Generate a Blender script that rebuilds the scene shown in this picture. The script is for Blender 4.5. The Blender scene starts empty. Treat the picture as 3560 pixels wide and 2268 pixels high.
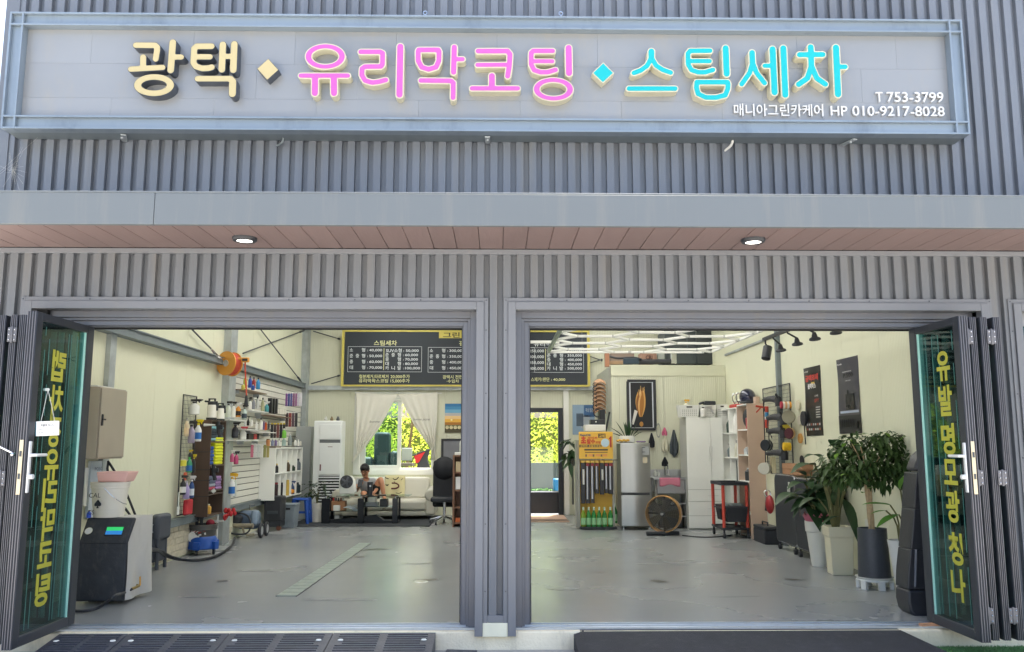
import bpy, math, random
import numpy as np
from mathutils import Vector, Matrix, Euler
random.seed(7)
R = math.radians
SC = bpy.context.scene
COL = SC.collection

# ------------------------------------------------------------------ camera
EYE = 1.45
FPX, CX, CY = 2957.0, 1780.0, 1134.0
PIT, YAW = R(7.914), R(0.97)
cam_d = bpy.data.cameras.new('camera'); cam = bpy.data.objects.new('camera', cam_d); COL.objects.link(cam)
cam.location = (0, 0, EYE); cam.rotation_euler = (R(90) + PIT, 0, -YAW)
cam_d.sensor_width = 36; cam_d.lens = 36 * FPX / 3560.0; cam_d.clip_end = 2000; cam_d.clip_start = .05
SC.camera = cam
# ------------------------------------------------------------------ sky and sun
SUN_EL, SUN_AZ = R(72), R(20)          # azimuth clockwise from +Y (behind the garage)
w = bpy.data.worlds.new('World'); SC.world = w; w.use_nodes = True
nt = w.node_tree; nt.nodes.clear()
sky = nt.nodes.new('ShaderNodeTexSky'); sky.sky_type = 'NISHITA'; sky.sun_disc = False
sky.sun_elevation = SUN_EL; sky.sun_rotation = SUN_AZ; sky.air_density = 1.0; sky.dust_density = 5.0; sky.ozone_density = 0.4
bg = nt.nodes.new('ShaderNodeBackground'); bg.inputs[1].default_value = 0.15
out = nt.nodes.new('ShaderNodeOutputWorld')
nt.links.new(sky.outputs[0], bg.inputs[0]); nt.links.new(bg.outputs[0], out.inputs[0])
sd = bpy.data.lights.new('sun', 'SUN'); sd.energy = 4.5; sd.angle = R(.5); sd.color = (1, .95, .87)
sun = bpy.data.objects.new('sun', sd); COL.objects.link(sun); sun.location = (3, 20, 30)
sv = Vector((math.sin(SUN_AZ) * math.cos(SUN_EL), math.cos(SUN_AZ) * math.cos(SUN_EL), math.sin(SUN_EL)))
sun.rotation_euler = sv.to_track_quat('Z', 'Y').to_euler()
SC.view_settings.view_transform = 'Standard'; SC.view_settings.look = 'None'
SC.view_settings.exposure = 1.9; SC.view_settings.gamma = 1.0
SC.render.engine = 'CYCLES'
SC.cycles.max_bounces = 10; SC.cycles.diffuse_bounces = 6; SC.cycles.glossy_bounces = 4
SC.cycles.transparent_max_bounces = 16; SC.cycles.use_denoising = True
SC.cycles.sample_clamp_indirect = 6

# ------------------------------------------------------------------ measuring helpers (photo pixel -> point on a real plane)
_f = Vector((math.sin(YAW) * math.cos(PIT), math.cos(YAW) * math.cos(PIT), math.sin(PIT)))
_r = Vector((math.cos(YAW), -math.sin(YAW), 0)); _u = _r.cross(_f)
def ray(px, py): return _f + _r * ((px - CX) / FPX) + _u * ((CY - py) / FPX)
def aty(px, py, Y): d = ray(px, py); t = Y / d.y; return Vector((d.x * t, Y, EYE + d.z * t))
def atz(px, py, Z=0.0): d = ray(px, py); t = (Z - EYE) / d.z; return Vector((d.x * t, d.y * t, Z))
def atx(px, py, X): d = ray(px, py); t = X / d.x; return Vector((X, d.y * t, EYE + d.z * t))

# ------------------------------------------------------------------ mesh builder
class MB:
    def __init__(s): s.v = []; s.f = []; s.mi = []; s.cur = 0
    def add(s, vs, fs):
        n = len(s.v); s.v += [tuple(p) for p in vs]; s.f += [tuple(i + n for i in f) for f in fs]; s.mi += [s.cur] * len(fs); return s
    def box(s, x0, y0, z0, x1, y1, z1):
        x0, x1 = sorted((x0, x1)); y0, y1 = sorted((y0, y1)); z0, z1 = sorted((z0, z1))
        return s.add([(x0, y0, z0), (x1, y0, z0), (x1, y1, z0), (x0, y1, z0), (x0, y0, z1), (x1, y0, z1), (x1, y1, z1), (x0, y1, z1)],
                     [(0, 3, 2, 1), (4, 5, 6, 7), (0, 1, 5, 4), (1, 2, 6, 5), (2, 3, 7, 6), (3, 0, 4, 7)])
    def obox(s, c, size, rot=(0, 0, 0)):
        M_ = Euler(rot).to_matrix(); c = Vector(c); h = [k / 2 for k in size]; n = len(s.v)
        s.box(-h[0], -h[1], -h[2], h[0], h[1], h[2])
        for i in range(n, len(s.v)): s.v[i] = tuple(M_ @ Vector(s.v[i]) + c)
        return s
    def quad(s, a, b, c, d): return s.add([a, b, c, d], [(0, 1, 2, 3)])
    def cyl(s, p0, p1, r0, r1=None, n=12, cap=True):
        p0 = Vector(p0); p1 = Vector(p1); r1 = r0 if r1 is None else r1
        ax = (p1 - p0).normalized(); a = ax.orthogonal().normalized(); b = ax.cross(a)
        vs = [p0 + (a * math.cos(2 * math.pi * i / n) + b * math.sin(2 * math.pi * i / n)) * r0 for i in range(n)]
        vs += [p1 + (a * math.cos(2 * math.pi * i / n) + b * math.sin(2 * math.pi * i / n)) * r1 for i in range(n)]
        fs = [(i, (i + 1) % n, n + (i + 1) % n, n + i) for i in range(n)]
        if cap: fs += [tuple(range(n - 1, -1, -1)), tuple(range(n, 2 * n))]
        return s.add(vs, fs)
    def tube(s, pts, r, n=8, smooth=0, cap=True):
        pts = [Vector(p) for p in pts]
        for _ in range(smooth):
            q = [pts[0]]
            for a, b in zip(pts, pts[1:]): q += [a.lerp(b, .25), a.lerp(b, .75)]
            pts = q + [pts[-1]]
        rr = r if hasattr(r, '__len__') else None
        N = len(pts); vs = []; t0 = (pts[1] - pts[0]).normalized(); a = t0.orthogonal().normalized()
        for i, p in enumerate(pts):
            t = (pts[min(i + 1, N - 1)] - pts[max(i - 1, 0)]).normalized()
            a = (a - t * a.dot(t)).normalized(); b = t.cross(a)
            ri = (rr[0] + (rr[-1] - rr[0]) * i / (N - 1)) if rr else r
            vs += [p + (a * math.cos(2 * math.pi * k / n) + b * math.sin(2 * math.pi * k / n)) * ri for k in range(n)]
        fs = [(i * n + k, i * n + (k + 1) % n, (i + 1) * n + (k + 1) % n, (i + 1) * n + k) for i in range(N - 1) for k in range(n)]
        if cap: fs += [tuple(range(n - 1, -1, -1)), tuple(range((N - 1) * n, N * n))]
        return s.add(vs, fs)
    def lathe(s, prof, c=(0, 0, 0), n=24, axis='z', sx=1, sy=1, cap=True):
        c = Vector(c); vs = []
        for r, z in prof:
            for k in range(n):
                a = 2 * math.pi * k / n; x, y = r * math.cos(a) * sx, r * math.sin(a) * sy
                vs.append(c + (Vector((x, y, z)) if axis == 'z' else Vector((x, z, y)) if axis == 'y' else Vector((z, x, y))))
        m = len(prof)
        fs = [(i * n + k, i * n + (k + 1) % n, (i + 1) * n + (k + 1) % n, (i + 1) * n + k) for i in range(m - 1) for k in range(n)]
        if cap and prof[0][0] > 1e-5: fs.append(tuple(range(n - 1, -1, -1)))
        if cap and prof[-1][0] > 1e-5: fs.append(tuple(range((m - 1) * n, m * n)))
        return s.add(vs, fs)
    def prism(s, poly, a, b, plane='xz'):
        f = {'xz': lambda u, v, t: (u, t, v), 'yz': lambda u, v, t: (t, u, v), 'xy': lambda u, v, t: (u, v, t)}[plane]
        n = len(poly); vs = [f(u, v, a) for u, v in poly] + [f(u, v, b) for u, v in poly]
        return s.add(vs, [tuple(range(n)), tuple(range(2 * n - 1, n - 1, -1))] + [(i, n + i, n + (i + 1) % n, (i + 1) % n) for i in range(n)])
    def sph(s, c, r, n=12, m=8, cut=None):
        r = r if hasattr(r, '__len__') else (r, r, r); c = Vector(c); vs = [c + Vector((0, 0, r[2]))]
        for i in range(1, m):
            t = math.pi * i / m
            vs += [c + Vector((r[0] * math.sin(t) * math.cos(2 * math.pi * k / n), r[1] * math.sin(t) * math.sin(2 * math.pi * k / n), r[2] * math.cos(t))) for k in range(n)]
        vs.append(c - Vector((0, 0, r[2])))
        fs = [(0, 1 + k, 1 + (k + 1) % n) for k in range(n)]
        fs += [(1 + i * n + k, 1 + (i + 1) * n + k, 1 + (i + 1) * n + (k + 1) % n, 1 + i * n + (k + 1) % n) for i in range(m - 2) for k in range(n)]
        e = len(vs) - 1; fs += [(e, 1 + (m - 2) * n + (k + 1) % n, 1 + (m - 2) * n + k) for k in range(n)]
        return s.add(vs, fs)
    def grid(s, fn, nu, nv):
        vs = [fn(i / nu, j / nv) for j in range(nv + 1) for i in range(nu + 1)]
        return s.add(vs, [(j * (nu + 1) + i, j * (nu + 1) + i + 1, (j + 1) * (nu + 1) + i + 1, (j + 1) * (nu + 1) + i) for j in range(nv) for i in range(nu)])
    def torus(s, c, Rr, r, axis='y', n=32, m=8, sx=1, sz=1):
        c = Vector(c)
        def f(u, v):
            a, b = 2 * math.pi * u, 2 * math.pi * v; rad = Rr + r * math.cos(b); x, y, z = rad * math.cos(a) * sx, r * math.sin(b), rad * math.sin(a) * sz
            return c + (Vector((x, y, z)) if axis == 'y' else Vector((y, x, z)) if axis == 'x' else Vector((x, z, y)))
        return s.grid(f, n, m)
    def xf(s, M_, i0=0):
        for i in range(i0, len(s.v)): s.v[i] = tuple(M_ @ Vector(s.v[i]))
        return s
    def rot(s, c, e, i0=0):
        return s.xf(Matrix.Translation(Vector(c)) @ Euler(e).to_matrix().to_4x4() @ Matrix.Translation(-Vector(c)), i0)

WORLD_LOC = {}
def mesh_of(name, mb, mats, origin):
    me = bpy.data.meshes.new(name)
    o = Vector(origin)
    me.from_pydata([tuple(Vector(p) - o) for p in mb.v], [], mb.f)
    for m in (mats if isinstance(mats, (list, tuple)) else [mats]): me.materials.append(m)
    if any(mb.mi): me.polygons.foreach_set('material_index', mb.mi)
    me.polygons.foreach_set('use_smooth', [True] * len(me.polygons))
    me.update(); me.set_sharp_from_angle(angle=R(38))
    return me
def bevel(o, wd, seg=2):
    if wd:
        b = o.modifiers.new('bevel', 'BEVEL'); b.width = wd; b.segments = seg; b.limit_method = 'ANGLE'; b.angle_limit = R(40)
        b.harden_normals = False
def props(o, label=None, cat=None, group=None, kind=None):
    if label: o['label'] = label
    if cat: o['category'] = cat
    if group: o['group'] = group
    if kind: o['kind'] = kind
def thing(name, label, cat, loc, group=None, rz=0):
    o = bpy.data.objects.new(name, None); COL.objects.link(o); o.location = loc; o.rotation_euler.z = rz; o.empty_display_size = .1
    props(o, label, cat, group); WORLD_LOC[o.name] = Vector(loc); return o
def part(name, mb, mats, parent, label=None, bev=0, kind=None, seg=2):
    org = WORLD_LOC[parent.name]
    o = bpy.data.objects.new(name, mesh_of(name, mb, mats, org)); COL.objects.link(o); o.parent = parent
    WORLD_LOC[o.name] = org; props(o, label, None, None, kind); bevel(o, bev, seg); return o
def single(name, mb, mats, label, cat, group=None, bev=0, kind=None, seg=2):
    xs, ys, zs = zip(*mb.v); org = Vector(((min(xs) + max(xs)) / 2, (min(ys) + max(ys)) / 2, min(zs)))
    o = bpy.data.objects.new(name, mesh_of(name, mb, mats, org)); COL.objects.link(o); o.location = org
    WORLD_LOC[o.name] = org; props(o, label, cat, group, kind); bevel(o, bev, seg); return o
def struct(name, mb, mats, kind='structure'):
    return single(name, mb, mats, None, None, kind=kind)
def reuse(name, me, parent, offset=(0, 0, 0)):
    o = bpy.data.objects.new(name, me); COL.objects.link(o); o.parent = parent; o.location = offset; WORLD_LOC[o.name] = WORLD_LOC[parent.name]; return o
def dup(root, loc, label=None, rz=None, sc=None, skip=()):
    def cp(o, par):
        c = o.copy(); COL.objects.link(c); c.parent = par
        for ch in list(o.children):
            if stem_(ch.name) not in skip: cp(ch, c)
        return c
    r = cp(root, None); r.location = loc
    if label: r['label'] = label
    if rz is not None: r.rotation_euler.z = rz
    if sc is not None: r.scale = (sc if hasattr(sc, '__len__') else (sc, sc, sc))
    WORLD_LOC[r.name] = Vector(loc); return r
def stem_(n): return n.split('.')[0]

# ------------------------------------------------------------------ materials
def lin(h):
    h = h.lstrip('#'); c = [int(h[i:i + 2], 16) / 255 for i in (0, 2, 4)]
    return tuple((x / 12.92 if x <= .04045 else ((x + .055) / 1.055) ** 2.4) for x in c)
MC = {}
def M(name, col='#808080', rough=.5, metal=0., var=.12, scale=3., bump=0., bscale=60., emis=0., ecol=None, trans=0., alpha=1., ior=1.45, spec=.5,
      stretch=None, coat=0., dirt=0., dirtcol='#50483c', sss=0., wave=None, rvar=.0, ds=(1, 1, .35), orand=0.):
    if name in MC: return MC[name]
    m = bpy.data.materials.new(name); m.use_nodes = True; MC[name] = m
    t = m.node_tree; N = t.nodes; L = t.links; b = N['Principled BSDF']
    c = lin(col) if isinstance(col, str) else col
    tc = N.new('ShaderNodeTexCoord'); mp = N.new('ShaderNodeMapping'); L.new(tc.outputs['Object'], mp.inputs[0])
    if stretch: mp.inputs['Scale'].default_value = stretch
    no = N.new('ShaderNodeTexNoise'); no.inputs['Scale'].default_value = scale; no.inputs['Detail'].default_value = 6; L.new(mp.outputs[0], no.inputs[0])
    rp = N.new('ShaderNodeValToRGB'); rp.color_ramp.elements[0].position = .25; rp.color_ramp.elements[1].position = .75
    rp.color_ramp.elements[0].color = tuple(max(0, x * (1 - var)) for x in c) + (1,)
    rp.color_ramp.elements[1].color = tuple(min(1, x * (1 + var)) for x in c) + (1,)
    L.new(no.outputs[0], rp.inputs[0]); last = rp.outputs[0]
    if dirt:
        n2 = N.new('ShaderNodeTexNoise'); n2.inputs['Scale'].default_value = scale * 2.7; n2.inputs['Detail'].default_value = 9; n2.inputs['Roughness'].default_value = .7
        mp2 = N.new('ShaderNodeMapping'); mp2.inputs['Location'].default_value = (3.1, 7.7, 1.3); mp2.inputs['Scale'].default_value = ds
        L.new(tc.outputs['Object'], mp2.inputs[0]); L.new(mp2.outputs[0], n2.inputs[0])
        r2 = N.new('ShaderNodeValToRGB'); r2.color_ramp.elements[0].position = .52; r2.color_ramp.elements[1].position = .78
        r2.color_ramp.elements[0].color = (0, 0, 0, 1); r2.color_ramp.elements[1].color = (dirt, dirt, dirt, 1); L.new(n2.outputs[0], r2.inputs[0])
        mx = N.new('ShaderNodeMix'); mx.data_type = 'RGBA'; L.new(r2.outputs[0], mx.inputs[0]); L.new(last, mx.inputs[6]); mx.inputs[7].default_value = lin(dirtcol) + (1,); last = mx.outputs[2]
    if orand:
        oi = N.new('ShaderNodeObjectInfo'); m1 = N.new('ShaderNodeMapRange'); m1.inputs[3].default_value = 1 - orand; m1.inputs[4].default_value = 1 + orand; L.new(oi.outputs['Random'], m1.inputs[0])
        hs = N.new('ShaderNodeHueSaturation'); L.new(m1.outputs[0], hs.inputs['Value']); L.new(last, hs.inputs['Color']); last = hs.outputs[0]
    L.new(last, b.inputs['Base Color'])
    b.inputs['Roughness'].default_value = rough; b.inputs['Metallic'].default_value = metal
    if rvar:
        mr = N.new('ShaderNodeMapRange'); mr.inputs[3].default_value = max(0, rough - rvar); mr.inputs[4].default_value = min(1, rough + rvar)
        mr.inputs[1].default_value = .3; mr.inputs[2].default_value = .7; L.new(no.outputs[0], mr.inputs[0]); L.new(mr.outputs[0], b.inputs['Roughness'])
    b.inputs['IOR'].default_value = ior
    try: b.inputs['Specular IOR Level'].default_value = spec
    except Exception: pass
    if coat: b.inputs['Coat Weight'].default_value = coat; b.inputs['Coat Roughness'].default_value = .1
    if trans: b.inputs['Transmission Weight'].default_value = trans
    if alpha < 1: b.inputs['Alpha'].default_value = alpha
    if sss: b.inputs['Subsurface Weight'].default_value = sss; b.inputs['Subsurface Scale'].default_value = .02
    if emis:
        b.inputs['Emission Color'].default_value = (lin(ecol) if isinstance(ecol, str) else (ecol or c)) + (1,) if not isinstance(ecol, tuple) else ecol + (1,)
        b.inputs['Emission Strength'].default_value = emis
    if bump or wave:
        bp = N.new('ShaderNodeBump'); bp.inputs['Distance'].default_value = .01; bp.inputs['Strength'].default_value = bump or .4
        if wave:
            wv = N.new('ShaderNodeTexWave'); wv.bands_direction = wave[0]; wv.inputs['Scale'].default_value = wave[1]; wv.inputs['Distortion'].default_value = 0; wv.wave_profile = 'SIN'
            L.new(tc.outputs['Object'], wv.inputs[0]); bp.inputs['Distance'].default_value = wave[2]; L.new(wv.outputs['Fac'], bp.inputs['Height'])
        else:
            n3 = N.new('ShaderNodeTexNoise'); n3.inputs['Scale'].default_value = bscale; n3.inputs['Detail'].default_value = 4; L.new(mp.outputs[0], n3.inputs[0]); L.new(n3.outputs[0], bp.inputs['Height'])
        L.new(bp.outputs[0], b.inputs['Normal'])
    return m
def glass_mat(name, tint=(.75, .9, .86), keep=.75, gloss=.12):
    """thin pane: tinted see-through with a fresnel reflection"""
    if name in MC: return MC[name]
    m = bpy.data.materials.new(name); m.use_nodes = True; MC[name] = m; t = m.node_tree; N = t.nodes; L = t.links; N.clear()
    tr = N.new('ShaderNodeBsdfTransparent'); tr.inputs[0].default_value = tuple(k * keep for k in tint) + (1,)
    gl = N.new('ShaderNodeBsdfGlossy'); gl.inputs['Roughness'].default_value = .02; gl.inputs[0].default_value = (.85, .95, .95, 1)
    fr = N.new('ShaderNodeLayerWeight'); fr.inputs[0].default_value = .5
    pw = N.new('ShaderNodeMath'); pw.operation = 'POWER'; pw.inputs[1].default_value = 5; L.new(fr.outputs['Facing'], pw.inputs[0])
    ad = N.new('ShaderNodeMath'); ad.operation = 'MULTIPLY_ADD'; ad.inputs[1].default_value = .9; ad.inputs[2].default_value = .04 + gloss; L.new(pw.outputs[0], ad.inputs[0]); ad.use_clamp = True
    mx = N.new('ShaderNodeMixShader'); o = N.new('ShaderNodeOutputMaterial')
    L.new(ad.outputs[0], mx.inputs[0]); L.new(tr.outputs[0], mx.inputs[1]); L.new(gl.outputs[0], mx.inputs[2]); L.new(mx.outputs[0], o.inputs[0]); return m

# ------------------------------------------------------------------ text: requests are collected, converted to meshes in one go at the end
TXT = []
def text(parent, s, size, mat, org, ux=(1, 0, 0), uz=(0, 0, 1), align='LEFT', bold=0., ext=0., sx=1., name='lettering', width=None, label=None, space=1., split=0):
    """org: world point of the baseline start; ux: writing direction; uz: up of the letters; size ~ cap height / .72"""
    TXT.append(dict(parent=parent, s=s, size=size, mat=mat, org=Vector(org), ux=Vector(ux).normalized(), uz=Vector(uz).normalized(), align=align,
                    bold=bold, ext=ext, sx=sx, name=name, width=width, label=label, space=space, split=split))
def flush_text():
    tmp = []
    for q in TXT:
        cu = bpy.data.curves.new('txt', 'FONT'); cu.body = q['s']; cu.size = q['size']; cu.align_x = q['align']; cu.offset = q['bold'] * q['size']
        cu.extrude = q['ext']; cu.resolution_u = 3; cu.space_character = q['space']
        ob = bpy.data.objects.new('txt', cu); COL.objects.link(ob); tmp.append(ob)
    dg = bpy.context.evaluated_depsgraph_get(); dg.update()
    groups = {}
    for q, ob in zip(TXT, tmp):
        me = bpy.data.meshes.new_from_object(ob.evaluated_get(dg))
        vs = [v.co.copy() for v in me.vertices]; fs = [tuple(p.vertices) for p in me.polygons]; bpy.data.meshes.remove(me)
        if not vs: continue
        x0 = min(v.x for v in vs); x1 = max(v.x for v in vs); k = q['sx']
        if q['width']: k = q['width'] / (x1 - x0)
        un = q['ux'].cross(q['uz'])      # towards the viewer is -un when ux=x, uz=z
        off = x0 if q['width'] else 0
        pts = [q['org'] + q['ux'] * ((v.x - off) * k) + q['uz'] * v.y - un * v.z for v in vs]
        if q['split']:
            par = list(range(len(vs)))
            def fd(a):
                while par[a] != a: par[a] = par[par[a]]; a = par[a]
                return a
            for f in fs:
                for a in f[1:]: par[fd(a)] = fd(f[0])
            isl = {}
            for i in range(len(vs)): isl.setdefault(fd(i), []).append(i)
            cells = {}
            for r_, idx in isl.items():
                cxm = (min(vs[i].x for i in idx) + max(vs[i].x for i in idx)) / 2
                ck = r_ if q['split'] == 1 else int((cxm - x0) / (x1 - x0 + 1e-6) * q['split'])
                cells.setdefault(ck, set()).update(idx)
            for ck, idx in cells.items():
                mp_ = {}; pv = []
                for i in sorted(idx): mp_[i] = len(pv); pv.append(pts[i])
                mb = MB(); mb.add(pv, [tuple(mp_[i] for i in f) for f in fs if f[0] in idx]); part('character', mb, q['mat'], q['parent'])
            continue
        key = (q['parent'].name, q['mat'].name, q['name'], q['label'], id(q) if q['name'] == 'text_line' else 0)
        mb = groups.setdefault(key, (MB(), q))[0]; mb.add(pts, fs)
    for ob in tmp:
        cu = ob.data; bpy.data.objects.remove(ob); bpy.data.curves.remove(cu)
    for (pn, mn, nm, lb, _), (mb, q) in groups.items(): part(nm, mb, q['mat'], q['parent'], lb)

# ------------------------------------------------------------------ rounded stroke letters (distance field -> outline)
def sdf_outline(strokes, step, inset=0.):
    """strokes: list of ('s', [(x,z)...], r, closed) or ('e', cx, cz, rx, rz, ix, iz); returns closed loops"""
    xs = []; zs = []
    for k in strokes:
        if k[0] == 's':
            for p in k[1]: xs += [p[0] - k[2], p[0] + k[2]]; zs += [p[1] - k[2], p[1] + k[2]]
        elif k[0] == 'e': xs += [k[1] - k[3], k[1] + k[3]]; zs += [k[2] - k[4], k[2] + k[4]]
    x0, x1, z0, z1 = min(xs) - 3 * step, max(xs) + 3 * step, min(zs) - 3 * step, max(zs) + 3 * step
    nx, nz = int((x1 - x0) / step) + 1, int((z1 - z0) / step) + 1
    X, Z = np.meshgrid(x0 + np.arange(nx) * step, z0 + np.arange(nz) * step); D = np.full(X.shape, 9.)
    for k in strokes:
        if k[0] == 's':
            pts = list(k[1]) + ([k[1][0]] if k[3] else [])
            for a, b in zip(pts, pts[1:]):
                dx, dz = b[0] - a[0], b[1] - a[1]; l2 = dx * dx + dz * dz + 1e-12
                t = np.clip(((X - a[0]) * dx + (Z - a[1]) * dz) / l2, 0, 1)
                D = np.minimum(D, np.hypot(X - a[0] - t * dx, Z - a[1] - t * dz) - k[2] + inset)
        else:
            _, cx, cz, rx, rz, ix, iz = k
            def el(a, b):
                q = np.sqrt(((X - cx) / a) ** 2 + ((Z - cz) / b) ** 2); g = np.sqrt(((X - cx) / a ** 2) ** 2 + ((Z - cz) / b ** 2) ** 2) + 1e-9
                return q * (q - 1) / g
            D = np.minimum(D, np.maximum(el(rx - inset, rz - inset), -el(ix + inset, iz + inset)))
    # marching squares
    seg = {}
    def lerp(i0, j0, i1, j1):
        a, b = D[j0, i0], D[j1, i1]; t = a / (a - b); return (x0 + (i0 + (i1 - i0) * t) * step, z0 + (j0 + (j1 - j0) * t) * step)
    S = D < 0
    c = S[:-1, :-1].astype(int) + S[:-1, 1:] * 2 + S[1:, 1:] * 4 + S[1:, :-1] * 8
    js, is_ = np.nonzero((c > 0) & (c < 15)); nxt = {}; P = {}
    for j, i in zip(js.tolist(), is_.tolist()):
        k = c[j, i]; e = {'b': ('h', i, j), 't': ('h', i, j + 1), 'l': ('v', i, j), 'r': ('v', i + 1, j)}
        tb = {1: 'lb', 2: 'br', 3: 'lr', 4: 'rt', 5: 'lbrt', 6: 'bt', 7: 'lt', 8: 'tl', 9: 'tb', 10: 'brtl', 11: 'tr', 12: 'rl', 13: 'rb', 14: 'bl'}[k]
        for q in range(0, len(tb), 2):
            a, b = e[tb[q]], e[tb[q + 1]]; nxt[a] = b
            for w_ in (a, b):
                if w_ not in P: P[w_] = lerp(w_[1], w_[2], w_[1] + 1, w_[2]) if w_[0] == 'h' else lerp(w_[1], w_[2], w_[1], w_[2] + 1)
    loops = []
    while nxt:
        s0 = next(iter(nxt)); lp = [s0]; cur = nxt.pop(s0)
        while cur != s0 and cur in nxt: lp.append(cur); cur = nxt.pop(cur)
        pts = [P[k] for k in lp]
        if len(pts) > 8: loops.append(pts[::2])
    return loops
def letter_mesh(strokes, step, inset, y_front, y_back):
    """solid letter: outline loops filled and extruded between two Y planes"""
    from mathutils.geometry import tessellate_polygon
    loops = sdf_outline(strokes, step, inset); mb = MB()
    def area(l): return sum(a[0] * b[1] - b[0] * a[1] for a, b in zip(l, l[1:] + l[:1])) / 2
    def inside(p, l):
        r_ = False
        for a, b in zip(l, l[1:] + l[:1]):
            if (a[1] > p[1]) != (b[1] > p[1]) and p[0] < (b[0] - a[0]) * (p[1] - a[1]) / (b[1] - a[1]) + a[0]: r_ = not r_
        return r_
    outer = [l for l in loops if not any(inside(l[0], k) for k in loops if k is not l)]
    for o in outer:
        holes = [l for l in loops if l is not o and inside(l[0], o)]
        allp = [o] + holes; flat = [p for l in allp for p in l]
        tris = tessellate_polygon([[Vector((p[0], p[1], 0)) for p in l] for l in allp])
        mb.add([(p[0], y_front, p[1]) for p in flat], [tuple(t) for t in tris])
        for l in allp:
            n = len(l); mb.add([(p[0], y_front, p[1]) for p in l] + [(p[0], y_back, p[1]) for p in l], [(i, (i + 1) % n, n + (i + 1) % n, n + i) for i in range(n)])
    return mb
# ================================================================== SETTING
YL, YU, YT, YB = 6.95, 7.15, 6.92, 18.0          # lower cladding, upper cladding, trim fronts, back wall
XL, XR = -4.1, 4.2
GZ = -.15
m_clad = M('clad', '#70767f', .42, .15, .07, .6, bump=.15, bscale=120, dirt=.5, dirtcol='#84817a', ds=(4, 1, .12), orand=.06)
m_clad2 = M('clad_low', '#6a6e74', .5, .1, .06, .8, bump=.15, bscale=150, dirt=.4, dirtcol='#847c70', ds=(4, 1, .2), orand=.05)
m_trim = M('trim_paint', '#74777d', .45, .15, .05, 1.2, dirt=.2, dirtcol='#8a8274')
m_alu = M('alu_frame', '#686b73', .4, .3, .06, 2., dirt=.35, dirtcol='#7d7565')
m_fascia = M('fascia_paint', '#686f74', .5, .1, .06, .5, bump=.12, bscale=1.5, dirt=.5, dirtcol='#85847e', stretch=(.4, 1, 1), ds=(5, 1, .25), orand=.04)
m_soffit = M('soffit_board', '#7a6866', .5, 0, .1, 2., bump=.2, bscale=40, stretch=(1, .15, 1), orand=.05)
m_cream = M('cream_panel', '#dfe0c8', .4, 0, .03, .7, wave=('Y', 9., .006), dirt=.12, dirtcol='#a9a184')
m_creamx = M('cream_panel_x', '#d3d4c0', .4, 0, .03, .7, wave=('X', 9., .006), dirt=.12, dirtcol='#a9a184')
m_galv = M('galvanised', '#b5bcc0', .45, .55, .18, 6., dirt=.25, dirtcol='#6a6a66')
m_steelp = M('steel_grey', '#7c868b', .5, .3, .1, 5.)
m_dark = M('dark_gap', '#15171b', .7)
m_black = M('black_satin', '#2e3137', .45, 0, .15, 5.)
m_white = M('white_plastic', '#dfe0dc', .4, 0, .04, 3.)
m_whitem = M('white_melamine', '#eeefea', .45, 0, .03, 2.)
m_rubber = M('black_rubber', '#303238', .6, 0, .15, 8., bump=.3, bscale=200)
m_conc = M('concrete', '#efe3c8', .85, 0, .14, 3., bump=.5, bscale=60, dirt=.5, dirtcol='#857b69')
m_floor = M('floor_paint', '#8b8e90', .26, 0, .08, .5, bump=.02, bscale=4, dirt=0, dirtcol='#77746e', rvar=.05, ds=(2.2, .35, 1))
m_ground = M('ground', '#b3b0a8', .9, 0, .12, .8, bump=.4, bscale=40, dirt=.4, dirtcol='#6e6a62')
m_ceil = M('ceiling', '#d5d4c8', .6, 0, .03, 1.)
m_clear = glass_mat('clear_pane', (.92, .97, .95), .95, .02)
m_teal = glass_mat('teal_pane', (.40, .62, .62), .72, .01)
m_chrome = M('chrome', '#d8dadd', .12, 1., .03)
m_steel = M('brushed_steel', '#c2c4c6', .3, .95, .05, 2., stretch=(8, 8, .3))
m_darksteel = M('dark_steel', '#4a4f55', .45, .3, .1)
m_lit = M('lamp_lit', '#ffffff', .4, 0, 0, emis=2.6, ecol='#fff6ea')
m_tube = M('tube_lit', '#d8d8d2', .4, 0, 0, emis=.05, ecol='#f2f4ea')

# ---- ground sheets
g = MB(); g.quad((-400, -400, GZ), (400, -400, GZ), (400, 400, GZ), (-400, 400, GZ)); struct('ground', g, m_ground)
g = MB(); g.box(-4.6, 6.97, GZ - .1, 7, 7.12, -.012)
st = struct('concrete_step', g, m_conc); bevel(st, .012)
g = MB(); g.box(-4.28, 7.09, -.2, 4.3, 20.2, 0); struct('floor', g, m_floor)
g = MB(); g.box(4.3, 7.09, -.2, 7.2, 12, -.002); struct('neighbour_floor', g, m_ground)

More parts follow.
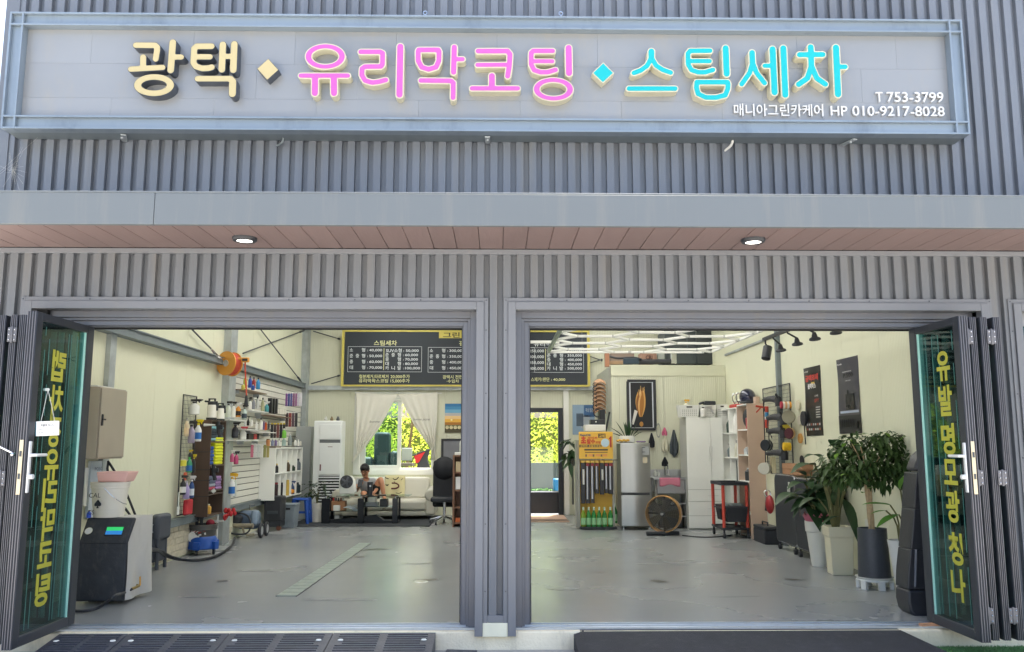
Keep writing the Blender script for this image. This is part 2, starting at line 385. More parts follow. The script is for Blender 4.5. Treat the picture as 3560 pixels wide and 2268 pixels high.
# ---- the garage
bld = thing('garage_building', 'car care garage clad in dark grey ribbed metal with two wide folding door openings', 'building', (0, 7.1, 0))
PITCH, PH = .1131, -3.825
def sheet(x0, x1, z0, z1, Y, mat):
    """box-rib sheets, eight ribs each; slots are .044 wide and .032 deep"""
    k0 = math.floor((x0 - PH) / PITCH) - 1; ks = list(range(k0, int((x1 - PH) / PITCH) + 2))
    for a in range(0, len(ks), 8):
        pr = []
        for k in ks[a:a + 8]:
            c = PH + k * PITCH
            pr += [(c - PITCH / 2, 0), (c - .025, 0), (c - .021, .04), (c + .021, .04), (c + .025, 0)]
        pr.append((PH + (ks[a:a + 8][-1] + .5) * PITCH, 0))
        q = []
        for (xa, da), (xb, db) in zip(pr, pr[1:]):
            if xb <= x0 or xa >= x1: continue
            ca, cb = max(xa, x0), min(xb, x1)
            f = lambda x: da + (db - da) * (x - xa) / (xb - xa + 1e-9)
            if not q: q.append((ca, f(ca)))
            q.append((cb, f(cb)))
        if len(q) < 2: continue
        mb = MB()
        for (xa, da), (xb, db) in zip(q, q[1:]): mb.quad((xa, Y + da, z0), (xb, Y + db, z0), (xb, Y + db, z1), (xa, Y + da, z1))
        part('cladding_sheet', mb, mat, bld)
sheet(-4.24, 7.2, 3.24, 6.2, YU, m_clad)
sheet(-4.24, 7.2, 2.64, 3.02, YL, m_clad2)
sheet(-4.24, -3.89, -.04, 2.64, YL, m_clad2)
sheet(-.085, .055, .11, 2.64, YL, m_clad2)
sheet(4.11, 4.27, -.04, 2.64, YL, m_clad2)
mb = MB(); mb.box(-4.35, YU - .012, 3.24, -4.235, YU + .06, 6.25); mb.box(-4.36, YU, 3.2, -4.34, YU + .3, 6.2); part('corner_flashing', mb, m_clad, bld)
mb = MB(); mb.box(-4.31, YL - .012, -.05, -4.235, YL + .06, 3.05); part('corner_flashing', mb, m_clad2, bld)
mb = MB(); mb.box(-4.36, YU + .05, 2.44, 7.3, YU + .12, 6.2)       # backing behind the ribs, above the openings
mb.box(-4.31, YL + .05, 2.6, 7.3, YU + .1, 3.3)
mb.box(-4.31, YL + .05, -.15, -3.72, YU + .1, 2.6); mb.box(-.17, YL + .05, -.15, .14, YU + .1, 2.6); mb.box(4.02, YL + .05, -.15, 4.36, YU + .1, 2.6)
part('wall_core', mb, m_dark, bld)
mb = MB(); mb.box(-4.4, YU - .03, 6.2, 7.3, YU + .35, 6.3); part('parapet_cap', mb, m_clad, bld)
mb = MB(); mb.box(-4.34, YU + .13, 4.7, 7.25, YU + .2, 6.2); part('parapet_back', mb, m_clad, bld)
mb = MB(); mb.box(-4.32, 7.3, -.15, -4.15, 18.2, 4.75); part('side_wall', mb, m_clad, bld)
# trim round each opening: flange, casing and return
def trim(x0, x1, zt, zb=-.04):
    mb = MB(); fl = .036
    mb.box(x0, YL - .012, zb, x0 + fl, YL + .045, zt); mb.box(x1 - fl, YL - .012, zb, x1, YL + .045, zt); mb.box(x0 + fl, YL - .012, zt - fl, x1 - fl, YL + .045, zt)
    part('trim_flange', mb, m_trim, bld, bev=.002)
    mb = MB(); a = fl; b = a + .064
    mb.box(x0 + a, YT, zb, x0 + b, 7.1, zt - a); mb.box(x1 - b, YT, zb, x1 - a, 7.1, zt - a); mb.box(x0 + b, YT, zt - b, x1 - b, 7.1, zt - a)
    part('trim_casing', mb, m_trim, bld, bev=.003)
    sc = MB()
    n = int((x1 - x0) / .48)
    for i in range(n + 1):
        x = x0 + .018 + (x1 - x0 - .036) * i / n; sc.cyl((x, YL - .012, zt - .02), (x, YL - .016, zt - .02), .006, n=8)
    for i in range(5):
        for x in (x0 + .018, x1 - .018): sc.cyl((x, YL - .012, .3 + i * .52), (x, YL - .016, .3 + i * .52), .006, n=8)
    part('screw_heads', sc, m_darksteel, bld, kind='stuff')
    return x0 + b, x1 - b, zt - b
def frame(x0, x1, zt, mat=m_alu, steps=((.0, 7.055), (.052, 7.085), (.074, 7.115), (.112, 7.14)), last=.122, y1=7.235, zb=.0, thr=True):
    st_ = list(steps) + [(last, None)]
    for nm in ('door_jamb', 'door_jamb', 'door_head'):
        pass
    L_, R_, H_ = MB(), MB(), MB()
    for (a, y), (b, _) in zip(st_, st_[1:]):
        L_.box(x0 + a, y, zb, x0 + b, y1, zt - a); R_.box(x1 - b, y, zb, x1 - a, y1, zt - a)
        H_.box(x0 + b, y, zt - b, x1 - b, y1, zt - a)
    part('door_jamb', L_, mat, bld, bev=.002); part('door_jamb', R_, mat, bld, bev=.002); part('door_head', H_, mat, bld, bev=.002)
    gk = MB(); q = last
    gk.box(x0 + q, 7.19, zb, x0 + q + .008, 7.225, zt - q); gk.box(x1 - q - .008, 7.19, zb, x1 - q, 7.225, zt - q); gk.box(x0 + q + .008, 7.19, zt - q - .012, x1 - q - .008, 7.225, zt - q)
    part('gasket', gk, m_dark, bld)
    if thr:
        t = MB(); t.box(x0 - .02, 7.03, -.012, x1 + .02, 7.09, .004); t.box(x0, 7.09, -.012, x1, 7.125, .012); t.box(x0, 7.125, -.012, x1, 7.16, .004); t.box(x0, 7.16, -.012, x1, 7.19, .014); t.box(x0, 7.19, -.012, x1, 7.235, .005)
        part('threshold_track', t, M('track_alu', '#b9c0c8', .35, .7, .06, 4., dirt=.3, dirtcol='#6e6a60'), bld, bev=.0015)
a = trim(-3.905, -.077, 2.65); frame(*a)
a = trim(.049, 4.12, 2.65); frame(*a)
a = trim(4.26, 7.0, 2.65)
# pillar base
mb = MB(); mb.box(-.105, YL - .006, .062, .08, YL + .05, .115); part('pillar_base_band', mb, m_trim, bld, bev=.002)
mb = MB(); mb.box(-.118, YL - .02, -.045, .085, YL + .06, .06); part('pillar_base_block', mb, M('ivory_foam', '#dfdcc4', .7), bld, bev=.004)
mb = MB(); mb.box(-4.24, YL - .02, 3.016, 7.2, YL + .04, 3.058); part('soffit_edge_trim', mb, m_trim, bld, bev=.003)

# canopy
Z0 = 3.062
mb = MB(); mb.box(-4.6, 6.12, 3.048, -2.53, 6.165, 3.287); part('fascia_board', mb, m_fascia, bld, bev=.004)
mb = MB(); mb.box(-2.527, 6.12, 3.048, 7.3, 6.165, 3.287); part('fascia_board', mb, m_fascia, bld, bev=.004)
mb = MB(); mb.box(-4.6, 6.118, 3.287, 7.3, YU + .03, 3.30); part('canopy_cap', mb, m_fascia, bld, bev=.002)
mb = MB(); mb.box(-4.6, 6.165, 3.10, 7.3, YU, 3.285); part('canopy_core', mb, m_dark, bld)
base = MB().box(-.093, 6.166, Z0, .093, YL - .02, Z0 + .03); me0 = None; k = -24
org = WORLD_LOC[bld.name]
while -.149 + .19 * k < 7.2:
    x = -.149 + .19 * (k + .5)
    if me0 is None:
        me0 = mesh_of('soffit_plank', base, m_soffit, org)
    o = reuse('soffit_plank', me0, bld, (x, 0, random.uniform(-.0008, .0008))); bevel(o, .002, 1); k += 1

# interior shell
def panel_run(axis, fixed, a, b, z0, z1, th, mat, step=1.0, holes=()):
    """sandwich wall panels, each its own part, joints 4 mm"""
    t = a
    while t < b - .01:
        e = min(t + step, b); segs = [(z0, z1)]; xs = [(t, e)]
        rects = [(t, e, z0, z1)]
        for (h0, h1, hz0, hz1) in holes:
            nr = []
            for (p, q, r_, s_) in rects:
                if h1 <= p or h0 >= q or hz1 <= r_ or hz0 >= s_: nr.append((p, q, r_, s_)); continue
                if p < h0: nr.append((p, h0, r_, s_))
                if q > h1: nr.append((h1, q, r_, s_))
                pp, qq = max(p, h0), min(q, h1)
                if r_ < hz0: nr.append((pp, qq, r_, hz0))
                if s_ > hz1: nr.append((pp, qq, hz1, s_))
            rects = nr
        mb = MB()
        for (p, q, r_, s_) in rects:
            p2, q2 = (p + .002 if p == t else p), (q - .002 if q == e else q)
            if axis == 'y': mb.box(fixed, p2, r_, fixed + th, q2, s_)
            else: mb.box(p2, fixed, r_, q2, fixed + th, s_)
        if mb.v: part('wall_panel', mb, mat, bld)
        t = e
panel_run('y', XL, 7.25, YB, .0, 4.6, -.05, m_cream)
panel_run('y', XR, 7.25, YB, .0, 4.6, .05, m_cream)
wz0, wz1 = aty(1400, 1642, YB).z, aty(1400, 1388, YB).z; wx0, wx1 = aty(1242, 1500, YB).x, aty(1504, 1500, YB).x
dx0, dx1, dz1 = .45, aty(1957, 1500, YB).x, aty(1957, 1419, YB).z
panel_run('x', YB, XL, XR, 0, 4.6, .1, m_creamx, holes=((wx0, wx1, wz0, wz1), (dx0, dx1, -1, dz1)))
m_rl = bpy.data.materials.new('added_skylight'); m_rl.use_nodes = True; _n = m_rl.node_tree.nodes; _l = m_rl.node_tree.links  # translucent roof panels above the view, added to brighten the interior
_t = _n.new('ShaderNodeBsdfTranslucent'); _t.inputs[0].default_value = (.72, .74, .70, 1); _n['Principled BSDF'].inputs[0].default_value = (.8, .8, .76, 1); _x = _n.new('ShaderNodeMixShader'); _x.inputs[0].default_value = .85
_l.new(_n['Principled BSDF'].outputs[0], _x.inputs[1]); _l.new(_t.outputs[0], _x.inputs[2]); _l.new(_x.outputs[0], _n['Material Output'].inputs[0])
for (a_, b_, lit_) in ((-4.3, -2.9, 0), (-2.9, -1.3, 1), (-1.3, 1.2, 0), (1.2, 2.8, 1), (2.8, 4.3, 0)):
    ys = [7.25, 8.4, 10.8, 13.2, 15.6, 17.2, YB + .1]
    for i_ in range(6):
        mb = MB(); y0_, y1_ = ys[i_] + .003, ys[i_ + 1] - .003
        if lit_ and 0 < i_ < 5: mb.quad((a_ + .003, y0_, 4.62), (b_ - .003, y0_, 4.62), (b_ - .003, y1_, 4.62), (a_ + .003, y1_, 4.62)); part('added_skylight', mb, m_rl, bld)
        else: mb.box(a_ + .003, y0_, 4.6, b_ - .003, y1_, 4.7); part('roof_panel', mb, m_ceil, bld)
mb = MB()
for x_ in (-4.3, -2.9, -1.3, 1.2, 2.8): mb.box(x_ - .03, 7.25, 4.56, x_ + .03, YB + .1, 4.598)
for y_ in (8.4, 10.8, 13.2, 15.6, 17.2): mb.box(-4.3, y_ - .03, 4.52, 4.3, y_ + .03, 4.558)
part('roof_purlins', mb, m_galv, bld)
mb = MB(); mb.box(-4.12, 7.242, 2.44, 4.2, 7.252, 4.6); part('inner_lining', mb, m_creamx, bld)
# steel: rails, columns, rods
mb = MB(); mb.box(XL, 7.3, 2.60, XL + .1, YB, 2.70); mb.box(XL, 7.3, 2.598, XL + .12, YB, 2.612); mb.box(XL, 7.3, 2.688, XL + .12, YB, 2.702); part('steel_rail', mb, m_steelp, bld)
zr = aty(1400, 1350, YB).z
mb = MB(); mb.box(XL + .12, YB - .1, zr - .045, 2.1, YB - .002, zr + .045); part('steel_rail', mb, m_galv, bld, bev=.004)
yc = atx(775, 1300, XL).y
mb = MB(); mb.box(XL, yc - .02, 0, XL + .1, yc + .28, 4.6); mb.box(XL + .1, yc - .03, 0, XL + .11, yc + .29, 4.6); part('steel_column', mb, m_galv, bld)
mb = MB(); mb.box(XL, YB - .22, 0, XL + .12, YB - .02, 4.6); mb.box(XL + .12, YB - .24, 0, XL + .13, YB - .01, 4.6); part('steel_column', mb, m_galv, bld)
yq = atx(380, 1300, XL).y
mb = MB(); mb.box(XL, yq - .12, 0, XL + .05, yq + .02, 2.6); part('steel_column', mb, m_galv, bld)
xa, xb = aty(1960, 1500, YB - .1).x, aty(1978, 1500, YB - .1).x
mb = MB(); mb.box(xa, YB - .1, 0, xb, YB - .003, zr - .046); part('steel_column', mb, M('white_post', '#e0e0da', .4, 0, .04), bld, bev=.004)
ya = atx(2712, 1250, XR).y
mb = MB(); mb.box(XR - .06, ya - .03, 0, XR, ya + .05, 4.6); part('steel_column', mb, m_steelp, bld)
zz = atx(2620, 1198, XR)
mb = MB(); mb.box(XR - .03, ya + .06, zz.z - .017, XR, 15.5, zz.z + .017); part('steel_rail', mb, m_galv, bld)
for (p, q, pl) in (((664, 1142), (771, 1251), 'x'), ((904, 1143), (1048, 1328), 'x'), ((845, 1229), (1059, 1149), 'x'), ((1089, 1152), (1183, 1180), 'y'), ((1082, 1335), (1183, 1305), 'y'), ((2052, 1240), (2095, 1255), 'y'), ((2052, 1262), (2095, 1250), 'y')):
    a_, b_ = (atx(*p, XL + .06), atx(*q, XL + .06)) if pl == 'x' else (aty(*p, YB - .06), aty(*q, YB - .06))
    mb = MB(); d = (b_ - a_); mb.tube([a_, b_], .011, 6); mb.cyl(a_.lerp(b_, .9), a_.lerp(b_, .97), .02, n=8); part('brace_rod', mb, m_darksteel, bld)
# stone-look dado and low rail on the left wall
m_stone = M('stone_dado', '#c2baa6', .75, 0, .18, 18., bump=.5, bscale=50)
y = 9.6; row = [(0.03, .11), (.112, .19), (.192, .27), (.272, .35), (.352, .425)]
stone_me = {}
for (z0_, z1_) in row:
    t = 9.6 - random.random() * .15
    while t < 16.6:
        ln = random.choice((.16, .22, .28)); key = (ln, z0_)
        if key not in stone_me: stone_me[key] = mesh_of('stone', MB().box(XL, 0, z0_, XL + .022, ln - .005, z1_ - .003), m_stone, (0, 0, 0))
        if t < 13.2:
            o = bpy.data.objects.new('stone', stone_me[key]); COL.objects.link(o); o.parent = bld; o.location = Vector((random.uniform(-.004, .006), t, 0)) - org
        t += ln
mb = MB(); mb.box(XL, 9.3, .43, XL + .075, 17.7, .52); mb.box(XL, 9.3, .428, XL + .085, 17.7, .44); mb.box(XL, 9.3, .512, XL + .085, 17.7, .524); part('steel_rail', mb, m_steelp, bld)
# slat wall boards
yA, yBb = yc + .3, YB - .26
mslat = M('slat_white', '#dad9cf', .4, 0, .04, 2.)
zz_ = .535; i = 0
while zz_ < 2.58:
    h = .098
    for (s0, s1) in ((yA, (yA + yBb) / 2), ((yA + yBb) / 2, yBb)):
        mb = MB(); mb.prism([(s0 + .002, zz_), (s1 - .002, zz_), (s1 - .002, zz_ + h - .014), (s0 + .002, zz_ + h - .014)], XL + .005, XL + .035, 'yz')
        part('slat_board', mb, mslat, bld, bev=.002, seg=1)
    zz_ += h
mb = MB(); mb.box(XL, yA, .53, XL + .012, yBb, 2.59); part('slat_backing', mb, M('slat_groove', '#6e6f6b', .7), bld)

# partition room at the back right
PX = aty(2128, 1500, 15.6).x; PT = 2.895
room = thing('partition_room', 'cream panelled small room built into the back right corner behind the fridge', 'room', (3.1, 16.5, 0))
xs = [PX, aty(2155, 1500, 15.6).x, aty(2310, 1500, 15.6).x, aty(2310, 1500, 15.6).x + .98, XR - .003]
for a_, b_ in zip(xs, xs[1:]):
    mb = MB(); mb.box(a_ + .002, 15.6, 0, b_ - .002, 15.65, PT - .2)
    n = max(1, int((b_ - a_) / .2)); 
    for j in range(1, n):
        x = a_ + (b_ - a_) * j / n; mb.box(x - .008, 15.596, .02, x + .008, 15.6, PT - .21)
    part('wall_panel', mb, m_creamx, room)
mb = MB(); mb.box(PX - .004, 15.585, PT - .2, XR - .003, 15.66, PT); part('cap_rail', mb, M('cream_cap', '#d2d3bd', .5, 0, .03), room, bev=.003)
mb = MB(); mb.box(PX, 15.66, 0, PX + .05, YB - .12, PT - .01); part('wall_panel', mb, M('side_grey_white', '#c3c7be', .5, 0, .04, 2.), room)
mb = MB(); mb.box(PX + .05, 15.66, PT - .1, XR - .003, YB - .12, PT - .03); part('roof_panel', mb, m_creamx, room)

# back door
m_dframe = M('door_black', '#33373d', .4, .2, .08)
bd = thing('back_door', 'dark framed glazed back door with a view of sunlit leaves', 'door', ((dx0 + dx1) / 2, YB, 0))
fw = .1
mb = MB(); mb.box(dx1 - fw, YB - .05, 0, dx1, YB + .1, dz1); mb.box(dx0, YB - .05, 0, dx0 + fw, YB + .1, dz1); mb.box(dx0 + fw, YB - .05, dz1 - .09, dx1 - fw, YB + .1, dz1); part('door_frame', mb, m_dframe, bd, bev=.004)
zl = aty(1900, 1712, YB).z
mb = MB(); mb.box(dx0 + fw, YB, .03, dx1 - fw, YB + .05, zl); part('door_panel', mb, m_black, bd, bev=.004)
mb = MB(); mb.box(dx0 + fw, YB - .003, zl, dx1 - fw, YB + .053, zl + .025); part('glazing_bar', mb, m_chrome, bd)
mb = MB(); mb.quad((dx0 + fw, YB + .02, zl + .03), (dx1 - fw, YB + .02, zl + .03), (dx1 - fw, YB + .02, dz1 - .09), (dx0 + fw, YB + .02, dz1 - .09)); part('glass_pane', mb, m_clear, bd)
# back window
wn = thing('sliding_window', 'white framed sliding window behind the sofa with its right half open', 'window', ((wx0 + wx1) / 2, YB, wz0))
m_wf = M('window_white', '#e3e4e0', .35, 0, .03)
def wx(px): return aty(px, 1500, YB).x
def wz(py): return aty(1400, py, YB).z
mb = MB(); b0 = wz(1651); mb.box(wx(1231), YB - .03, b0, wx(1512), YB + .02, wz(1634)); mb.box(wx(1231), YB - .03, wz(1634), wx(1252), YB + .1, wz(1376)); mb.box(wx(1500), YB - .03, wz(1634), wx(1514), YB + .1, wz(1376)); mb.box(wx(1252), YB - .03, wz(1390), wx(1500), YB + .1, wz(1376))
mb.box(wx(1252), YB - .01, wz(1640), wx(1500), YB + .12, wz(1628)); part('window_frame', mb, m_wf, wn, bev=.004)
mb = MB(); x0_, x1_, z0_, z1_ = wx(1253), wx(1395), wz(1628), wz(1391)
for q in ((x0_, z0_, wx(1272), z1_), (wx(1382), z0_, x1_, z1_), (wx(1272), z0_, wx(1382), wz(1618)), (wx(1272), wz(1400), wx(1382), z1_)): mb.box(q[0], YB + .01, q[1], q[2], YB + .05, q[3])
sash = part('sash', mb, m_wf, wn, bev=.003)
mb = MB(); mb.quad((wx(1272), YB + .03, wz(1618)), (wx(1382), YB + .03, wz(1618)), (wx(1382), YB + .03, wz(1400)), (wx(1272), YB + .03, wz(1400))); part('glass_pane', mb, glass_mat('window_teal', (.5, .75, .72), .8, .03), sash)
# neighbour bay window at the far right
nb = thing('bay_window', 'tall grey framed window at the right edge reflecting the sky', 'window', (5.5, 7.1, 0))
mb = MB(); x0_ = 4.361; 
for q in ((x0_, -.04, x0_ + .045, 2.55), (x0_ + .045, 2.44, 6.9, 2.55), (x0_ + .045, -.04, 6.9, .06), (x0_ + .045, 1.95, 6.9, 2.03), (5.6, .06, 5.68, 1.95), (5.6, 2.03, 5.68, 2.44), (6.8, .06, 6.9, 1.95)): mb.box(q[0], 7.04, q[1], q[2], 7.12, q[3])
part('window_frame', mb, M('bay_frame', '#85878b', .45, .2, .05), nb, bev=.004)
for q in ((x0_ + .045, .06, 5.6, 1.95), (x0_ + .045, 2.03, 5.6, 2.44), (5.68, .06, 6.8, 1.95), (5.68, 2.03, 6.8, 2.44)):
    mb = MB(); mb.quad((q[0], 7.08, q[1]), (q[2], 7.08, q[1]), (q[2], 7.08, q[3]), (q[0], 7.08, q[3])); part('glass_pane', mb, M('mirror_pane', '#3c5a66', .03, .75, .0), nb)
mb = MB(); mb.box(4.3, 7.3, 0, 7.2, 7.32, 2.9); struct('neighbour_room_backing', mb, m_dark)

# outside behind the garage
m_bwall = M('render_grey', '#4a5357', .8, 0, .08, 2.)
mb = MB(); mb.box(.2, 19.9, GZ, 2.6, 20.05, aty(1900, 1610, 19.9).z); single('yard_wall', mb, m_bwall, 'low plain grey wall outside the glazed back door', 'wall')
m_leaf = M('hedge_leaf', '#7fae3e', .5, 0, .35, .8, sss=0)
def leaf_mat(name, c1, tr=.5):
    m = bpy.data.materials.new(name); m.use_nodes = True; t = m.node_tree; N = t.nodes; L = t.links; b = N['Principled BSDF']
    tc = N.new('ShaderNodeTexCoord'); no = N.new('ShaderNodeTexNoise'); no.inputs['Scale'].default_value = 1.7; L.new(tc.outputs['Object'], no.inputs[0])
    rp = N.new('ShaderNodeValToRGB'); c = lin(c1); rp.color_ramp.elements[0].position = .35; rp.color_ramp.elements[1].position = .65
    rp.color_ramp.elements[0].color = (c[0] * .7, c[1] * .8, c[2] * .6, 1); rp.color_ramp.elements[1].color = (min(1, c[0] * 1.5), c[1] * 1.25, c[2], 1); L.new(no.outputs[0], rp.inputs[0])
    L.new(rp.outputs[0], b.inputs['Base Color']); b.inputs['Roughness'].default_value = .5
    tl = N.new('ShaderNodeBsdfTranslucent'); L.new(rp.outputs[0], tl.inputs[0]); mx = N.new('ShaderNodeMixShader'); mx.inputs[0].default_value = tr
    o = N['Material Output']; L.new(b.outputs[0], mx.inputs[1]); L.new(tl.outputs[0], mx.inputs[2]); L.new(mx.outputs[0], o.inputs[0]); return m
m_hedge = leaf_mat('hedge_leaf_light', '#c6d66a', .62)
def leaf_cloud(mb, n, box, size, rnd):
    (x0, x1), (y0, y1), (z0, z1) = box
    for _ in range(n):
        c = Vector((rnd.uniform(x0, x1), rnd.uniform(y0, y1), rnd.uniform(z0, z1))); s = size * rnd.uniform(.6, 1.3)
        e = Euler((rnd.uniform(-1, 1), rnd.uniform(-1, 1), rnd.uniform(0, 6.28))).to_matrix()
        u, v = e @ Vector((s, 0, 0)), e @ Vector((0, s * .45, 0)); k = e @ Vector((0, 0, s * .12))
        mb.add([c - u, c - v * .9 + k, c + u, c + v * .9 + k], [(0, 1, 2, 3)])
rnd = random.Random(3)
for (x_, l_) in ((-4.2, 'thin'), (-2.4, 'forked'), (-1.0, 'leaning'), (1.6, 'slender')):
    mb = MB(); b_ = Vector((x_, 22.0, GZ)); mb.tube([b_, b_ + Vector((.1, .1, 1.2)), b_ + Vector((.25, .0, 2.4)), b_ + Vector((.2, .2, 4))], [.05, .02], 7, 2)
    for k_ in range(7): z_ = .8 + k_ * .4; mb.tube([b_ + Vector((.12, .05, z_)), b_ + Vector((.12 + rnd.uniform(-.6, .6), rnd.uniform(-.3, .1), z_ + .4)), b_ + Vector((rnd.uniform(-1, 1), rnd.uniform(-.3, .2), z_ + .75))], [.016, .005], 5, 1)
    single('tree_trunk', mb, M('branch_brown', '#6a5a40', .8), l_ + ' brown stem with side branches in front of the hedge behind the garage', 'tree')
mb = MB(); leaf_cloud(mb, 17000, ((-6.5, 6), (22.1, 24.2), (-.1, 4.4)), .07, rnd)
for q_ in range(26):
    c_ = (rnd.uniform(-4.5, 3.2), rnd.uniform(21.6, 22.1), rnd.uniform(.4, 3.4)); leaf_cloud(mb, 120, ((c_[0] - .35, c_[0] + .35), (c_[1] - .2, c_[1] + .2), (c_[2] - .22, c_[2] + .22)), .05, rnd)
single('hedge', mb, m_hedge, 'tall sunlit yellow green hedge seen through the back window and door', 'hedge', kind='stuff')
mb = MB(); mb.box(-7, 24.6, -.2, 7, 24.7, 2.2); single('garden_fence', mb, M('fence_green', '#5d6b3a', .9), 'plain dark green fence hidden behind the tall hedge', 'fence')
# ================================================================== SIGN
m_signf = M('sign_frame_paint', '#86939f', .36, .35, .1, 1.5, dirt=.6, dirtcol='#5a6470', stretch=(.3, 1, 1))
m_signp = M('sign_panel_acp', '#8f9295', .36, .3, .06, .8, dirt=.4, dirtcol='#a39a88', ds=(1.5, 1, .5), orand=.025)
sg = thing('shop_sign', 'long blue grey framed shop sign with thick cream, pink and cyan letters', 'sign', (-.07, 7.0, 4.06))
SX0, SX1, SZ0, SZ1, SY = -4.16, 4.022, 4.065, 5.102, 6.88
B = .118; LP = .016
xs = [SX0 + B, -1.32, 1.22, SX1 - B]
zs3 = [SZ0 + B, SZ0 + .115 + .19, SZ0 + .115 + .50, SZ1 - B]
rowoff = [0, .35, -.2]
for r_ in range(3):
    z0_, z1_ = zs3[r_], zs3[r_ + 1]; cuts = [SX0 + B]; x = SX0 + B + .75 + rowoff[r_]
    while x < SX1 - B - .2: cuts.append(x); x += .87
    cuts.append(SX1 - B)
    for a_, b_ in zip(cuts, cuts[1:]):
        mb = MB(); mb.box(a_ + .0006, 6.962, z0_ + .0006, b_ - .0006, 6.99, z1_ - .0006); part('sign_panel', mb, m_signp, sg)
mb = MB(); mb.box(SX0 + .02, 6.99, SZ0 + .02, SX1 - .02, 7.1, SZ1 - .02); part('sign_box', mb, m_darksteel, sg)
def lips(name, q, ax):
    mb = MB(); x0_, z0_, x1_, z1_ = q
    mb.box(x0_, SY + .035, z0_, x1_, 6.985, z1_)
    if ax == 'h': mb.box(x0_, SY, z0_, x1_, SY + .035, z0_ + LP); mb.box(x0_, SY, z1_ - LP, x1_, SY + .035, z1_)
    else: mb.box(x0_, SY, z0_, x0_ + LP, SY + .035, z1_); mb.box(x1_ - LP, SY, z0_, x1_, SY + .035, z1_)
    part(name, mb, m_signf, sg, bev=.0015)
lips('frame_channel', (SX0 + B + .001, SZ1 - B, SX1 - B - .001, SZ1), 'h'); lips('frame_channel', (SX0 + B + .001, SZ0, SX1 - B - .001, SZ0 + B), 'h')
lips('frame_channel', (SX0, SZ0 + B + .001, SX0 + B, SZ1 - B - .001), 'v'); lips('frame_channel', (SX1 - B, SZ0 + B + .001, SX1, SZ1 - B - .001), 'v')
for (x, z) in ((SX0, SZ0), (SX1 - B, SZ0), (SX0, SZ1 - B), (SX1 - B, SZ1 - B)):
    mb = MB(); mb.box(x, SY + .035, z, x + B, 6.985, z + B)
    for q in ((0, 0, B, LP), (0, B - LP, B, B), (0, LP, LP, B - LP), (B - LP, LP, B, B - LP)): mb.box(x + q[0], SY, z + q[1], x + q[2], SY + .035, z + q[3])
    part('corner_block', mb, m_signf, sg, bev=.0015)
mb = MB(); mb.box(SX0 + .005, 6.986, SZ0 + .002, SX1 - .005, 7.145, SZ0 + .014); mb.box(SX0 + .005, 6.986, SZ1 - .014, SX1 - .005, 7.12, SZ1 - .002); part('sign_return', mb, m_steelp, sg)
# letters
YF = 6.868
KA = ((420, 120), .24917); KB = ((1020, 130), .24917); KC = ((1600, 130), .24917); KD = ((2140, 130), .24917); KE = ((2700, 30), .35714)
def conv(K, strokes):
    (ox, oy), k = K; o = []
    def P(p): q = aty(ox + p[0] * k, oy + p[1] * k, YF); return (q.x, q.z)
    s0 = aty(ox + 1000 * k, oy + 400 * k, YF); s1 = aty(ox + 1001 * k, oy + 400 * k, YF); m = s1.x - s0.x
    for t in strokes:
        if t[0] == 'e':
            c = P((t[1], t[2])); zt = P((t[1], t[2] - 100)); mz = (zt[1] - c[1]) / 100; o.append(('e', c[0], c[1], t[3] * m, t[4] * mz, t[5] * m, t[6] * mz))
        else: o.append(('s', [P(p) for p in t[1]], t[2] * m * 1.03, len(t) > 3))
    return o
cream = M('letter_cream', '#b3a77f', .35, 0, .02); dk = M('letter_dark', '#454c57', .4, .2, .08, 3.); pink = M('letter_pink', '#b557a9', .4, 0, .02); cyan = M('letter_cyan', '#0da5ad', .4, 0, .02)
ivory = M('letter_ivory', '#c3bfa8', .4, 0, .04, 4., dirt=.25, dirtcol='#a8a078')
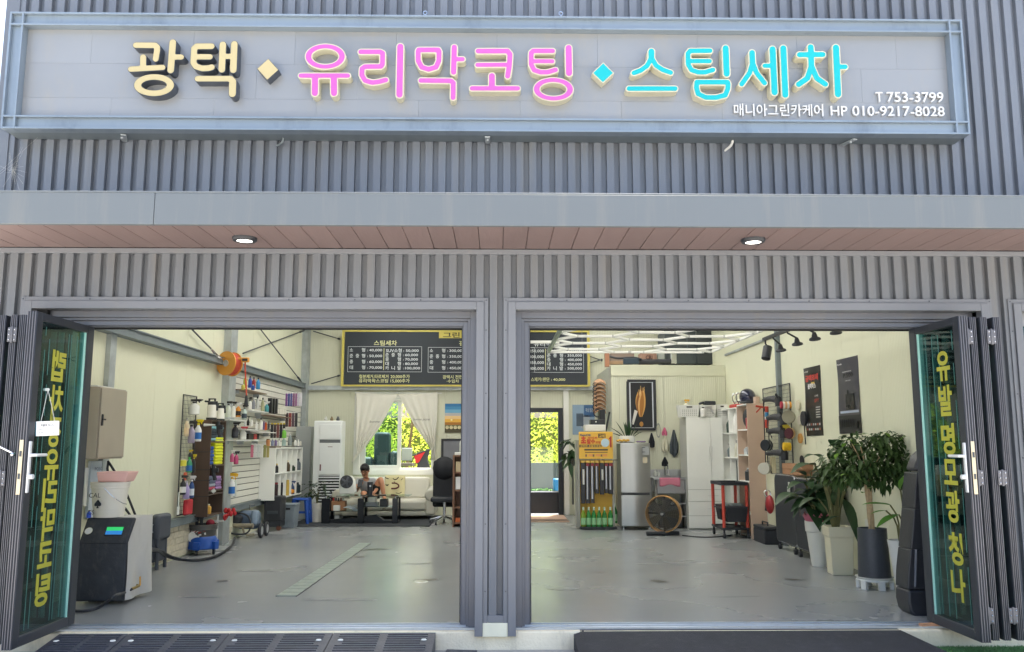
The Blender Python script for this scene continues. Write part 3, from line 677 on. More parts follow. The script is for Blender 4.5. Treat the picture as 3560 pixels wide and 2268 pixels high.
LET = [
 (KA, 'k', [('s', [(212, 153), (480, 155), (508, 180), (508, 225), (488, 345)], 45), ('s', [(313, 322), (313, 470)], 46), ('s', [(140, 487), (585, 463)], 43), ('s', [(727, 115), (697, 500)], 50), ('s', [(720, 318), (845, 318)], 42), ('e', 465, 710, 282, 157, 172, 70)]),
 (KA, 'k', [('s', [(1268, 168), (1060, 168), (1025, 200), (1015, 400), (1050, 450), (1140, 478), (1220, 475), (1270, 460)], 46), ('s', [(1020, 315), (1245, 315)], 43), ('s', [(1425, 145), (1410, 492)], 50), ('s', [(1585, 138), (1570, 498)], 50), ('s', [(1420, 310), (1570, 310)], 42), ('s', [(1073, 620), (1535, 620), (1562, 650), (1557, 830)], 45), ('s', [(1562, 660), (1557, 830)], 53)]),
 (KB, 'p', [('e', 445, 270, 287, 183, 182, 100), ('s', [(105, 537), (760, 537)], 45), ('s', [(303, 560), (300, 782)], 55), ('s', [(565, 560), (567, 782)], 55)]),
 (KB, 'p', [('s', [(940, 205), (1210, 205), (1246, 225), (1243, 380), (1220, 410), (1000, 412), (958, 440), (955, 530), (1000, 605), (1100, 635), (1200, 622), (1290, 597)], 47)]),
 (KB, 'p', [('s', [(1492, 133), (1480, 803)], 56)]),
 (KB, 'p', [('s', [(1750, 178), (2020, 178), (2033, 200), (2030, 330), (1990, 420), (1885, 450), (1790, 420), (1742, 330), (1740, 200)], 48, True), ('s', [(2245, 140), (2235, 490)], 50), ('s', [(2240, 308), (2362, 308)], 44), ('s', [(1780, 605), (2200, 610), (2232, 640), (2228, 845)], 47)]),
 (KC, 'p', [('s', [(250, 195), (660, 195), (695, 240), (685, 400), (662, 545)], 48), ('s', [(240, 388), (680, 385)], 43), ('s', [(442, 542), (442, 700)], 54), ('s', [(165, 715), (803, 715)], 45)]),
 (KC, 'p', [('s', [(1290, 192), (1020, 192), (990, 220), (990, 380), (1030, 460), (1120, 490), (1220, 490), (1330, 457)], 46), ('s', [(1000, 337), (1287, 337)], 42), ('s', [(1512, 150), (1518, 503)], 55), ('e', 1300, 727, 286, 170, 180, 88)]),
 (KD, 'c', [('s', [(500, 200), (500, 290)], 54), ('s', [(500, 290), (440, 400), (350, 465), (255, 500)], 46), ('s', [(502, 290), (565, 395), (655, 455), (768, 495)], 46), ('s', [(188, 718), (832, 718)], 46)]),
 (KD, 'c', [('s', [(1318, 190), (1040, 192), (1010, 230), (1012, 380), (1060, 460), (1150, 490), (1250, 490), (1360, 457)], 46), ('s', [(1030, 335), (1312, 335)], 44), ('s', [(1535, 155), (1550, 512)], 55), ('s', [(1135, 628), (1560, 628), (1570, 650), (1566, 720), (1530, 810), (1400, 843), (1260, 842), (1150, 790), (1128, 700)], 47, True)]),
 (KD, 'c', [('s', [(1905, 218), (1912, 370)], 52), ('s', [(1912, 360), (1870, 500), (1760, 655)], 47), ('s', [(1912, 360), (1970, 505), (2078, 640)], 47), ('s', [(2190, 168), (2218, 770)], 55), ('s', [(2080, 400), (2200, 400)], 44), ('s', [(2340, 155), (2368, 805)], 55)]),
 (KE, 'c', [('s', [(331, 377), (338, 560)], 37), ('s', [(222, 451), (450, 449)], 34), ('s', [(339, 560), (300, 680), (214, 740)], 35), ('s', [(339, 560), (390, 680), (474, 738)], 35), ('s', [(577, 382), (597, 836)], 39), ('s', [(590, 569), (668, 569)], 32)]),
]
for K, t, st_ in LET:
    q = conv(K, st_)
    body, face, ins = (dk, cream, .004) if t == 'k' else (ivory, pink if t == 'p' else cyan, .0095)
    o = part('letter', letter_mesh(q, .0065, 0., YF, 6.962), body, sg)
    part('letter_face', letter_mesh(q, .0065, ins, YF - .004, YF + .002), face, o)
for K, t, pts in ((KA, 'k', [(2060, 340), (2203, 497), (2043, 640), (1900, 482)]), (KC, 'c', [(1995, 350), (2147, 500), (1990, 645), (1840, 500)])):
    (ox, oy), k = K; pp = [aty(ox + a_ * k, oy + b_ * k, YF) for a_, b_ in pts]; cx = sum(p.x for p in pp) / 4; cz = sum(p.z for p in pp) / 4
    mb = MB(); mb.prism([(p.x, p.z) for p in pp], YF, 6.962); o = part('diamond', mb, dk if t == 'k' else ivory, sg)
    s = .95 if t == 'k' else .88
    mb = MB(); mb.prism([(cx + (p.x - cx) * s, cz + (p.z - cz) * s) for p in pp], YF - .004, YF + .001); part('diamond_face', mb, cream if t == 'k' else cyan, o)
m_wl = M('letter_white', '#cfd1d2', .4, 0, .02)
def sp(px, py, Y=6.945): return aty(px, py, Y)
def K5(x, y): return (2520 + x * .37375, 280 + y * .37375)
def signtext(s, x0, x1, yb, yt, bold=.012, split=1):
    a_, b_ = sp(*K5(x0, yb)), sp(*K5(x1, yb)); t_ = sp(*K5(x0, yt))
    text(sg, s, (t_.z - a_.z) / .73, m_wl, a_, width=(b_ - a_).length, ext=.008, bold=bold, split=split)
signtext('T', 1405, 1468, 200, 105, .004); signtext('753-3799', 1508, 2033, 200, 105, .004)
signtext('매니아그린카케어', 85, 915, 322, 232, .004, 8)
signtext('HP', 985, 1140, 329, 235, .004); signtext('010-9217-8028', 1187, 2043, 329, 235, .004)
# fixings
for px, gx in ((1478, 46), (1950, 48)):
    p = aty(px, gx + 8, 6.99); mb = MB(); mb.torus((p.x, p.y, p.z + .022), .017, .005, 'y', 16, 6); mb.cyl((p.x, p.y, SZ1 - .01), (p.x, p.y, p.z + .008), .005, n=6); part('lifting_eye', mb, m_chrome, sg)
p = aty(717, 40, 6.97); mb = MB(); mb.box(p.x - .09, 6.93, SZ1, p.x + .09, 7.0, SZ1 + .022); part('top_clip', mb, m_galv, sg, bev=.003)
for px in (430, 1695, 2950):
    p = aty(px, 470, 7.05); mb = MB(); mb.obox((p.x, 7.06, SZ0 - .012), (.045, .16, .012), (0, 0, R(20) if px != 1695 else 0)); mb.cyl((p.x, 7.02, SZ0 - .02), (p.x, 7.02, SZ0 - .035), .012, n=8); part('bracket', mb, m_galv, sg, bev=.002)
def cond(pts, r, mat, lab):
    mb = MB(); mb.tube(pts, r, 8, 2); single('conduit', mb, mat, lab, 'conduit')
a_, b_, c_ = aty(2548, 478, 7.08), aty(2545, 505, 7.08), aty(2520, 524, 7.15)
cond([a_ + Vector((0, 0, .05)), a_, b_, c_, c_ + Vector((0, .05, -.01))], .011, m_white, 'short curved white cable conduit under the right part of the sign')
a_, b_, c_ = aty(985, 478, 7.08), aty(983, 497, 7.08), aty(962, 508, 7.13)
cond([a_ + Vector((0, 0, .05)), a_, b_, c_], .009, m_steelp, 'short bent grey cable end under the left part of the sign')
# cobweb on the left corner
mb = MB(); rnd = random.Random(5); cpt = aty(45, 590, 7.12)
for i in range(26):
    a_ = rnd.uniform(0, 6.28); l = rnd.uniform(.04, .28); q = cpt + Vector((math.cos(a_) * l * .5, rnd.uniform(-.02, .02), math.sin(a_) * l))
    mb.tube([cpt + Vector((rnd.uniform(-.02, .02), 0, rnd.uniform(-.03, .03))), q], .0007, 3)
mb.tube([aty(0, 597, 7.1), aty(140, 470, 7.1)], .0009, 3); mb.tube([aty(0, 605, 7.1), aty(60, 560, 7.1)], .0009, 3); mb.tube([aty(80, 640, 7.1), cpt], .0009, 3)
single('cobweb', mb, M('web', '#c9c9c4', .6), 'thin grey cobweb strands at the left edge below the sign', 'cobweb', kind='stuff')
# soffit downlights
for i, (px, py, lb) in enumerate(((851, 827, 'round lit downlight in the soffit above the left opening'), (2618, 832, 'round lit downlight in the soffit above the right opening'))):
    p = atz(px, py, Z0); dl = thing('downlight', lb, 'downlight', (p.x, p.y, Z0 - .02), 'lit soffit downlights')
    mb = MB(); mb.lathe([(.062, -.032), (.088, -.03), (.095, -.018), (.095, 0), (.08, 0)], (p.x, p.y, Z0 + .002), 32, cap=False); part('rim', mb, m_black, dl)
    mb = MB(); mb.lathe([(.0, -.026), (.064, -.026), (.064, -.02)], (p.x, p.y, Z0 + .002), 32); part('lamp', mb, m_lit, dl)
# ================================================================== FOLDING DOORS (opened outwards, leaves folded side by side)
m_leafp = M('door_paint', '#3a3e46', .38, .35, .08, 4., dirt=.2, dirtcol='#5f6064')
m_leafe = M('door_edge', '#6b6b70', .4, .5, .1, 6.)
m_spacer = M('glass_spacer', '#a8ddd2', .35, .1, .05)
m_yel = M('film_yellow', '#a6a638', .5, 0, .04)
m_handle = M('handle_white', '#e2e4e6', .3, .3, .03)
m_brass = M('lock_plate', '#c9bfa6', .35, .7, .08)
m_tealdark = M('pane_far', '#10272a', .2, 0, .1, 3.)
m_stripe = M('lit_edge_teal', '#3c7f7c', .5, 0, .05)  # teal that imitates bright glass edges
def leaf(name, label, xf, sgn, y0, y1, thick=.072, pane=None, full=True, group=None, z0=.02, z1=2.425):
    """xf: plane of the face towards the opening; sgn -1 the leaf body lies at smaller x"""
    xb = xf + sgn * thick; t = thing(name, label, 'folding door', ((xf + xb) / 2, (y0 + y1) / 2, z0), group)
    a, b = y0 + .078, y1 - .105; c, d = z0 + .075, z1 - .06
    for nm, q in (('stile', (y0, a, z0, z1)), ('stile', (b, y1, z0, z1)), ('rail', (a, b, z0, c)), ('rail', (a, b, d, z1))):
        mb = MB(); mb.box(xf, q[0], q[2], xb, q[1], q[3]); part(nm, mb, m_leafp, t, bev=.004)
    mb = MB(); e = .012 * sgn                   # ridges on the outer end
    for k in (.08, .34, .62, .86):
        mb.box(xf + sgn * thick * k, y0 - .008, z0, xf + sgn * thick * (k + .1), y0 + .001, z1)
    part('edge_profile', mb, m_leafe, t, bev=.001)
    for k in ((.25, .7) if full else (.5,)):
        xg = xf + sgn * thick * k
        mb = MB(); mb.quad((xg, a, c), (xg, b, c), (xg, b, d), (xg, a, d)); part('glass_pane', mb, pane or m_teal, t)
    mb = MB(); xg0, xg1 = xf + sgn * thick * .10, xf + sgn * thick * .9
    mb.box(xg0, b - .03, c, xg1, b - .012, d); mb.box(xg0, a + .004, c, xg1, a + .014, d); part('spacer_bar', mb, m_spacer, t)
    if full:
        mb = MB(); xw = xf + sgn * .004
        for q in ((a, a + .012, c, d), (b - .012, b, c, d)): mb.box(xf + sgn * .002, q[0], q[2], xw + sgn * .012, q[1], q[3])
        part('glazing_bead', mb, m_black, t)
    return t
def handle(t, xf, sgn, y0, zc, dirn=1):
    g_ = -sgn
    mb = MB(); mb.box(xf + g_ * .001, y0 + .012, zc - .27, xf + g_ * .014, y0 + .044, zc + .10); h = part('handle_plate', mb, m_handle, t, bev=.005)
    mb = MB(); mb.tube([(xf + g_ * .01, y0 + .028, zc), (xf + g_ * .05, y0 + .028, zc), (xf + g_ * .055, y0 + .05, zc), (xf + g_ * .055, y0 + .165, zc)], .011, 8, 1); part('lever', mb, m_handle, h)
    mb = MB(); mb.cyl((xf + g_ * .012, y0 + .028, zc - .155), (xf + g_ * .045, y0 + .028, zc - .155), .018, n=14); part('thumb_turn', mb, m_handle, h)
    mb = MB(); mb.box(xf + sgn * .022, y0 - .012, zc - .28, xf + sgn * .05, y0 - .008, zc + .11); l_ = part('lock_plate', mb, m_brass, t, bev=.001)
    mb = MB(); mb.box(xf + sgn * .03, y0 - .016, zc - .01, xf + sgn * .044, y0 - .0125, zc + .03); mb.box(xf + sgn * .03, y0 - .016, zc - .17, xf + sgn * .044, y0 - .0125, zc - .13); part('latch', mb, m_darksteel, l_)
def hinge(t, x, y, z):
    mb = MB(); mb.box(x - .034, y - .012, z - .055, x - .008, y, z + .055); mb.box(x + .008, y - .012, z - .055, x + .034, y, z + .055); mb.cyl((x, y - .01, z - .062), (x, y - .01, z + .062), .009, n=8)
    h = part('hinge', mb, m_leafe, t, bev=.002); mb = MB()
    for dx in (-.021, .021):
        for dz in (-.038, 0, .038): mb.sph((x + dx, y - .013, z + dz), .006, 6, 4)
    part('screw_heads', mb, m_chrome, h, kind='stuff')
LY = -3.40
L1 = leaf('folding_door_leaf', 'opened dark glass door leaf with yellow lettering left of the left opening', LY, -1, 6.27, 7.17)
handle(L1, LY, -1, 6.27, 1.372)
for ch, z in zip('랩차장유리막코팅', (2.06, 1.79, 1.56, 1.31, 1.08, .86, .63, .38)):
    text(L1, ch, .255, m_yel, (LY - .016, 6.765, z - .105), ux=(0, -1, 0), bold=.03, sx=.88, ext=.0008, width=.205, split=2 if False else 0, name='film_letter', label='mirrored yellow film character ' + ch)
R1 = leaf('folding_door_leaf', 'opened dark glass door leaf with yellow lettering right of the right opening', 3.52, 1, 6.38, 7.17)
handle(R1, 3.52, 1, 6.38, 1.362)
for ch, z in zip('유발명모광청나', (2.08, 1.80, 1.50, 1.24, .98, .66, .39)):
    text(R1, ch, .255, m_yel, (3.536, 6.775, z - .105), ux=(0, -1, 0), bold=.03, ext=.0008, width=.2, name='film_letter', label='yellow film character ' + ch)
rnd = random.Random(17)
for t_, xg, ys_ in ((L1, LY - .0165, (6.93, 6.83, 6.79, 6.50, 6.44)), (R1, 3.5365, (6.93, 6.83, 6.73, 6.52))):  # thin painted strips stand in for light carried by the glass edges
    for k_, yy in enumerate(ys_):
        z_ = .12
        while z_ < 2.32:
            h_ = 2.2 if k_ < 3 else rnd.uniform(.08, .7); z2 = min(2.33, z_ + h_); part('lit_edge_stripe', MB().box(xg - .0004, yy - .0035, z_, xg + .0004, yy + .0035, z2), m_stripe, t_); z_ = z2 + rnd.uniform(.02, .12)
for i, (xf, y0) in enumerate(((-3.575, 6.45), (-3.64, 6.45), (-3.74, 6.47))):
    t = leaf('folding_door_leaf', ('dark door leaf folded directly behind the lettered left leaf', 'narrow dark door leaf folded between two others at the left edge', 'outermost dark door leaf of the left folded stack')[i], xf, -1, y0, 7.16, .052, pane=m_tealdark if i == 2 else m_clear, full=False)
    if i == 1:
        for z in (2.27, 1.2, .2): hinge(t, -3.665, y0 - .01, z)
for i, (xf, y0) in enumerate(((3.642, 6.45), (3.728, 6.45), (3.828, 6.45))):
    t = leaf('folding_door_leaf', ('dark door leaf folded directly behind the lettered right leaf', 'middle dark door leaf of the right folded stack carrying silver hinges', 'outermost dark door leaf of the right folded stack')[i], xf, 1, y0, 7.16, .052, pane=m_tealdark if i == 2 else m_clear, full=False)
    if i == 1:
        for z in (2.27, 1.2, .2): hinge(t, 3.80, y0 - .01, z)
    if i == 0:
        for z in (2.27, 1.2, .2): hinge(t, 3.62, y0 - .01, z)
mb = MB(); mb.tube([aty(-30, 1540, 6.4), aty(42, 1575, 6.4)], .006, 6); mb.sph(aty(45, 1580, 6.4), .018, 10, 6); single('door_stay', mb, m_chrome, 'thin silver door stay rod at the left edge of the photo', 'door stay')
# hanging notice
c = aty(166, 1490, 6.42); nt_ = thing('hanging_notice', 'small white hanging notice block with blue side on the left glass door', 'notice', tuple(c), rz=0)
i0 = MB(); i0.obox(tuple(c), (.150, .035, .108), (0, R(-3), R(24))); part('block', i0, M('notice_white', '#f0f0ee', .5, 0, .02), nt_, bev=.003)
ux = Vector((math.cos(R(24)), math.sin(R(24)), .05)).normalized(); nrm = Vector((math.sin(R(24)), -math.cos(R(24)), 0)); uzv = Vector((-.05 * ux.x, -.05 * ux.y, 1)).normalized()
mb = MB(); q = c - ux * .0755; mb.obox(tuple(q), (.003, .034, .106), (0, R(-3), R(24))); part('side_band', mb, M('notice_blue', '#4f95ad', .5), nt_)
tk = M('print_dark', '#3b3f46', .6)
text(nt_, '외출중 입니다', .022, tk, c + nrm * .0182 - ux * .045 + uzv * .016, ux=ux, uz=uzv, width=.09, bold=.02)
text(nt_, '연락처-010', .014, tk, c + nrm * .0182 - ux * .055 - uzv * .012, ux=ux, uz=uzv, width=.05); text(nt_, '753 3799', .014, tk, c + nrm * .0182 + ux * .005 - uzv * .012, ux=ux, uz=uzv, width=.05)
text(nt_, '휴대폰-010', .014, tk, c + nrm * .0182 - ux * .055 - uzv * .036, ux=ux, uz=uzv, width=.05); text(nt_, '9217 8028', .014, tk, c + nrm * .0182 + ux * .005 - uzv * .036, ux=ux, uz=uzv, width=.05)
hk = aty(167, 1355, 6.5); mb = MB()
mb.tube([c + uzv * .054 - ux * .045, hk], .0022, 5); mb.tube([c + uzv * .054 + ux * .045, hk], .0022, 5); part('cord', mb, m_white, nt_)
mb = MB(); mb.sph(hk, .012, 8, 6); mb.cyl(hk, hk + Vector((-.03, .0, .0)), .012, n=10); part('suction_hook', mb, m_white, nt_)

# ================================================================== THRESHOLD RAMPS, TURF
def plate(x0, x1, yb, yf, zb, zf):
    return lambda u, v, h=0: Vector((x0 + (x1 - x0) * u, yb + (yf - yb) * v, zb + (zf - zb) * v + h))
m_ramp = M('ramp_plastic', '#3b3f4b', .45, 0, .2, 9., bump=.3, bscale=150, dirt=.35, dirtcol='#6d7078')
m_dot = M('ramp_stud', '#e9ebe8', .4)
m_rampr = M('ramp_rubber', '#2e3036', .75, 0, .2, 6., bump=.6, bscale=260, dirt=.3, dirtcol='#5b5c60')
xs_ = [atz(x, y, -.02).x for x, y in ((250, 2187), (482, 2187), (832, 2180), (1180, 2178), (1524, 2176))]
xs_[0] = -3.42
labs = ['black ribbed plastic ramp unit half hidden under the left door leaf', 'black ribbed plastic ramp unit second from the left leaf', 'black ribbed plastic ramp unit in the middle of the left opening', 'black ribbed plastic ramp unit next to the centre pillar']
for i in range(4):
    x0, x1 = xs_[i] + .003, xs_[i + 1] - .003; yb, yf = 7.0, 6.28; P = plate(x0, x1, yb, yf, -.014, -.12)
    t = thing('kerb_ramp', labs[i], 'ramp', ((x0 + x1) / 2, 6.6, GZ), 'ribbed plastic ramps at the left opening')
    mb = MB(); a = [P(0, 0), P(1, 0), P(1, 1), P(0, 1)]; b = [Vector((p.x, p.y, GZ + .001)) for p in a]
    mb.add(a + b, [(3, 2, 1, 0), (4, 5, 6, 7), (0, 1, 5, 4), (1, 2, 6, 5), (2, 3, 7, 6), (3, 0, 4, 7)]); part('ramp_body', mb, m_ramp, t)
    mb = MB()
    for r_ in range(15):
        v = .07 + r_ * .062
        for (u0, u1) in ((.07, .46), (.54, .93)):
            if r_ in (3, 4, 10, 11): u0 += .06 if u0 < .5 else 0; u1 -= .06 if u0 > .5 else 0
            q = [P(u0, v, .0), P(u1, v, .0), P(u1, v + .03, .0), P(u0, v + .03, .0)]; q2 = [p + Vector((0, 0, .006)) for p in q]
            mb.add(q + q2, [(4, 7, 6, 5), (0, 1, 5, 4), (1, 2, 6, 5), (2, 3, 7, 6), (3, 0, 4, 7)])
    part('rib', mb, m_ramp, t, kind='stuff')
    for (u, v) in ((.1, .25), (.9, .25), (.1, .78), (.9, .78)):
        p = P(u, v, .001); mb = MB(); mb.cyl(p, p + Vector((0, 0, .006)), .022, .019, n=16); part('stud', mb, m_dot, t)
x0, x1 = .655, 3.20; P = plate(x0, x1, 7.02, 6.15, -.008, -.125)
mb = MB()
def fr(u, v):
    p = P(u, v); return p
a = [P(0, 0), P(1, 0), P(1, 1) + Vector((.25, 0, 0)), P(0, 1) ]; b = [Vector((p.x, p.y, GZ + .001)) for p in a]
mb.add(a + b, [(3, 2, 1, 0), (4, 5, 6, 7), (0, 1, 5, 4), (1, 2, 6, 5), (2, 3, 7, 6), (3, 0, 4, 7)])
rt = thing('rubber_ramp', 'wide plain black rubber ramp in front of the right opening', 'ramp', (2, 6.6, GZ)); part('ramp_body', mb, m_rampr, rt, bev=.004)
mb = MB(); P2 = plate(x0 - .05, x0 + .03, 7.0, 6.15, -.03, -.12); a = [P2(0, 0), P2(1, 0, .024), P2(1, 1, .0), P2(0, 1, -.01)]; b = [Vector((p.x, p.y, GZ + .001)) for p in a]
mb.add(a + b, [(3, 2, 1, 0), (4, 5, 6, 7), (0, 1, 5, 4), (2, 3, 7, 6), (3, 0, 4, 7)]); part('ramp_edge', mb, m_rampr, rt)
mb = MB(); p = atz(1590, 2262, -.12); mb.obox((p.x + .02, p.y - .03, -.142), (.24, .2, .015), (R(3), 0, R(-8))); wt = single('loose_plate', mb, m_ramp, 'small dark loose plate on the ground beside the left ramps', 'plate', bev=.003)
# green turf strip at the right door
tf = MB(); rnd = random.Random(9)
tf.box(3.2, 5.6, GZ, 5.2, 6.955, GZ + .012)
for _ in range(16000):
    x, y = rnd.uniform(3.22, 4.6), rnd.uniform(5.9, 6.95); h = rnd.uniform(.01, .022); a = rnd.uniform(0, 6.28); d = .0035
    tf.add([(x - d * math.cos(a), y - d * math.sin(a), GZ + .012), (x + d * math.cos(a), y + d * math.sin(a), GZ + .012), (x + rnd.uniform(-.01, .01), y + rnd.uniform(-.01, .01), GZ + .012 + h)], [(0, 1, 2)])
single('artificial_turf', tf, M('turf', '#5f8a55', .7, 0, .25, 30.), 'strip of short green artificial turf at the foot of the right door', 'turf', kind='stuff')
mb = MB(); p = atz(3195, 2172, .0); mb.obox((p.x + .06, 7.06, .012), (.16, .05, .02), (0, 0, R(6))); single('wood_wedge', mb, M('raw_wood', '#b98b6b', .7, 0, .15, 6.), 'small raw wooden wedge on the threshold under the right door', 'wedge', bev=.002)
# ================================================================== PRICE BOARD
BY = 17.80
bx0, bz1 = aty(1190, 1150, BY).x, aty(1190, 1146, BY).z; bx1, bz0 = aty(2052, 1343, BY).x, aty(1190, 1344, BY).z
pb = thing('price_board', 'wide black price board with yellow edge and Korean price lists', 'price board', ((bx0 + bx1) / 2, BY + .02, bz0))
m_bk = M('board_black', '#2c333b', .5, 0, .03, 1.); m_by = M('board_yellow', '#cfc062', .5, 0, .04); m_bw = M('print_white', '#d4dade', .5, 0, .0); m_bt = M('print_cream', '#d6d7a0', .5, 0, .0)
mb = MB(); mb.box(bx0 + .06, BY, bz0 + .04, bx1 - .06, BY + .03, bz1 - .05); part('board_face', mb, m_bk, pb)
for q in ((bx0, bz0, bx1, bz0 + .035), (bx0, bz1 - .05, bx1, bz1), (bx0, bz0 + .035, bx0 + .05, bz1 - .05), (bx1 - .05, bz0 + .035, bx1, bz1 - .05)):
    mb = MB(); mb.box(q[0], BY - .015, q[1], q[2], BY + .03, q[3]); part('board_edge', mb, m_by, pb, bev=.003)
bp = lambda px, py: aty(px, py, BY - .004)
def bt(s, px0, px1, pyb, pyt, m=m_bw, bold=.012):
    a, b, t = bp(px0, pyb), bp(px1, pyb), bp(px0, pyt); text(pb, s, (t.z - a.z) / .78, m, a, width=b.x - a.x, bold=bold, name='text_line')
q0, q1 = bp(1526, 1176), bp(1715, 1156)
mb = MB(); mb.box(q0.x, BY - .003, q0.z, q1.x, BY, bz1 - .04); part('title_plate', mb, m_by, pb)
a = aty(1540, 1173, BY - .007); text(pb, '그린 카케어', .125, M('print_black', '#24262a', .6), a, width=aty(1700, 1173, BY).x - a.x, bold=.015)
def G5(x, y): return (850 + x * .3738, 1100 + y * .3738)
def row(s, x0, x1, yb, yt, m=m_bw, bold=.012): (a, b), (c, d) = G5(x0, yb), G5(x1, yt); bt(s, a, c, b, d, m, bold)
row('스팀세차', 1203, 1418, 268, 228, m_bt, .015)
def box_lines(x0, y0, x1, y1):
    a = bp(*G5(x0, y1)); b = bp(*G5(x1, y0)); w_ = .006; mb = MB()
    for q in ((a.x, a.z, b.x, a.z + w_), (a.x, b.z - w_, b.x, b.z), (a.x, a.z + w_, a.x + w_, b.z - w_), (b.x - w_, a.z + w_, b.x, b.z - w_)): mb.box(q[0], BY - .003, q[1], q[2], BY - .001, q[3])
    part('ruled_box', mb, m_bw, pb)
box_lines(957, 282, 1650, 518)
a, b = bp(*G5(1291, 500)), bp(*G5(1297, 300)); mb = MB(); mb.box(a.x, BY - .003, a.z, a.x + .012, BY - .001, b.z); part('divider', mb, m_bt, pb)
def prices(xa, names, vals, y0, dy, wlab=145, wval=120, h=30):
    for i, (n, v) in enumerate(zip(names, vals)):
        y = y0 + dy * i; cs = list(n); sp_ = wlab / max(1, len(cs)); 
        for j, ch in enumerate(cs):
            x = xa if j == 0 else xa + (wlab - 32) * j / (len(cs) - 1)
            row(ch, x, x + 32, y, y - h)
        row(':', xa + wlab + 20, xa + wlab + 26, y - 3, y - 24); row(v, xa + wlab + 38, xa + wlab + 38 + wval * len(v) / 6, y - 2, y - h + 3)
prices(977, ('소형', '준중형', '중형', '대형'), ('40,000', '50,000', '60,000', '70,000'), 328, 54)
row('SUV소형', 1316, 1462, 333, 303); row(':', 1478, 1484, 330, 309); row('50,000', 1500, 1620, 331, 306)
prices(1310, ('준중형', '중형', '대형', '카니발'), ('60,000', '70,000', '80,000', '100,000'), 373, 41)
row('철분제거,타르제거', 1065, 1338, 575, 545, m_bt); row('20,000추가', 1358, 1537, 575, 545, m_bt)
row('유리막왁스코팅', 1063, 1335, 615, 585, m_bt); row('15,000추가', 1358, 1535, 615, 585, m_bt)
row('광택', 1995, 2110, 272, 232, m_bt, .015)
row('광택시 전면', 1843, 2025, 580, 550, m_bt); row('·수입차', 1880, 1995, 617, 590, m_bt)
box_lines(1705, 290, 2700, 522)
prices(1722, ('소형', '준중형', '중형', '대형'), ('300,000', '350,000', '400,000', '450,000'), 333, 54)
def K7(x, y): return (1750 + x * .391, 1100 + y * .391)
def row7(s, x0, x1, yb, yt, m=m_bw): (a, b), (c, d) = K7(x0, yb), K7(x1, yt); bt(s, a, c, b, d, m)
for v, y in (('250,000', 320), ('300,000', 372), ('350,000', 424), ('400,000', 476)): row7(v, 232, 361, y, y - 27)
row7('유리막', 270, 430, 264, 232)
a = bp(*K7(373, 487)); b = bp(*K7(373, 290)); mb = MB(); mb.box(a.x, BY - .003, a.z, a.x + .012, BY - .001, b.z); part('divider', mb, m_bt, pb)
a = bp(*K7(-30, 500)); b = bp(*K7(713, 280)); mb = MB()
for q in ((a.x, a.z, b.x, a.z + .006), (b.x - .006, a.z, b.x, b.z), (a.x, b.z - .006, b.x, b.z)): mb.box(q[0], BY - .003, q[1], q[2], BY - .001, q[3])
part('ruled_box', mb, m_bw, pb)
for n, v, y in (('SUV소형', '300,000', 322), ('준중형', '350,000', 362), ('중 형', '400,000', 401), ('대 형', '450,000', 440), ('카니발', '500,000', 477)):
    cs = [c for c in n if c != ' ']
    if n[0] == 'S': row7(n, 388, 530, y, y - 28)
    else:
        for j, ch in enumerate(cs): x = 388 + 112 * j / (len(cs) - 1); row7(ch, x, x + 31, y, y - 29)
    row7(':', 547, 553, y - 4, y - 22); row7(v, 570, 698, y - 3, y - 27)
row7('덴트,기스제거1판단', 150, 410, 576, 546, m_bt); row7(': 40,000', 425, 550, 574, 549, m_bt)

# ================================================================== HEXAGON LAMP, STRIP LAMP, TRACK SPOTS
HZ = 2.80; hx0, hx1, hy1, hy0 = .755, 3.16, 12.5, 7.75
hl = thing('hexagon_lamp', 'white honeycomb tube lamp hung flat under the ceiling of the right bay', 'ceiling lamp', ((hx0 + hx1) / 2, 10.1, HZ))
A0, Ab, Aw = 1.0, .46, .235; HD = .372
rows = {}; tubes = []
x_a1, x_a2, x_b1, x_b2, x_c1, x_c2 = 1.0, 1.46, 1.71, 2.17, 2.41, 2.87
k = 0; y = hy1 - .38
def seg(a, b): tubes.append((a, b))
yl = []
while y > hy0 + .1:
    yl.append(y); y -= HD
for i, y in enumerate(yl):
    if i % 2 == 0:
        seg((x_a1, y), (x_a2, y)); seg((x_c1, y), (x_c2, y))
        for yn in (y + HD, y - HD):
            if yn < hy0 or yn > hy1 + .1: continue
            seg((x_a2, y), (x_b1, yn if yn < hy1 else hy1)); seg((x_c1, y), (x_b2, yn if yn < hy1 else hy1))
        seg((x_a1, y), (hx0 + .02, y - HD * .9)); seg((x_a1, y), (hx0 + .02, min(y + HD * .9, hy1)))
        seg((x_c2, y), (hx1 - .02, y - HD * .9)); seg((x_c2, y), (hx1 - .02, min(y + HD * .9, hy1)))
    else: seg((x_b1, y), (x_b2, y))
for a, b in (((hx0, hy1), (1.95, hy1)), ((1.96, hy1), (hx1 - .12, hy1)), ((hx1, hy1 - .1), (hx1, 10.1)), ((hx1, 10.09), (hx1, hy0)), ((hx0, hy0), (hx1, hy0))): seg(a, b)
for a, b in tubes:
    d = Vector((b[0] - a[0], b[1] - a[1], 0)); L_ = d.length; d.normalize(); p0 = Vector((a[0], a[1], HZ)) + d * .012; p1 = Vector((b[0], b[1], HZ)) - d * .012
    mb = MB(); c = (p0 + p1) / 2; mb.obox(tuple(c), ((p1 - p0).length, .027, .032), (0, 0, math.atan2(d.y, d.x))); part('tube', mb, m_tube, hl, bev=.006)
cp = MB()
for (x, y) in {(round(p[0], 3), round(p[1], 3)) for t_ in tubes for p in t_}: cp.cyl((x, y, HZ - .015), (x, y, HZ + .018), .022, n=8)
part('tube_joints', cp, M('joint_grey', '#b9bab6', .5), hl, kind='stuff')
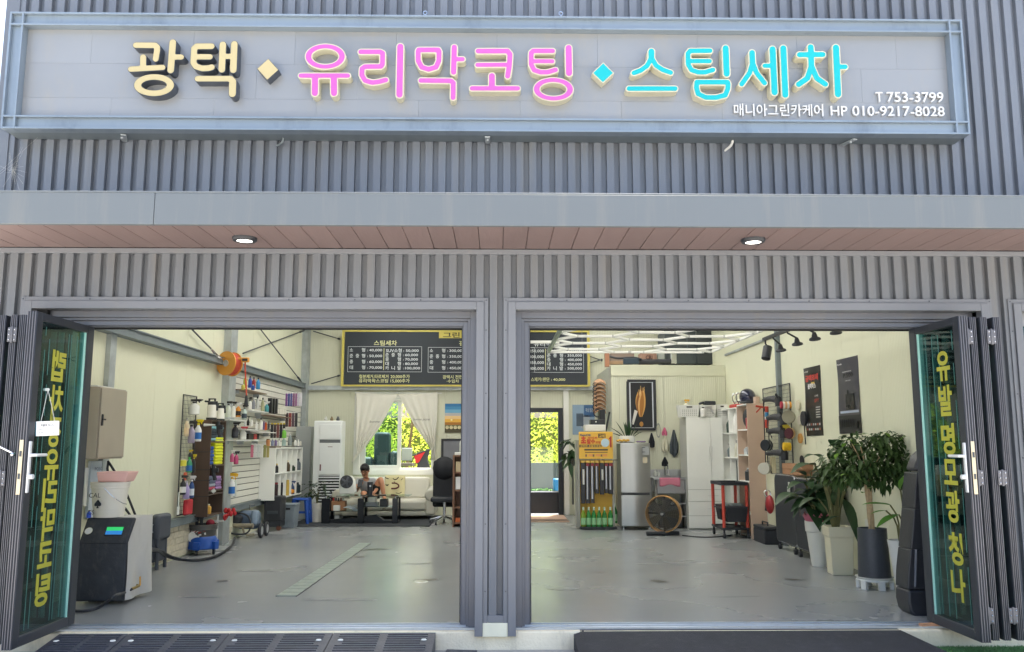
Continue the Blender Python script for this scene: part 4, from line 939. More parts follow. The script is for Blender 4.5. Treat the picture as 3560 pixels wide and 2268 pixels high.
mb = MB(); mb.box(hx0 - .012, hy0, HZ - .02, hx0 + .012, hy1, HZ - .012); mb.box(hx0 - .03, hy0, HZ + .02, hx0 + .03, hy1, HZ + .024); part('side_rail', mb, M('clear_rail', '#aab6ae', .3, .3), hl)
mb = MB()
for x in (1.2, 2.7):
    for y in (9, 12): mb.tube([(x, y, HZ), (x, y, 4.6)], .003, 4)
part('hanger_wire', mb, m_steelp, hl)
mb = MB(); p = aty(1850, 1190, 14.2); mb.box(-.4, 14.18, p.z - .022, aty(1945, 1190, 14.2).x, 14.24, p.z + .025); tb = thing('strip_lamp', 'straight white strip lamp crossing in front of the price board', 'ceiling lamp', (0, 14.2, p.z)); part('tube', mb, m_tube, tb, bev=.004)
mb = MB(); mb.tube([(-.3, 14.2, p.z), (-.3, 14.2, 4.6)], .004, 4); mb.tube([(.5, 14.2, p.z), (.5, 14.2, 4.6)], .004, 4); part('hanger_wire', mb, m_steelp, tb)
tr0, tr1 = aty(2655, 1182, 11.4), aty(2766, 1146, 10.3)
tk_ = thing('track_light', 'black ceiling track with five black spotlights by the right wall', 'track light', tuple(tr0))
d = (tr1 - tr0).normalized(); d.z = 0; tend = tr0 + d * 3.6
mb = MB(); mb.prism([(tr0.x - .02, tr0.z - .015), (tr0.x + .02, tr0.z - .015), (tr0.x + .02, tr0.z + .025), (tr0.x - .02, tr0.z + .025)], tr0.y, tr0.y - 3.4); part('track', mb, m_black, tk_)
zt = tr0.z
mb = MB(); c = aty(2665, 1228, 11.35); mb.cyl(c + Vector((.02, 0, .085)), c + Vector((-.03, -.05, -.085)), .06, .06, n=20); s_ = part('spot_body', mb, m_black, tk_, label='plain black cylinder spotlight at the far end of the track', bev=.004)
mb = MB(); mb.tube([(tr0.x, 11.33, zt), (tr0.x, 11.33, zt - .06), c + Vector((.02, 0, .08))], .012, 6); part('stem', mb, m_black, s_)
for (px, py, Y) in ((2714, 1212, 11.0), (2771, 1190, 10.45), (2832, 1172, 9.9), (2905, 1150, 9.45)):
    c = aty(px, py, Y)
    mb = MB(); mb.lathe([(.0, .055), (.02, .055), (.03, .02), (.034, 0), (.065, -.018), (.068, -.034), (.06, -.036), (.052, -.03), (.0, -.03)], c, 20); mb.rot(c, (R(18), R(-12), 0)); h = part('spot_head', mb, m_black, tk_)
    mb = MB(); mb.lathe([(0, -.033), (.05, -.033), (.05, -.03)], c, 20); mb.rot(c, (R(18), R(-12), 0)); part('spot_lens', mb, M('lens_grey', '#c9cbc9', .3), h)
    mb = MB(); mb.tube([(tr0.x, Y, zt), (tr0.x, Y, zt - .03), c + Vector((0, .0, .05))], .012, 6); part('stem', mb, m_black, h)
# ================================================================== GENERIC SMALL THINGS
def mcol(h, rough=.4, **k): return M('c_' + h.strip('#') + ('_%d' % int(rough * 100)), h, rough, 0, .06, 5., **k)
m_clearpl = M('clear_plastic', '#c8d2cf', .15, 0, .05, trans=.6)
def bottle(p, h, r, body, cap, kind, label, band=None, group=None, name=None, parent=None, sy=1.):
    """p base centre; kind: spray, cap, pump, jug"""
    p = Vector(p); name = name or {'spray': 'spray_bottle', 'pump': 'pump_bottle', 'jug': 'plastic_jug', 'can': 'spray_can'}.get(kind, 'bottle')
    t = thing(name, label, 'bottle' if kind != 'can' else 'spray can', tuple(p), group)
    bm = mcol(body) if isinstance(body, str) else body; cm = mcol(cap) if isinstance(cap, str) else cap
    n = 12; hb = h * (.70 if kind in ('spray', 'pump') else .84 if kind == 'cap' else .9)
    mb = MB()
    if kind == 'can': pr = [(r, 0), (r, h * .82), (r * .75, h * .88)]
    elif kind == 'jug': pr = [(r * .92, 0), (r, h * .04), (r, h * .72), (r * .45, h * .86), (r * .4, h * .9)]
    else: pr = [(r * .88, 0), (r, h * .03), (r, hb * .66), (r * .82, hb * .8), (r * .38, hb * .95), (r * .34, hb)]
    mb.lathe(pr, p, n, sy=sy); part('bottle_body', mb, bm, t)
    mb = MB()
    if kind == 'spray':
        mb.cyl(p + Vector((0, 0, hb)), p + Vector((0, 0, hb + h * .08)), r * .42, n=10)
        mb.obox(p + Vector((r * .3, 0, h * .88)), (r * 1.9, r * .55, h * .13)); mb.obox(p + Vector((r * 1.35, 0, h * .90)), (r * .4, r * .35, h * .07))
        mb.obox(p + Vector((r * .85, 0, h * .80)), (r * .2, r * .4, h * .13), (0, R(-25), 0)); part('trigger_head', mb, cm, t, bev=.003, seg=1)
    elif kind == 'pump':
        mb.cyl(p + Vector((0, 0, hb)), p + Vector((0, 0, hb + h * .1)), r * .42, n=10); mb.cyl(p + Vector((0, 0, hb + h * .1)), p + Vector((0, 0, h * .95)), r * .12, n=8)
        mb.obox(p + Vector((r * .4, 0, h * .97)), (r * 1.3, r * .4, h * .05)); part('pump_head', mb, cm, t)
    else:
        z = pr[-1][1]; mb.cyl(p + Vector((0, 0, z)), p + Vector((0, 0, h)), pr[-1][0] * 1.15, n=10); part('cap', mb, cm, t)
    if band:
        mb = MB(); mb.lathe([(r * 1.015, hb * .14), (r * 1.015, hb * .55)], p, n, cap=False, sy=sy); part('paper_label', mb, mcol(band, .6), t)
    return t
def wallpos(px, py, X): return atx(px, py, X)
def wb(px0, py0, px1, py1, X, *a, **k):
    """bottle standing before the side wall plane X; its photo box gives foot, height and width"""
    c = atx((px0 + px1) / 2, py1, X); s = c.y / FPX; return bottle(c, (py1 - py0) * s, (px1 - px0) * s / 2, *a, **k)

# ================================================================== LEFT BAY, NEAR
# steel cabinet
cab = thing('electric_cabinet', 'beige grey steel wall cabinet with one door on the left wall', 'cabinet', (-3.97, 8.5, 1.3))
y0, y1 = atx(345, 1480, -3.85).y, atx(437, 1480, -3.85).y; z1 = atx(440, 1357, -3.85).z; z0 = atx(430, 1594, -3.85).z
m_cab = M('cabinet_beige', '#a59d8e', .45, .1, .05, 3.)
mb = MB(); mb.box(XL, y0, z0, -3.865, y1, z1); part('cabinet_body', mb, m_cab, cab, bev=.004)
mb = MB(); mb.box(-3.863, y0 + .012, z0 + .012, -3.848, y1 - .012, z1 - .012); d_ = part('cabinet_door', mb, m_cab, cab, bev=.004)
p = atx(349, 1462, -3.84); mb = MB(); mb.box(-3.846, y0 + .03, p.z - .05, -3.836, y0 + .055, p.z + .06); mb.obox((-3.83, y0 + .05, p.z + .01), (.01, .07, .015)); part('lock_handle', mb, m_black, d_)
mb = MB(); mb.box(XL, y0 + .02, z1 + .002, -3.9, y1 - .2, z1 + .015); single('paper_sheet', mb, m_white, 'white folded sheet lying on top of the beige cabinet', 'paper')
mb = MB(); a = atx(318, 1600, -4.06); b = atx(367, 1600, -4.06); mb.box(-4.09, a.y, .72, -4.06, b.y, a.z - .01); bs = thing('backing_sheet', 'blue white plastic sheet leaning under the beige cabinet', 'sheet', (-4.07, (a.y + b.y) / 2, .72)); part('sheet_panel', mb, M('bluewhite', '#c9d3de', .4), bs)
tx = atx(330, 1637, -4.055); text(bs, 'POSCO', .05, mcol('#5b6a86'), tx, ux=(0, 1, 0), uz=(0, -.1, 1), width=.22, name='text_line')
tx = atx(322, 1716, -4.055); text(bs, 'POSCO', .05, mcol('#5b6a86'), tx, ux=(0, 1, 0), uz=(0, -.1, 1), width=.22, name='text_line')
a = atx(300, 1640, -4.03); mb = MB(); mb.box(-4.05, a.y - .03, .85, -4.02, a.y + .03, 1.22); single('socket_strip', mb, m_white, 'upright white socket strip beside the machine', 'socket strip', bev=.004)

# steam machine
m_cov = M('cover_dark', '#383b3f', .7, 0, .2, 7., bump=.4, bscale=25, dirt=.25, dirtcol='#8b8173'); m_covl = M('cover_grey', '#b7b6b3', .6, 0, .07, 3., bump=.5, bscale=9, dirt=.2, dirtcol='#77736a')
fl, fr_, br = atz(262, 2103), atz(430, 2104), atz(548, 2068)
Yf, Yb = fr_.y, max(br.y, fr_.y + .42); x0, x1 = fl.x, fr_.x; zt = aty(430, 1801, Yf + .12).z; zm = aty(430, 1888, Yf).z
mach = thing('steam_machine', 'steam car wash machine under a dark cover with grey cloth sides', 'machine', ((x0 + x1) / 2, (Yf + Yb) / 2, 0))
mb = MB(); mb.prism([(Yf, .03), (Yf, zm), (Yf + .14, zt), (Yf + .18, zt), (Yf + .18, .03)], x0, x1 - .003, 'yz'); part('front_cover', mb, m_cov, mach, bev=.015)
def side(u, v):
    y = Yf + .0 + (Yb - Yf) * u; ztop = zt if u > .3 else zm + (zt - zm) * min(1, u / .3)
    z = .04 + (ztop - .04) * v; return Vector((x1 + .006 + .018 * math.sin(u * 9 + v * 1.5) * (1 - v) + .025 * (1 - v) * u, y, z))
mb = MB(); mb.grid(side, 24, 12); part('side_cloth', mb, m_covl, mach)
mb = MB(); mb.box(x0, Yf + .181, .03, x1 - .004, Yb, zt - .003); part('body', mb, m_covl, mach, bev=.012)
nrm = Vector((0, -(zt - zm), .14)).normalized(); upv = Vector((0, .14, zt - zm)).normalized()
def pan(px, py):
    d = ray(px, py); o = Vector((0, 0, EYE)); q = Vector((0, Yf, zm)); t = (q - o).dot(nrm) / d.dot(nrm); return o + d * t
a, b, c_ = pan(368, 1861), pan(425, 1861), pan(372, 1833); cen = pan(399, 1848)
ang = math.atan2(.14, zt - zm)
mb = MB(); mb.obox(tuple(cen + nrm * .004), ((b - a).length + .02, .012, .095), (-ang, 0, 0)); tp = part('touch_panel', mb, m_black, mach, bev=.003)
mb = MB(); mb.obox(tuple(cen + nrm * .011 + upv * .02), ((b - a).length, .003, .036), (-ang, 0, 0)); part('screen', mb, M('screen_green', '#2fb55f', .3, emis=.25, ecol='#2fb55f'), tp)
mb = MB(); mb.obox(tuple(cen + nrm * .011 - upv * .018), ((b - a).length, .003, .038), (-ang, 0, 0)); part('screen', mb, M('screen_blue', '#2a6fb0', .3, emis=.25, ecol='#2a6fb0'), tp)
ge = pan(310, 1849); mb = MB(); mb.cyl(ge, ge + nrm * .015, .036, n=24); gg = part('gauge', mb, m_chrome, mach); mb = MB(); mb.cyl(ge + nrm * .015, ge + nrm * .017, .029, n=20); part('gauge_face', mb, m_white, gg)
mb = MB(); a = aty(292, 1888, Yf); mb.tube([(x0 + .02, Yf - .004, zm), (x1, Yf - .004, zm)], .004, 5); part('cover_seam', mb, m_black, mach)
mb = MB(); v0 = atx(478, 2035, x1 + .03); mb.tube([v0, v0 + Vector((.03, -.04, 0)), v0 + Vector((0, -.12, -.015))], .013, 8); part('valve', mb, M('brass', '#8d7a4c', .4, .7), mach)
mb = MB(); mb.obox(tuple(v0 + Vector((.03, -.02, .04))), (.008, .014, .085), (R(8), 0, 0)); part('valve_handle', mb, mcol('#dfa324'), mach)
def hose(pts, r, mat, label, cat='hose', sm=3): mb = MB(); mb.tube(pts, r, 8, sm); return single('hose', mb, mat, label, cat)
h0 = v0 + Vector((0, -.12, -.015))
hose([h0, h0 + Vector((-.05, -.06, -.03)), atz(400, 2068, .18), atz(350, 2112, .03), atz(300, 2126, .02), atz(255, 2124, .02), atz(200, 2118, .02)], .013, m_rubber, 'black hose lying from the machine valve towards the left door leaf')
hose([(x1 - .05, Yb + .02, .42), atz(552, 1915, .32), atz(575, 1935, .1), atz(620, 1946, .03), atz(680, 1951, .02), atz(740, 1940, .02), atz(785, 1918, .02), atz(810, 1895, .03), atz(815, 1870, .08)], .016, m_rubber, 'black hose sagging along the floor from the machine to the pressure washer')
hose([(x1 - .05, Yb + .04, .44), atz(560, 1912, .3), atz(585, 1932, .1), atz(640, 1948, .05), atz(700, 1946, .045), atz(760, 1930, .04), atz(800, 1902, .04)], .012, m_rubber, 'second thinner black hose running beside the sagging one')
# bucket with spade print and pink tub
bc = aty(377, 1800, Yf + .25); bc.z = zt; s = bc.y / FPX; r0 = 52 * s; hh = (1800 - 1684) * s
bk = thing('water_bucket', 'white plastic bucket with black spade print on the steam machine', 'bucket', tuple(bc))
m_buck = M('bucket_white', '#dcd8cc', .45, 0, .04, 3., dirt=.15, dirtcol='#9a9080')
mb = MB(); mb.lathe([(r0 * .9, 0), (r0 * .92, .01), (r0 * 1.12, hh * .82), (r0 * 1.18, hh * .83), (r0 * 1.17, hh * .9), (r0 * 1.2, hh * .92), (r0 * 1.2, hh), (r0 * 1.1, hh), (r0 * .9, .02), (.0, .02)], bc, 32, cap=False); part('bucket_body', mb, m_buck, bk)
mb = MB(); mb.tube([bc + Vector((r0 * .15, -r0 * 1.2, hh * .85)), bc + Vector((r0 * .7, -r0 * 1.15, hh * .6)), bc + Vector((r0 * 1.1, -r0 * .6, hh * .4)), bc + Vector((r0 * 1.12, 0, hh * .36))], .0035, 6, 1); part('wire_handle', mb, m_chrome, bk)
mb = MB(); sp_ = Vector((bc.x + r0 * -.25, bc.y - r0 * 1.075, bc.z + hh * .38)); a0 = .012
mb.prism([(sp_.x - .0, sp_.z + .045), (sp_.x - .028, sp_.z + .01), (sp_.x - .03, sp_.z - .008), (sp_.x - .015, sp_.z - .016), (sp_.x - .004, sp_.z - .008), (sp_.x - .01, sp_.z - .034), (sp_.x + .01, sp_.z - .034), (sp_.x + .004, sp_.z - .008), (sp_.x + .015, sp_.z - .016), (sp_.x + .03, sp_.z - .008), (sp_.x + .028, sp_.z + .01)], sp_.y - .006, sp_.y + .004); part('spade_print', mb, m_black, bk)
text(bk, 'CAL', .06, m_black, (sp_.x - .09, sp_.y - .004, sp_.z + .065), uz=(.1, 0, 1), name='text_line'); text(bk, 'CS', .055, m_black, (sp_.x - .09, sp_.y - .004, sp_.z - .09), name='text_line')
tc = bc + Vector((r0 * .35, 0, hh + .003)); mb = MB(); a, b = r0 * .86, r0 * .7; q = .095
mb.add([tc + Vector(v) for v in ((-a, -b, 0), (a, -b, 0), (a, b, 0), (-a, b, 0), (-a * 1.1, -b * 1.15, q), (a * 1.3, -b * 1.15, q), (a * 1.3, b * 1.15, q), (-a * 1.1, b * 1.15, q), (-a * .95, -b, q), (a * 1.15, -b, q), (a * 1.15, b, q), (-a * .95, b, q), (-a * .9, -b * .9, .01), (a * .9, -b * .9, .01), (a * .9, b * .9, .01), (-a * .9, b * .9, .01))],
       [(3, 2, 1, 0), (0, 1, 5, 4), (1, 2, 6, 5), (2, 3, 7, 6), (3, 0, 4, 7), (4, 5, 9, 8), (5, 6, 10, 9), (6, 7, 11, 10), (7, 4, 8, 11), (8, 9, 13, 12), (9, 10, 14, 13), (10, 11, 15, 14), (11, 8, 12, 15), (12, 13, 14, 15)])
single('washing_tub', mb, M('tub_pink', '#e6b8b0', .5, 0, .04), 'pink plastic tub sitting on the white bucket', 'tub', bev=.006)
bottle(bc + Vector((-.13, -.12, 0)), .07, .02, '#2b55c4', '#26262a', 'cap', 'tiny blue bottle at the left foot of the white bucket')
mb = MB(); pL = [atx(378, 1590, -4.0), atx(392, 1603, -3.95), atx(405, 1640, -3.95)]
hose([atx(376, 1605, -4.0), atx(385, 1618, -3.95), atx(405, 1650, -3.9), atx(440, 1715, -3.9), atx(470, 1790, -3.85)], .012, m_rubber, 'black hose looping behind the pink tub', sm=2)
hose([atx(376, 1610, -4.0), atx(372, 1640, -3.95), atx(400, 1720, -3.95), atx(455, 1795, -3.9)], .012, m_rubber, 'black hose hanging straight behind the white bucket', sm=2)
# folding chair behind the machine
ch = atz(556, 1978); cf = thing('folding_chair', 'grey plastic folding chair standing folded behind the steam machine', 'chair', (ch.x, ch.y, 0)); m_ch = M('chair_grey', '#4a4e57', .5, 0, .08)
s = ch.y / FPX; zt_ = aty(560, 1783, ch.y).z
mb = MB(); mb.obox((ch.x - .02, ch.y + .02, zt_ - .16), (.1, .3, .3), (0, 0, R(-10))); part('backrest', mb, m_ch, cf, bev=.04, seg=3)
mb = MB(); mb.obox((ch.x - .04, ch.y + .02, zt_ * .42), (.05, .28, .38), (0, 0, R(-10))); part('seat', mb, m_ch, cf, bev=.02)
for dy in (-.1, .14):
    mb = MB(); mb.tube([(ch.x, ch.y + dy, .0), (ch.x - .01, ch.y + dy, zt_ - .25)], .022, 8); part('leg', mb, m_ch, cf)

# wire grid with bottles
def wire_grid(X, y0, y1, z0, z1, label, pitch=.05, tilt=0):
    t = thing('wire_grid', label, 'wire rack', (X, (y0 + y1) / 2, z0)); mb = MB()
    for q in (((X, y0, z0), (X, y0, z1)), ((X, y1, z0), (X, y1, z1)), ((X, y0, z0), (X, y1, z0)), ((X, y0, z1), (X, y1, z1))): mb.tube(q, .009, 6)
    part('grid_frame', mb, m_black, t)
    mb = MB(); y = y0 + pitch
    while y < y1 - .01: mb.tube([(X, y, z0), (X, y, z1)], .0025, 4, cap=False); y += pitch
    z = z0 + pitch
    while z < z1 - .01: mb.tube([(X + .004, y0, z), (X + .004, y1, z)], .0025, 4, cap=False); z += pitch
    part('grid_wire', mb, m_black, t, kind='stuff'); return t
gy0, gy1 = atx(638, 1373, -4.04).y, atx(684, 1380, -4.04).y
wg = wire_grid(-4.04, gy0, gy1, atx(607, 1800, -4.04).z + .02, atx(640, 1373, -4.04).z, 'black wire grid on the left wall hung with spray bottles')
def G3(x, y): return (600 + x * .326, 1350 + y * .326)
def gb(x0, y0, x1, y1, X, *a, **k): (p, q), (r_, s_) = G3(x0, y0), G3(x1, y1); return wb(p, q, r_, s_, X, *a, **k)
gb(172, 110, 285, 285, -3.98, '#d8dad5', '#2a2b2e', 'spray', 'round white pressure sprayer at the top of the left wire grid')
gb(118, 320, 170, 515, -3.98, '#c8b79a', '#9c9c98', 'cap', 'small beige bottle hanging left on the wire grid', band='#d6bf9b')
gb(160, 340, 232, 585, -3.94, '#9a92a8', '#2a2b2e', 'spray', 'purple tinted spray bottle in the middle of the wire grid')
gb(232, 325, 302, 568, -3.90, '#e2e4e4', '#e3cf1f', 'spray', 'white spray bottle with yellow trigger beside the brown cabinet', band='#2f6fb8')
gb(85, 760, 145, 830, -3.98, '#d8cf4a', '#dddccc', 'can', 'small yellow tub hanging low on the wire grid')
gb(140, 740, 205, 900, -3.95, '#3f8f6a', '#44ae4c', 'cap', 'green capped dark bottle below the yellow triggers', band='#2f6bb0')
gb(205, 700, 240, 900, -3.92, '#2b2c30', '#dfc72a', 'spray', 'black spray bottle with yellow trigger on the wire grid')
gb(165, 655, 205, 760, -3.95, '#2b2c30', '#dfc72a', 'spray', 'small black gadget with yellow top on the wire grid')
gb(75, 925, 140, 1135, -3.98, '#26282d', '#26282d', 'spray', 'black spray bottle with white stripe low on the wire grid', band='#dcdcdc')
gb(110, 1000, 175, 1180, -3.95, '#a294c0', '#c8c4d4', 'cap', 'lilac bottle low on the wire grid')
gb(170, 930, 225, 1168, -3.92, '#2f4f83', '#e6e6e6', 'spray', 'dark blue spray bottle with white head low on the wire grid', band='#cfd6dc')
mb = MB(); a = atx(*G3(120, 1360), -3.98); b = atx(*G3(205, 1180), -3.98); mb.obox(((a.x), (a.y + b.y) / 2, (a.z + b.z) / 2), (.05, .25, b.z - a.z)); single('cloth', mb, mcol('#b8323a', .8), 'red cloth hanging at the bottom of the left wire grid', 'cloth', bev=.02)
mb = MB(); a = atx(*G3(60, 1280), -4.0); mb.tube([a, a + Vector((0, 0, .2))], .008, 6); mb.obox(tuple(a + Vector((0, 0, -.03))), (.02, .05, .1)); single('brush', mb, m_white, 'white scrubbing brush hanging at the foot of the wire grid', 'brush', bev=.004)
mb = MB(); a = atx(*G3(135, 940), -3.97); mb.obox(tuple(a), (.02, .07, .1)); single('scraper', mb, mcol('#e06a4a'), 'small orange red scraper on the left wire grid', 'scraper', bev=.004)
for i, (yy, ln) in enumerate(((680, 80), (870, 90), (985, 70), (1155, 60))):
    a = atx(*G3(215, yy), -4.03); mb = MB(); mb.tube([a, a + Vector((.22, 0, .0)), a + Vector((.23, 0, .01))], .004, 5); part('hook', mb, m_black, wg)

# brown cabinet with open front towards the room
cy0, cy1, cxf = 11.62, 12.25, -3.86
cz1, cz0 = atx(700, 1462, XL).z, .49
brown = M('brown_wood', '#55443a', .55, 0, .2, 5., stretch=(1, 1, .2)); bc_ = thing('brown_cabinet', 'dark brown wooden wall cabinet with open shelves of folded towels', 'cabinet', ((XL + cxf) / 2, (cy0 + cy1) / 2, cz0))
mb = MB(); mb.box(XL, cy0, cz0, cxf, cy0 + .02, cz1); part('side_panel', mb, brown, bc_, bev=.002)
mb = MB(); mb.box(XL, cy1 - .02, cz0, cxf, cy1, cz1); part('side_panel', mb, brown, bc_, bev=.002)
mb = MB(); mb.box(XL, cy0 + .021, cz0, XL + .01, cy1 - .021, cz1); part('back_panel', mb, brown, bc_)
shz = [cz0, atx(*G3(620, 1180), cxf).z + .1, atx(*G3(600, 1075), cxf).z, atx(*G3(610, 820), cxf).z, atx(*G3(615, 580), cxf).z, cz1 - .02]
for z in shz:
    mb = MB(); mb.box(XL + .011, cy0 + .021, z, cxf, cy1 - .021, z + .018); part('shelf', mb, brown, bc_, bev=.001)
def towels(n, y0, y1, z, dz, cols, label, name='towel', x0=XL + .04, x1=None):
    x1 = x1 or cxf - .01; t = thing('towel_stack', label, 'towels', ((x0 + x1) / 2, (y0 + y1) / 2, z))
    for i in range(n):
        mb = MB(); j = random.uniform(-.008, .008); mb.box(x0 + j, y0 + random.uniform(0, .01), z + i * dz + .001, x1 + j, y1 - random.uniform(0, .01), z + (i + 1) * dz - .001)
        part(name, mb, mcol(cols[i % len(cols)], .9), t, bev=dz * .3)
towels(9, cy0 + .24, cy1 - .05, shz[3] + .02, .042, ['#d8dc2c', '#cfd328'], 'stack of folded bright yellow towels in the brown cabinet')
towels(5, cy0 + .04, cy0 + .22, shz[3] + .02, .05, ['#2b4f96'], 'folded dark blue towels beside the yellow stack')
towels(5, cy0 + .06, cy1 - .06, shz[4] + .02, .04, ['#7fb0bb', '#3c4a52', '#363f47', '#3c4a52'], 'folded dark teal towels on the top shelf of the brown cabinet')
towels(4, cy0 + .06, cy0 + .32, shz[2] + .02, .045, ['#a8485a', '#8f98a8', '#59637a', '#5b6578'], 'folded grey and red cloths on the lower shelf of the brown cabinet')
towels(5, cy0 + .34, cy1 - .05, shz[2] + .02, .036, ['#9a78a8', '#7d6690'], 'folded purple cloths on the lower shelf of the brown cabinet')
bottle((cxf - .08, cy0 + .12, cz0 + .02), .2, .035, '#d0603a', '#e8e6e0', 'cap', 'orange bottle at the bottom of the brown cabinet'); bottle((cxf - .08, cy0 + .28, cz0 + .02), .13, .04, '#dfae4a', '#e8e6e0', 'jug', 'short amber tub at the bottom of the brown cabinet')
a = aty(735, 1478, cy0 - .02); mb = MB(); mb.tube([a + Vector((-.1, 0, 0)), a + Vector((.05, 0, 0))], [.02, .008], 8); single('nozzle', mb, m_white, 'white cone nozzle fixed to the side of the brown cabinet', 'nozzle')
for (gx, gy, lb) in ((435, 900, 'black hand tool hanging at the front edge of the brown cabinet'), (485, 440, 'black air gun hanging high on the brown cabinet')):
    a = aty(*G3(gx, gy), cy0 - .03); mb = MB(); mb.tube([a + Vector((0, 0, .11)), a, a + Vector((.03, 0, -.1))], .026, 8, 1); mb.obox(tuple(a + Vector((.03, 0, .03))), (.07, .05, .06)); single('air_tool', mb, m_rubber, lb, 'tool', bev=.006)
for gy in (845, 1097):
    a = aty(*G3(437, gy), cy0 - .004); mb = MB(); mb.obox(tuple(a), (.05, .006, .05), (0, R(45), 0)); part('hook_pad', mb, m_white, bc_)
# pump sprayers on top
def pump_sprayer(p, h, r, label):
    t = thing('pump_sprayer', label, 'sprayer', tuple(p)); mb = MB(); mb.lathe([(r * 1.02, 0), (r * 1.05, h * .1), (r, h * .12), (r, h * .6), (r * .8, h * .68)], p, 20); part('tank', mb, mcol('#e2e0d6'), t)
    mb = MB(); mb.lathe([(r * 1.08, 0), (r * 1.08, h * .1)], p, 20); part('base_ring', mb, m_black, t)
    mb = MB(); mb.lathe([(r * .9, h * .62), (r * .85, h * .76), (r * .4, h * .8)], p, 16); mb.obox(tuple(p + Vector((0, 0, h * .9))), (r * 1.5, .03, h * .05)); mb.obox(tuple(p + Vector((-r * .6, 0, h * .85))), (.02, .03, h * .12)); mb.obox(tuple(p + Vector((r * .6, 0, h * .85))), (.02, .03, h * .12)); mb.tube([p + Vector((-r * .5, 0, h * .78)), p + Vector((-r * 1.5, -.02, h * .8))], .014, 6); mb.tube([p + Vector((r * .9, 0, h * .8)), p + Vector((r * 1.1, 0, h * .4))], .018, 6)
    part('pump_head', mb, m_black, t, bev=.004); return t
p = aty(735, 1460, cy0 + .15); p.z = cz1; pump_sprayer(p, .32, .065, 'white pressure pump sprayer with black head on the brown cabinet, nearer one')
pump_sprayer(p + Vector((.0, .36, 0)), .27, .06, 'white pressure pump sprayer behind the nearer one on the brown cabinet')

# bucket with sun ray print on blue dolly
c = atz(700, 1926); s = c.y / FPX; rb = 50 * s * .92; cb = thing('wash_bucket', 'grey wash bucket with red and white ray print on blue dolly', 'bucket', tuple(c)); 
zz1 = aty(700, 1822, c.y).z
mb = MB(); mb.lathe([(rb * .82, .14), (rb * .84, .15), (rb * .98, zz1 - .07), (rb * 1.06, zz1 - .065), (rb * 1.04, zz1 - .03), (rb * 1.08, zz1 - .028), (rb * 1.08, zz1), (rb * .96, zz1), (rb * .8, .2), (0, .2)], c, 32, cap=False); part('bucket_body', mb, M('bucket_smoke', '#55534f', .35, 0, .05), cb)
m_red, m_wht = mcol('#b23b35', .5), mcol('#e8e6e0', .5); zA, zB = .20, zz1 - .075; cc = .30
for i in range(15):
    a0 = R(-35) + i * R(250) / 15 / 1.25
    mb = MB(); mid = Vector((-.25, zA + .06))
    t0, t1 = R(8 + i * 11), R(8 + i * 11 + 6.5)
    def pt(t, l):
        u = -.12 + math.cos(t) * l; z = zA + .03 + math.sin(t) * l * 1.1; z = min(z, zB); th = -math.pi / 2 + max(-1.2, min(1.2, u * 1.0 / rb)); rr = rb * (.84 + .14 * (z - .15) / (zz1 - .22)) * 1.012
        return Vector((c.x + rr * math.cos(th), c.y + rr * math.sin(th), z))
    q = [pt(t0, .07), pt(t1, .07), pt(t1, .15), pt(t1, .23), pt(t0, .23), pt(t0, .15)]
    mb.add(q, [(0, 1, 2, 5), (5, 2, 3, 4)]); part('ray_print', mb, m_red if i % 2 else m_wht, cb)
mb = MB(); th = -math.pi / 2 - .35; rr = rb * .9; q = Vector((c.x + rr * math.cos(th), c.y + rr * math.sin(th) - .012, zA + .035)); mb.lathe([(0, -.002), (.075, -.002), (.075, .002)], q, 20, axis='y'); part('round_print', mb, m_wht, cb)
mb = MB(); mb.lathe([(rb * 1.0, .07), (rb * 1.12, .075), (rb * 1.05, .2), (rb * .9, .24), (rb * .86, .24)], c, 32, cap=False); mb.lathe([(0, .075), (rb * 1.05, .075)], c, 32, cap=False)
for k in range(5):
    a = k * 2 * math.pi / 5 - 1.57; mb.obox((c.x + math.cos(a) * rb * 1.05, c.y + math.sin(a) * rb * 1.05, .12), (.09, .09, .1), (0, 0, a))
part('dolly', mb, mcol('#1f4fa0'), cb, bev=.006)
for k in range(5):
    a = k * 2 * math.pi / 5 - 1.57; q = Vector((c.x + math.cos(a) * rb * 1.05, c.y + math.sin(a) * rb * 1.05, .035)); mb = MB(); mb.cyl(q + Vector((-.012, 0, 0)), q + Vector((.012, 0, 0)), .033, n=14); part('castor', mb, m_black, cb)
for i, (dx, dy, h_, lb) in enumerate(((-.07, 0, .3, 'dark brush handle standing in the ray print bucket, left one'), (.0, -.03, .33, 'dark brush handle standing in the ray print bucket, right one'))):
    q = c + Vector((dx, dy, zz1 - .25)); mb = MB(); mb.tube([q, q + Vector((-.01, 0, h_))], .022, 8); mb.obox(tuple(q + Vector((-.01, 0, h_ + .04))), (.05, .05, .1)); single('brush', mb, m_rubber, lb, 'brush', bev=.008)
mb = MB(); mb.sph(c + Vector((.1, 0, zz1 + .01)), (.06, .05, .05), 10, 7); single('sponge', mb, mcol('#7a2230', .9), 'dark red sponge in the ray print bucket', 'sponge')
# pipe stand beside the bucket
a = atz(752, 1908); mb = MB(); mb.tube([a, Vector((a.x, a.y, aty(755, 1785, a.y).z))], .012, 8); mb.obox((a.x, a.y, aty(755, 1812, a.y).z), (.16, .02, .02)); single('pipe', mb, m_white, 'thin white upright pipe with cross bar next to the ray print bucket', 'pipe')
c2 = atz(818, 1800, .45); mb = MB(); rnd = random.Random(4); c2 = atx(796, 1785, -3.9)
for k in range(14): mb.sph(c2 + Vector((rnd.uniform(-.05, .07), rnd.uniform(-.1, .1), rnd.uniform(-.08, .05))), (.03, .045, rnd.uniform(.02, .05)), 7, 5)
single('glove', mb, mcol('#b52f33', .85), 'bright red wash glove hung on the low wall rail', 'glove')

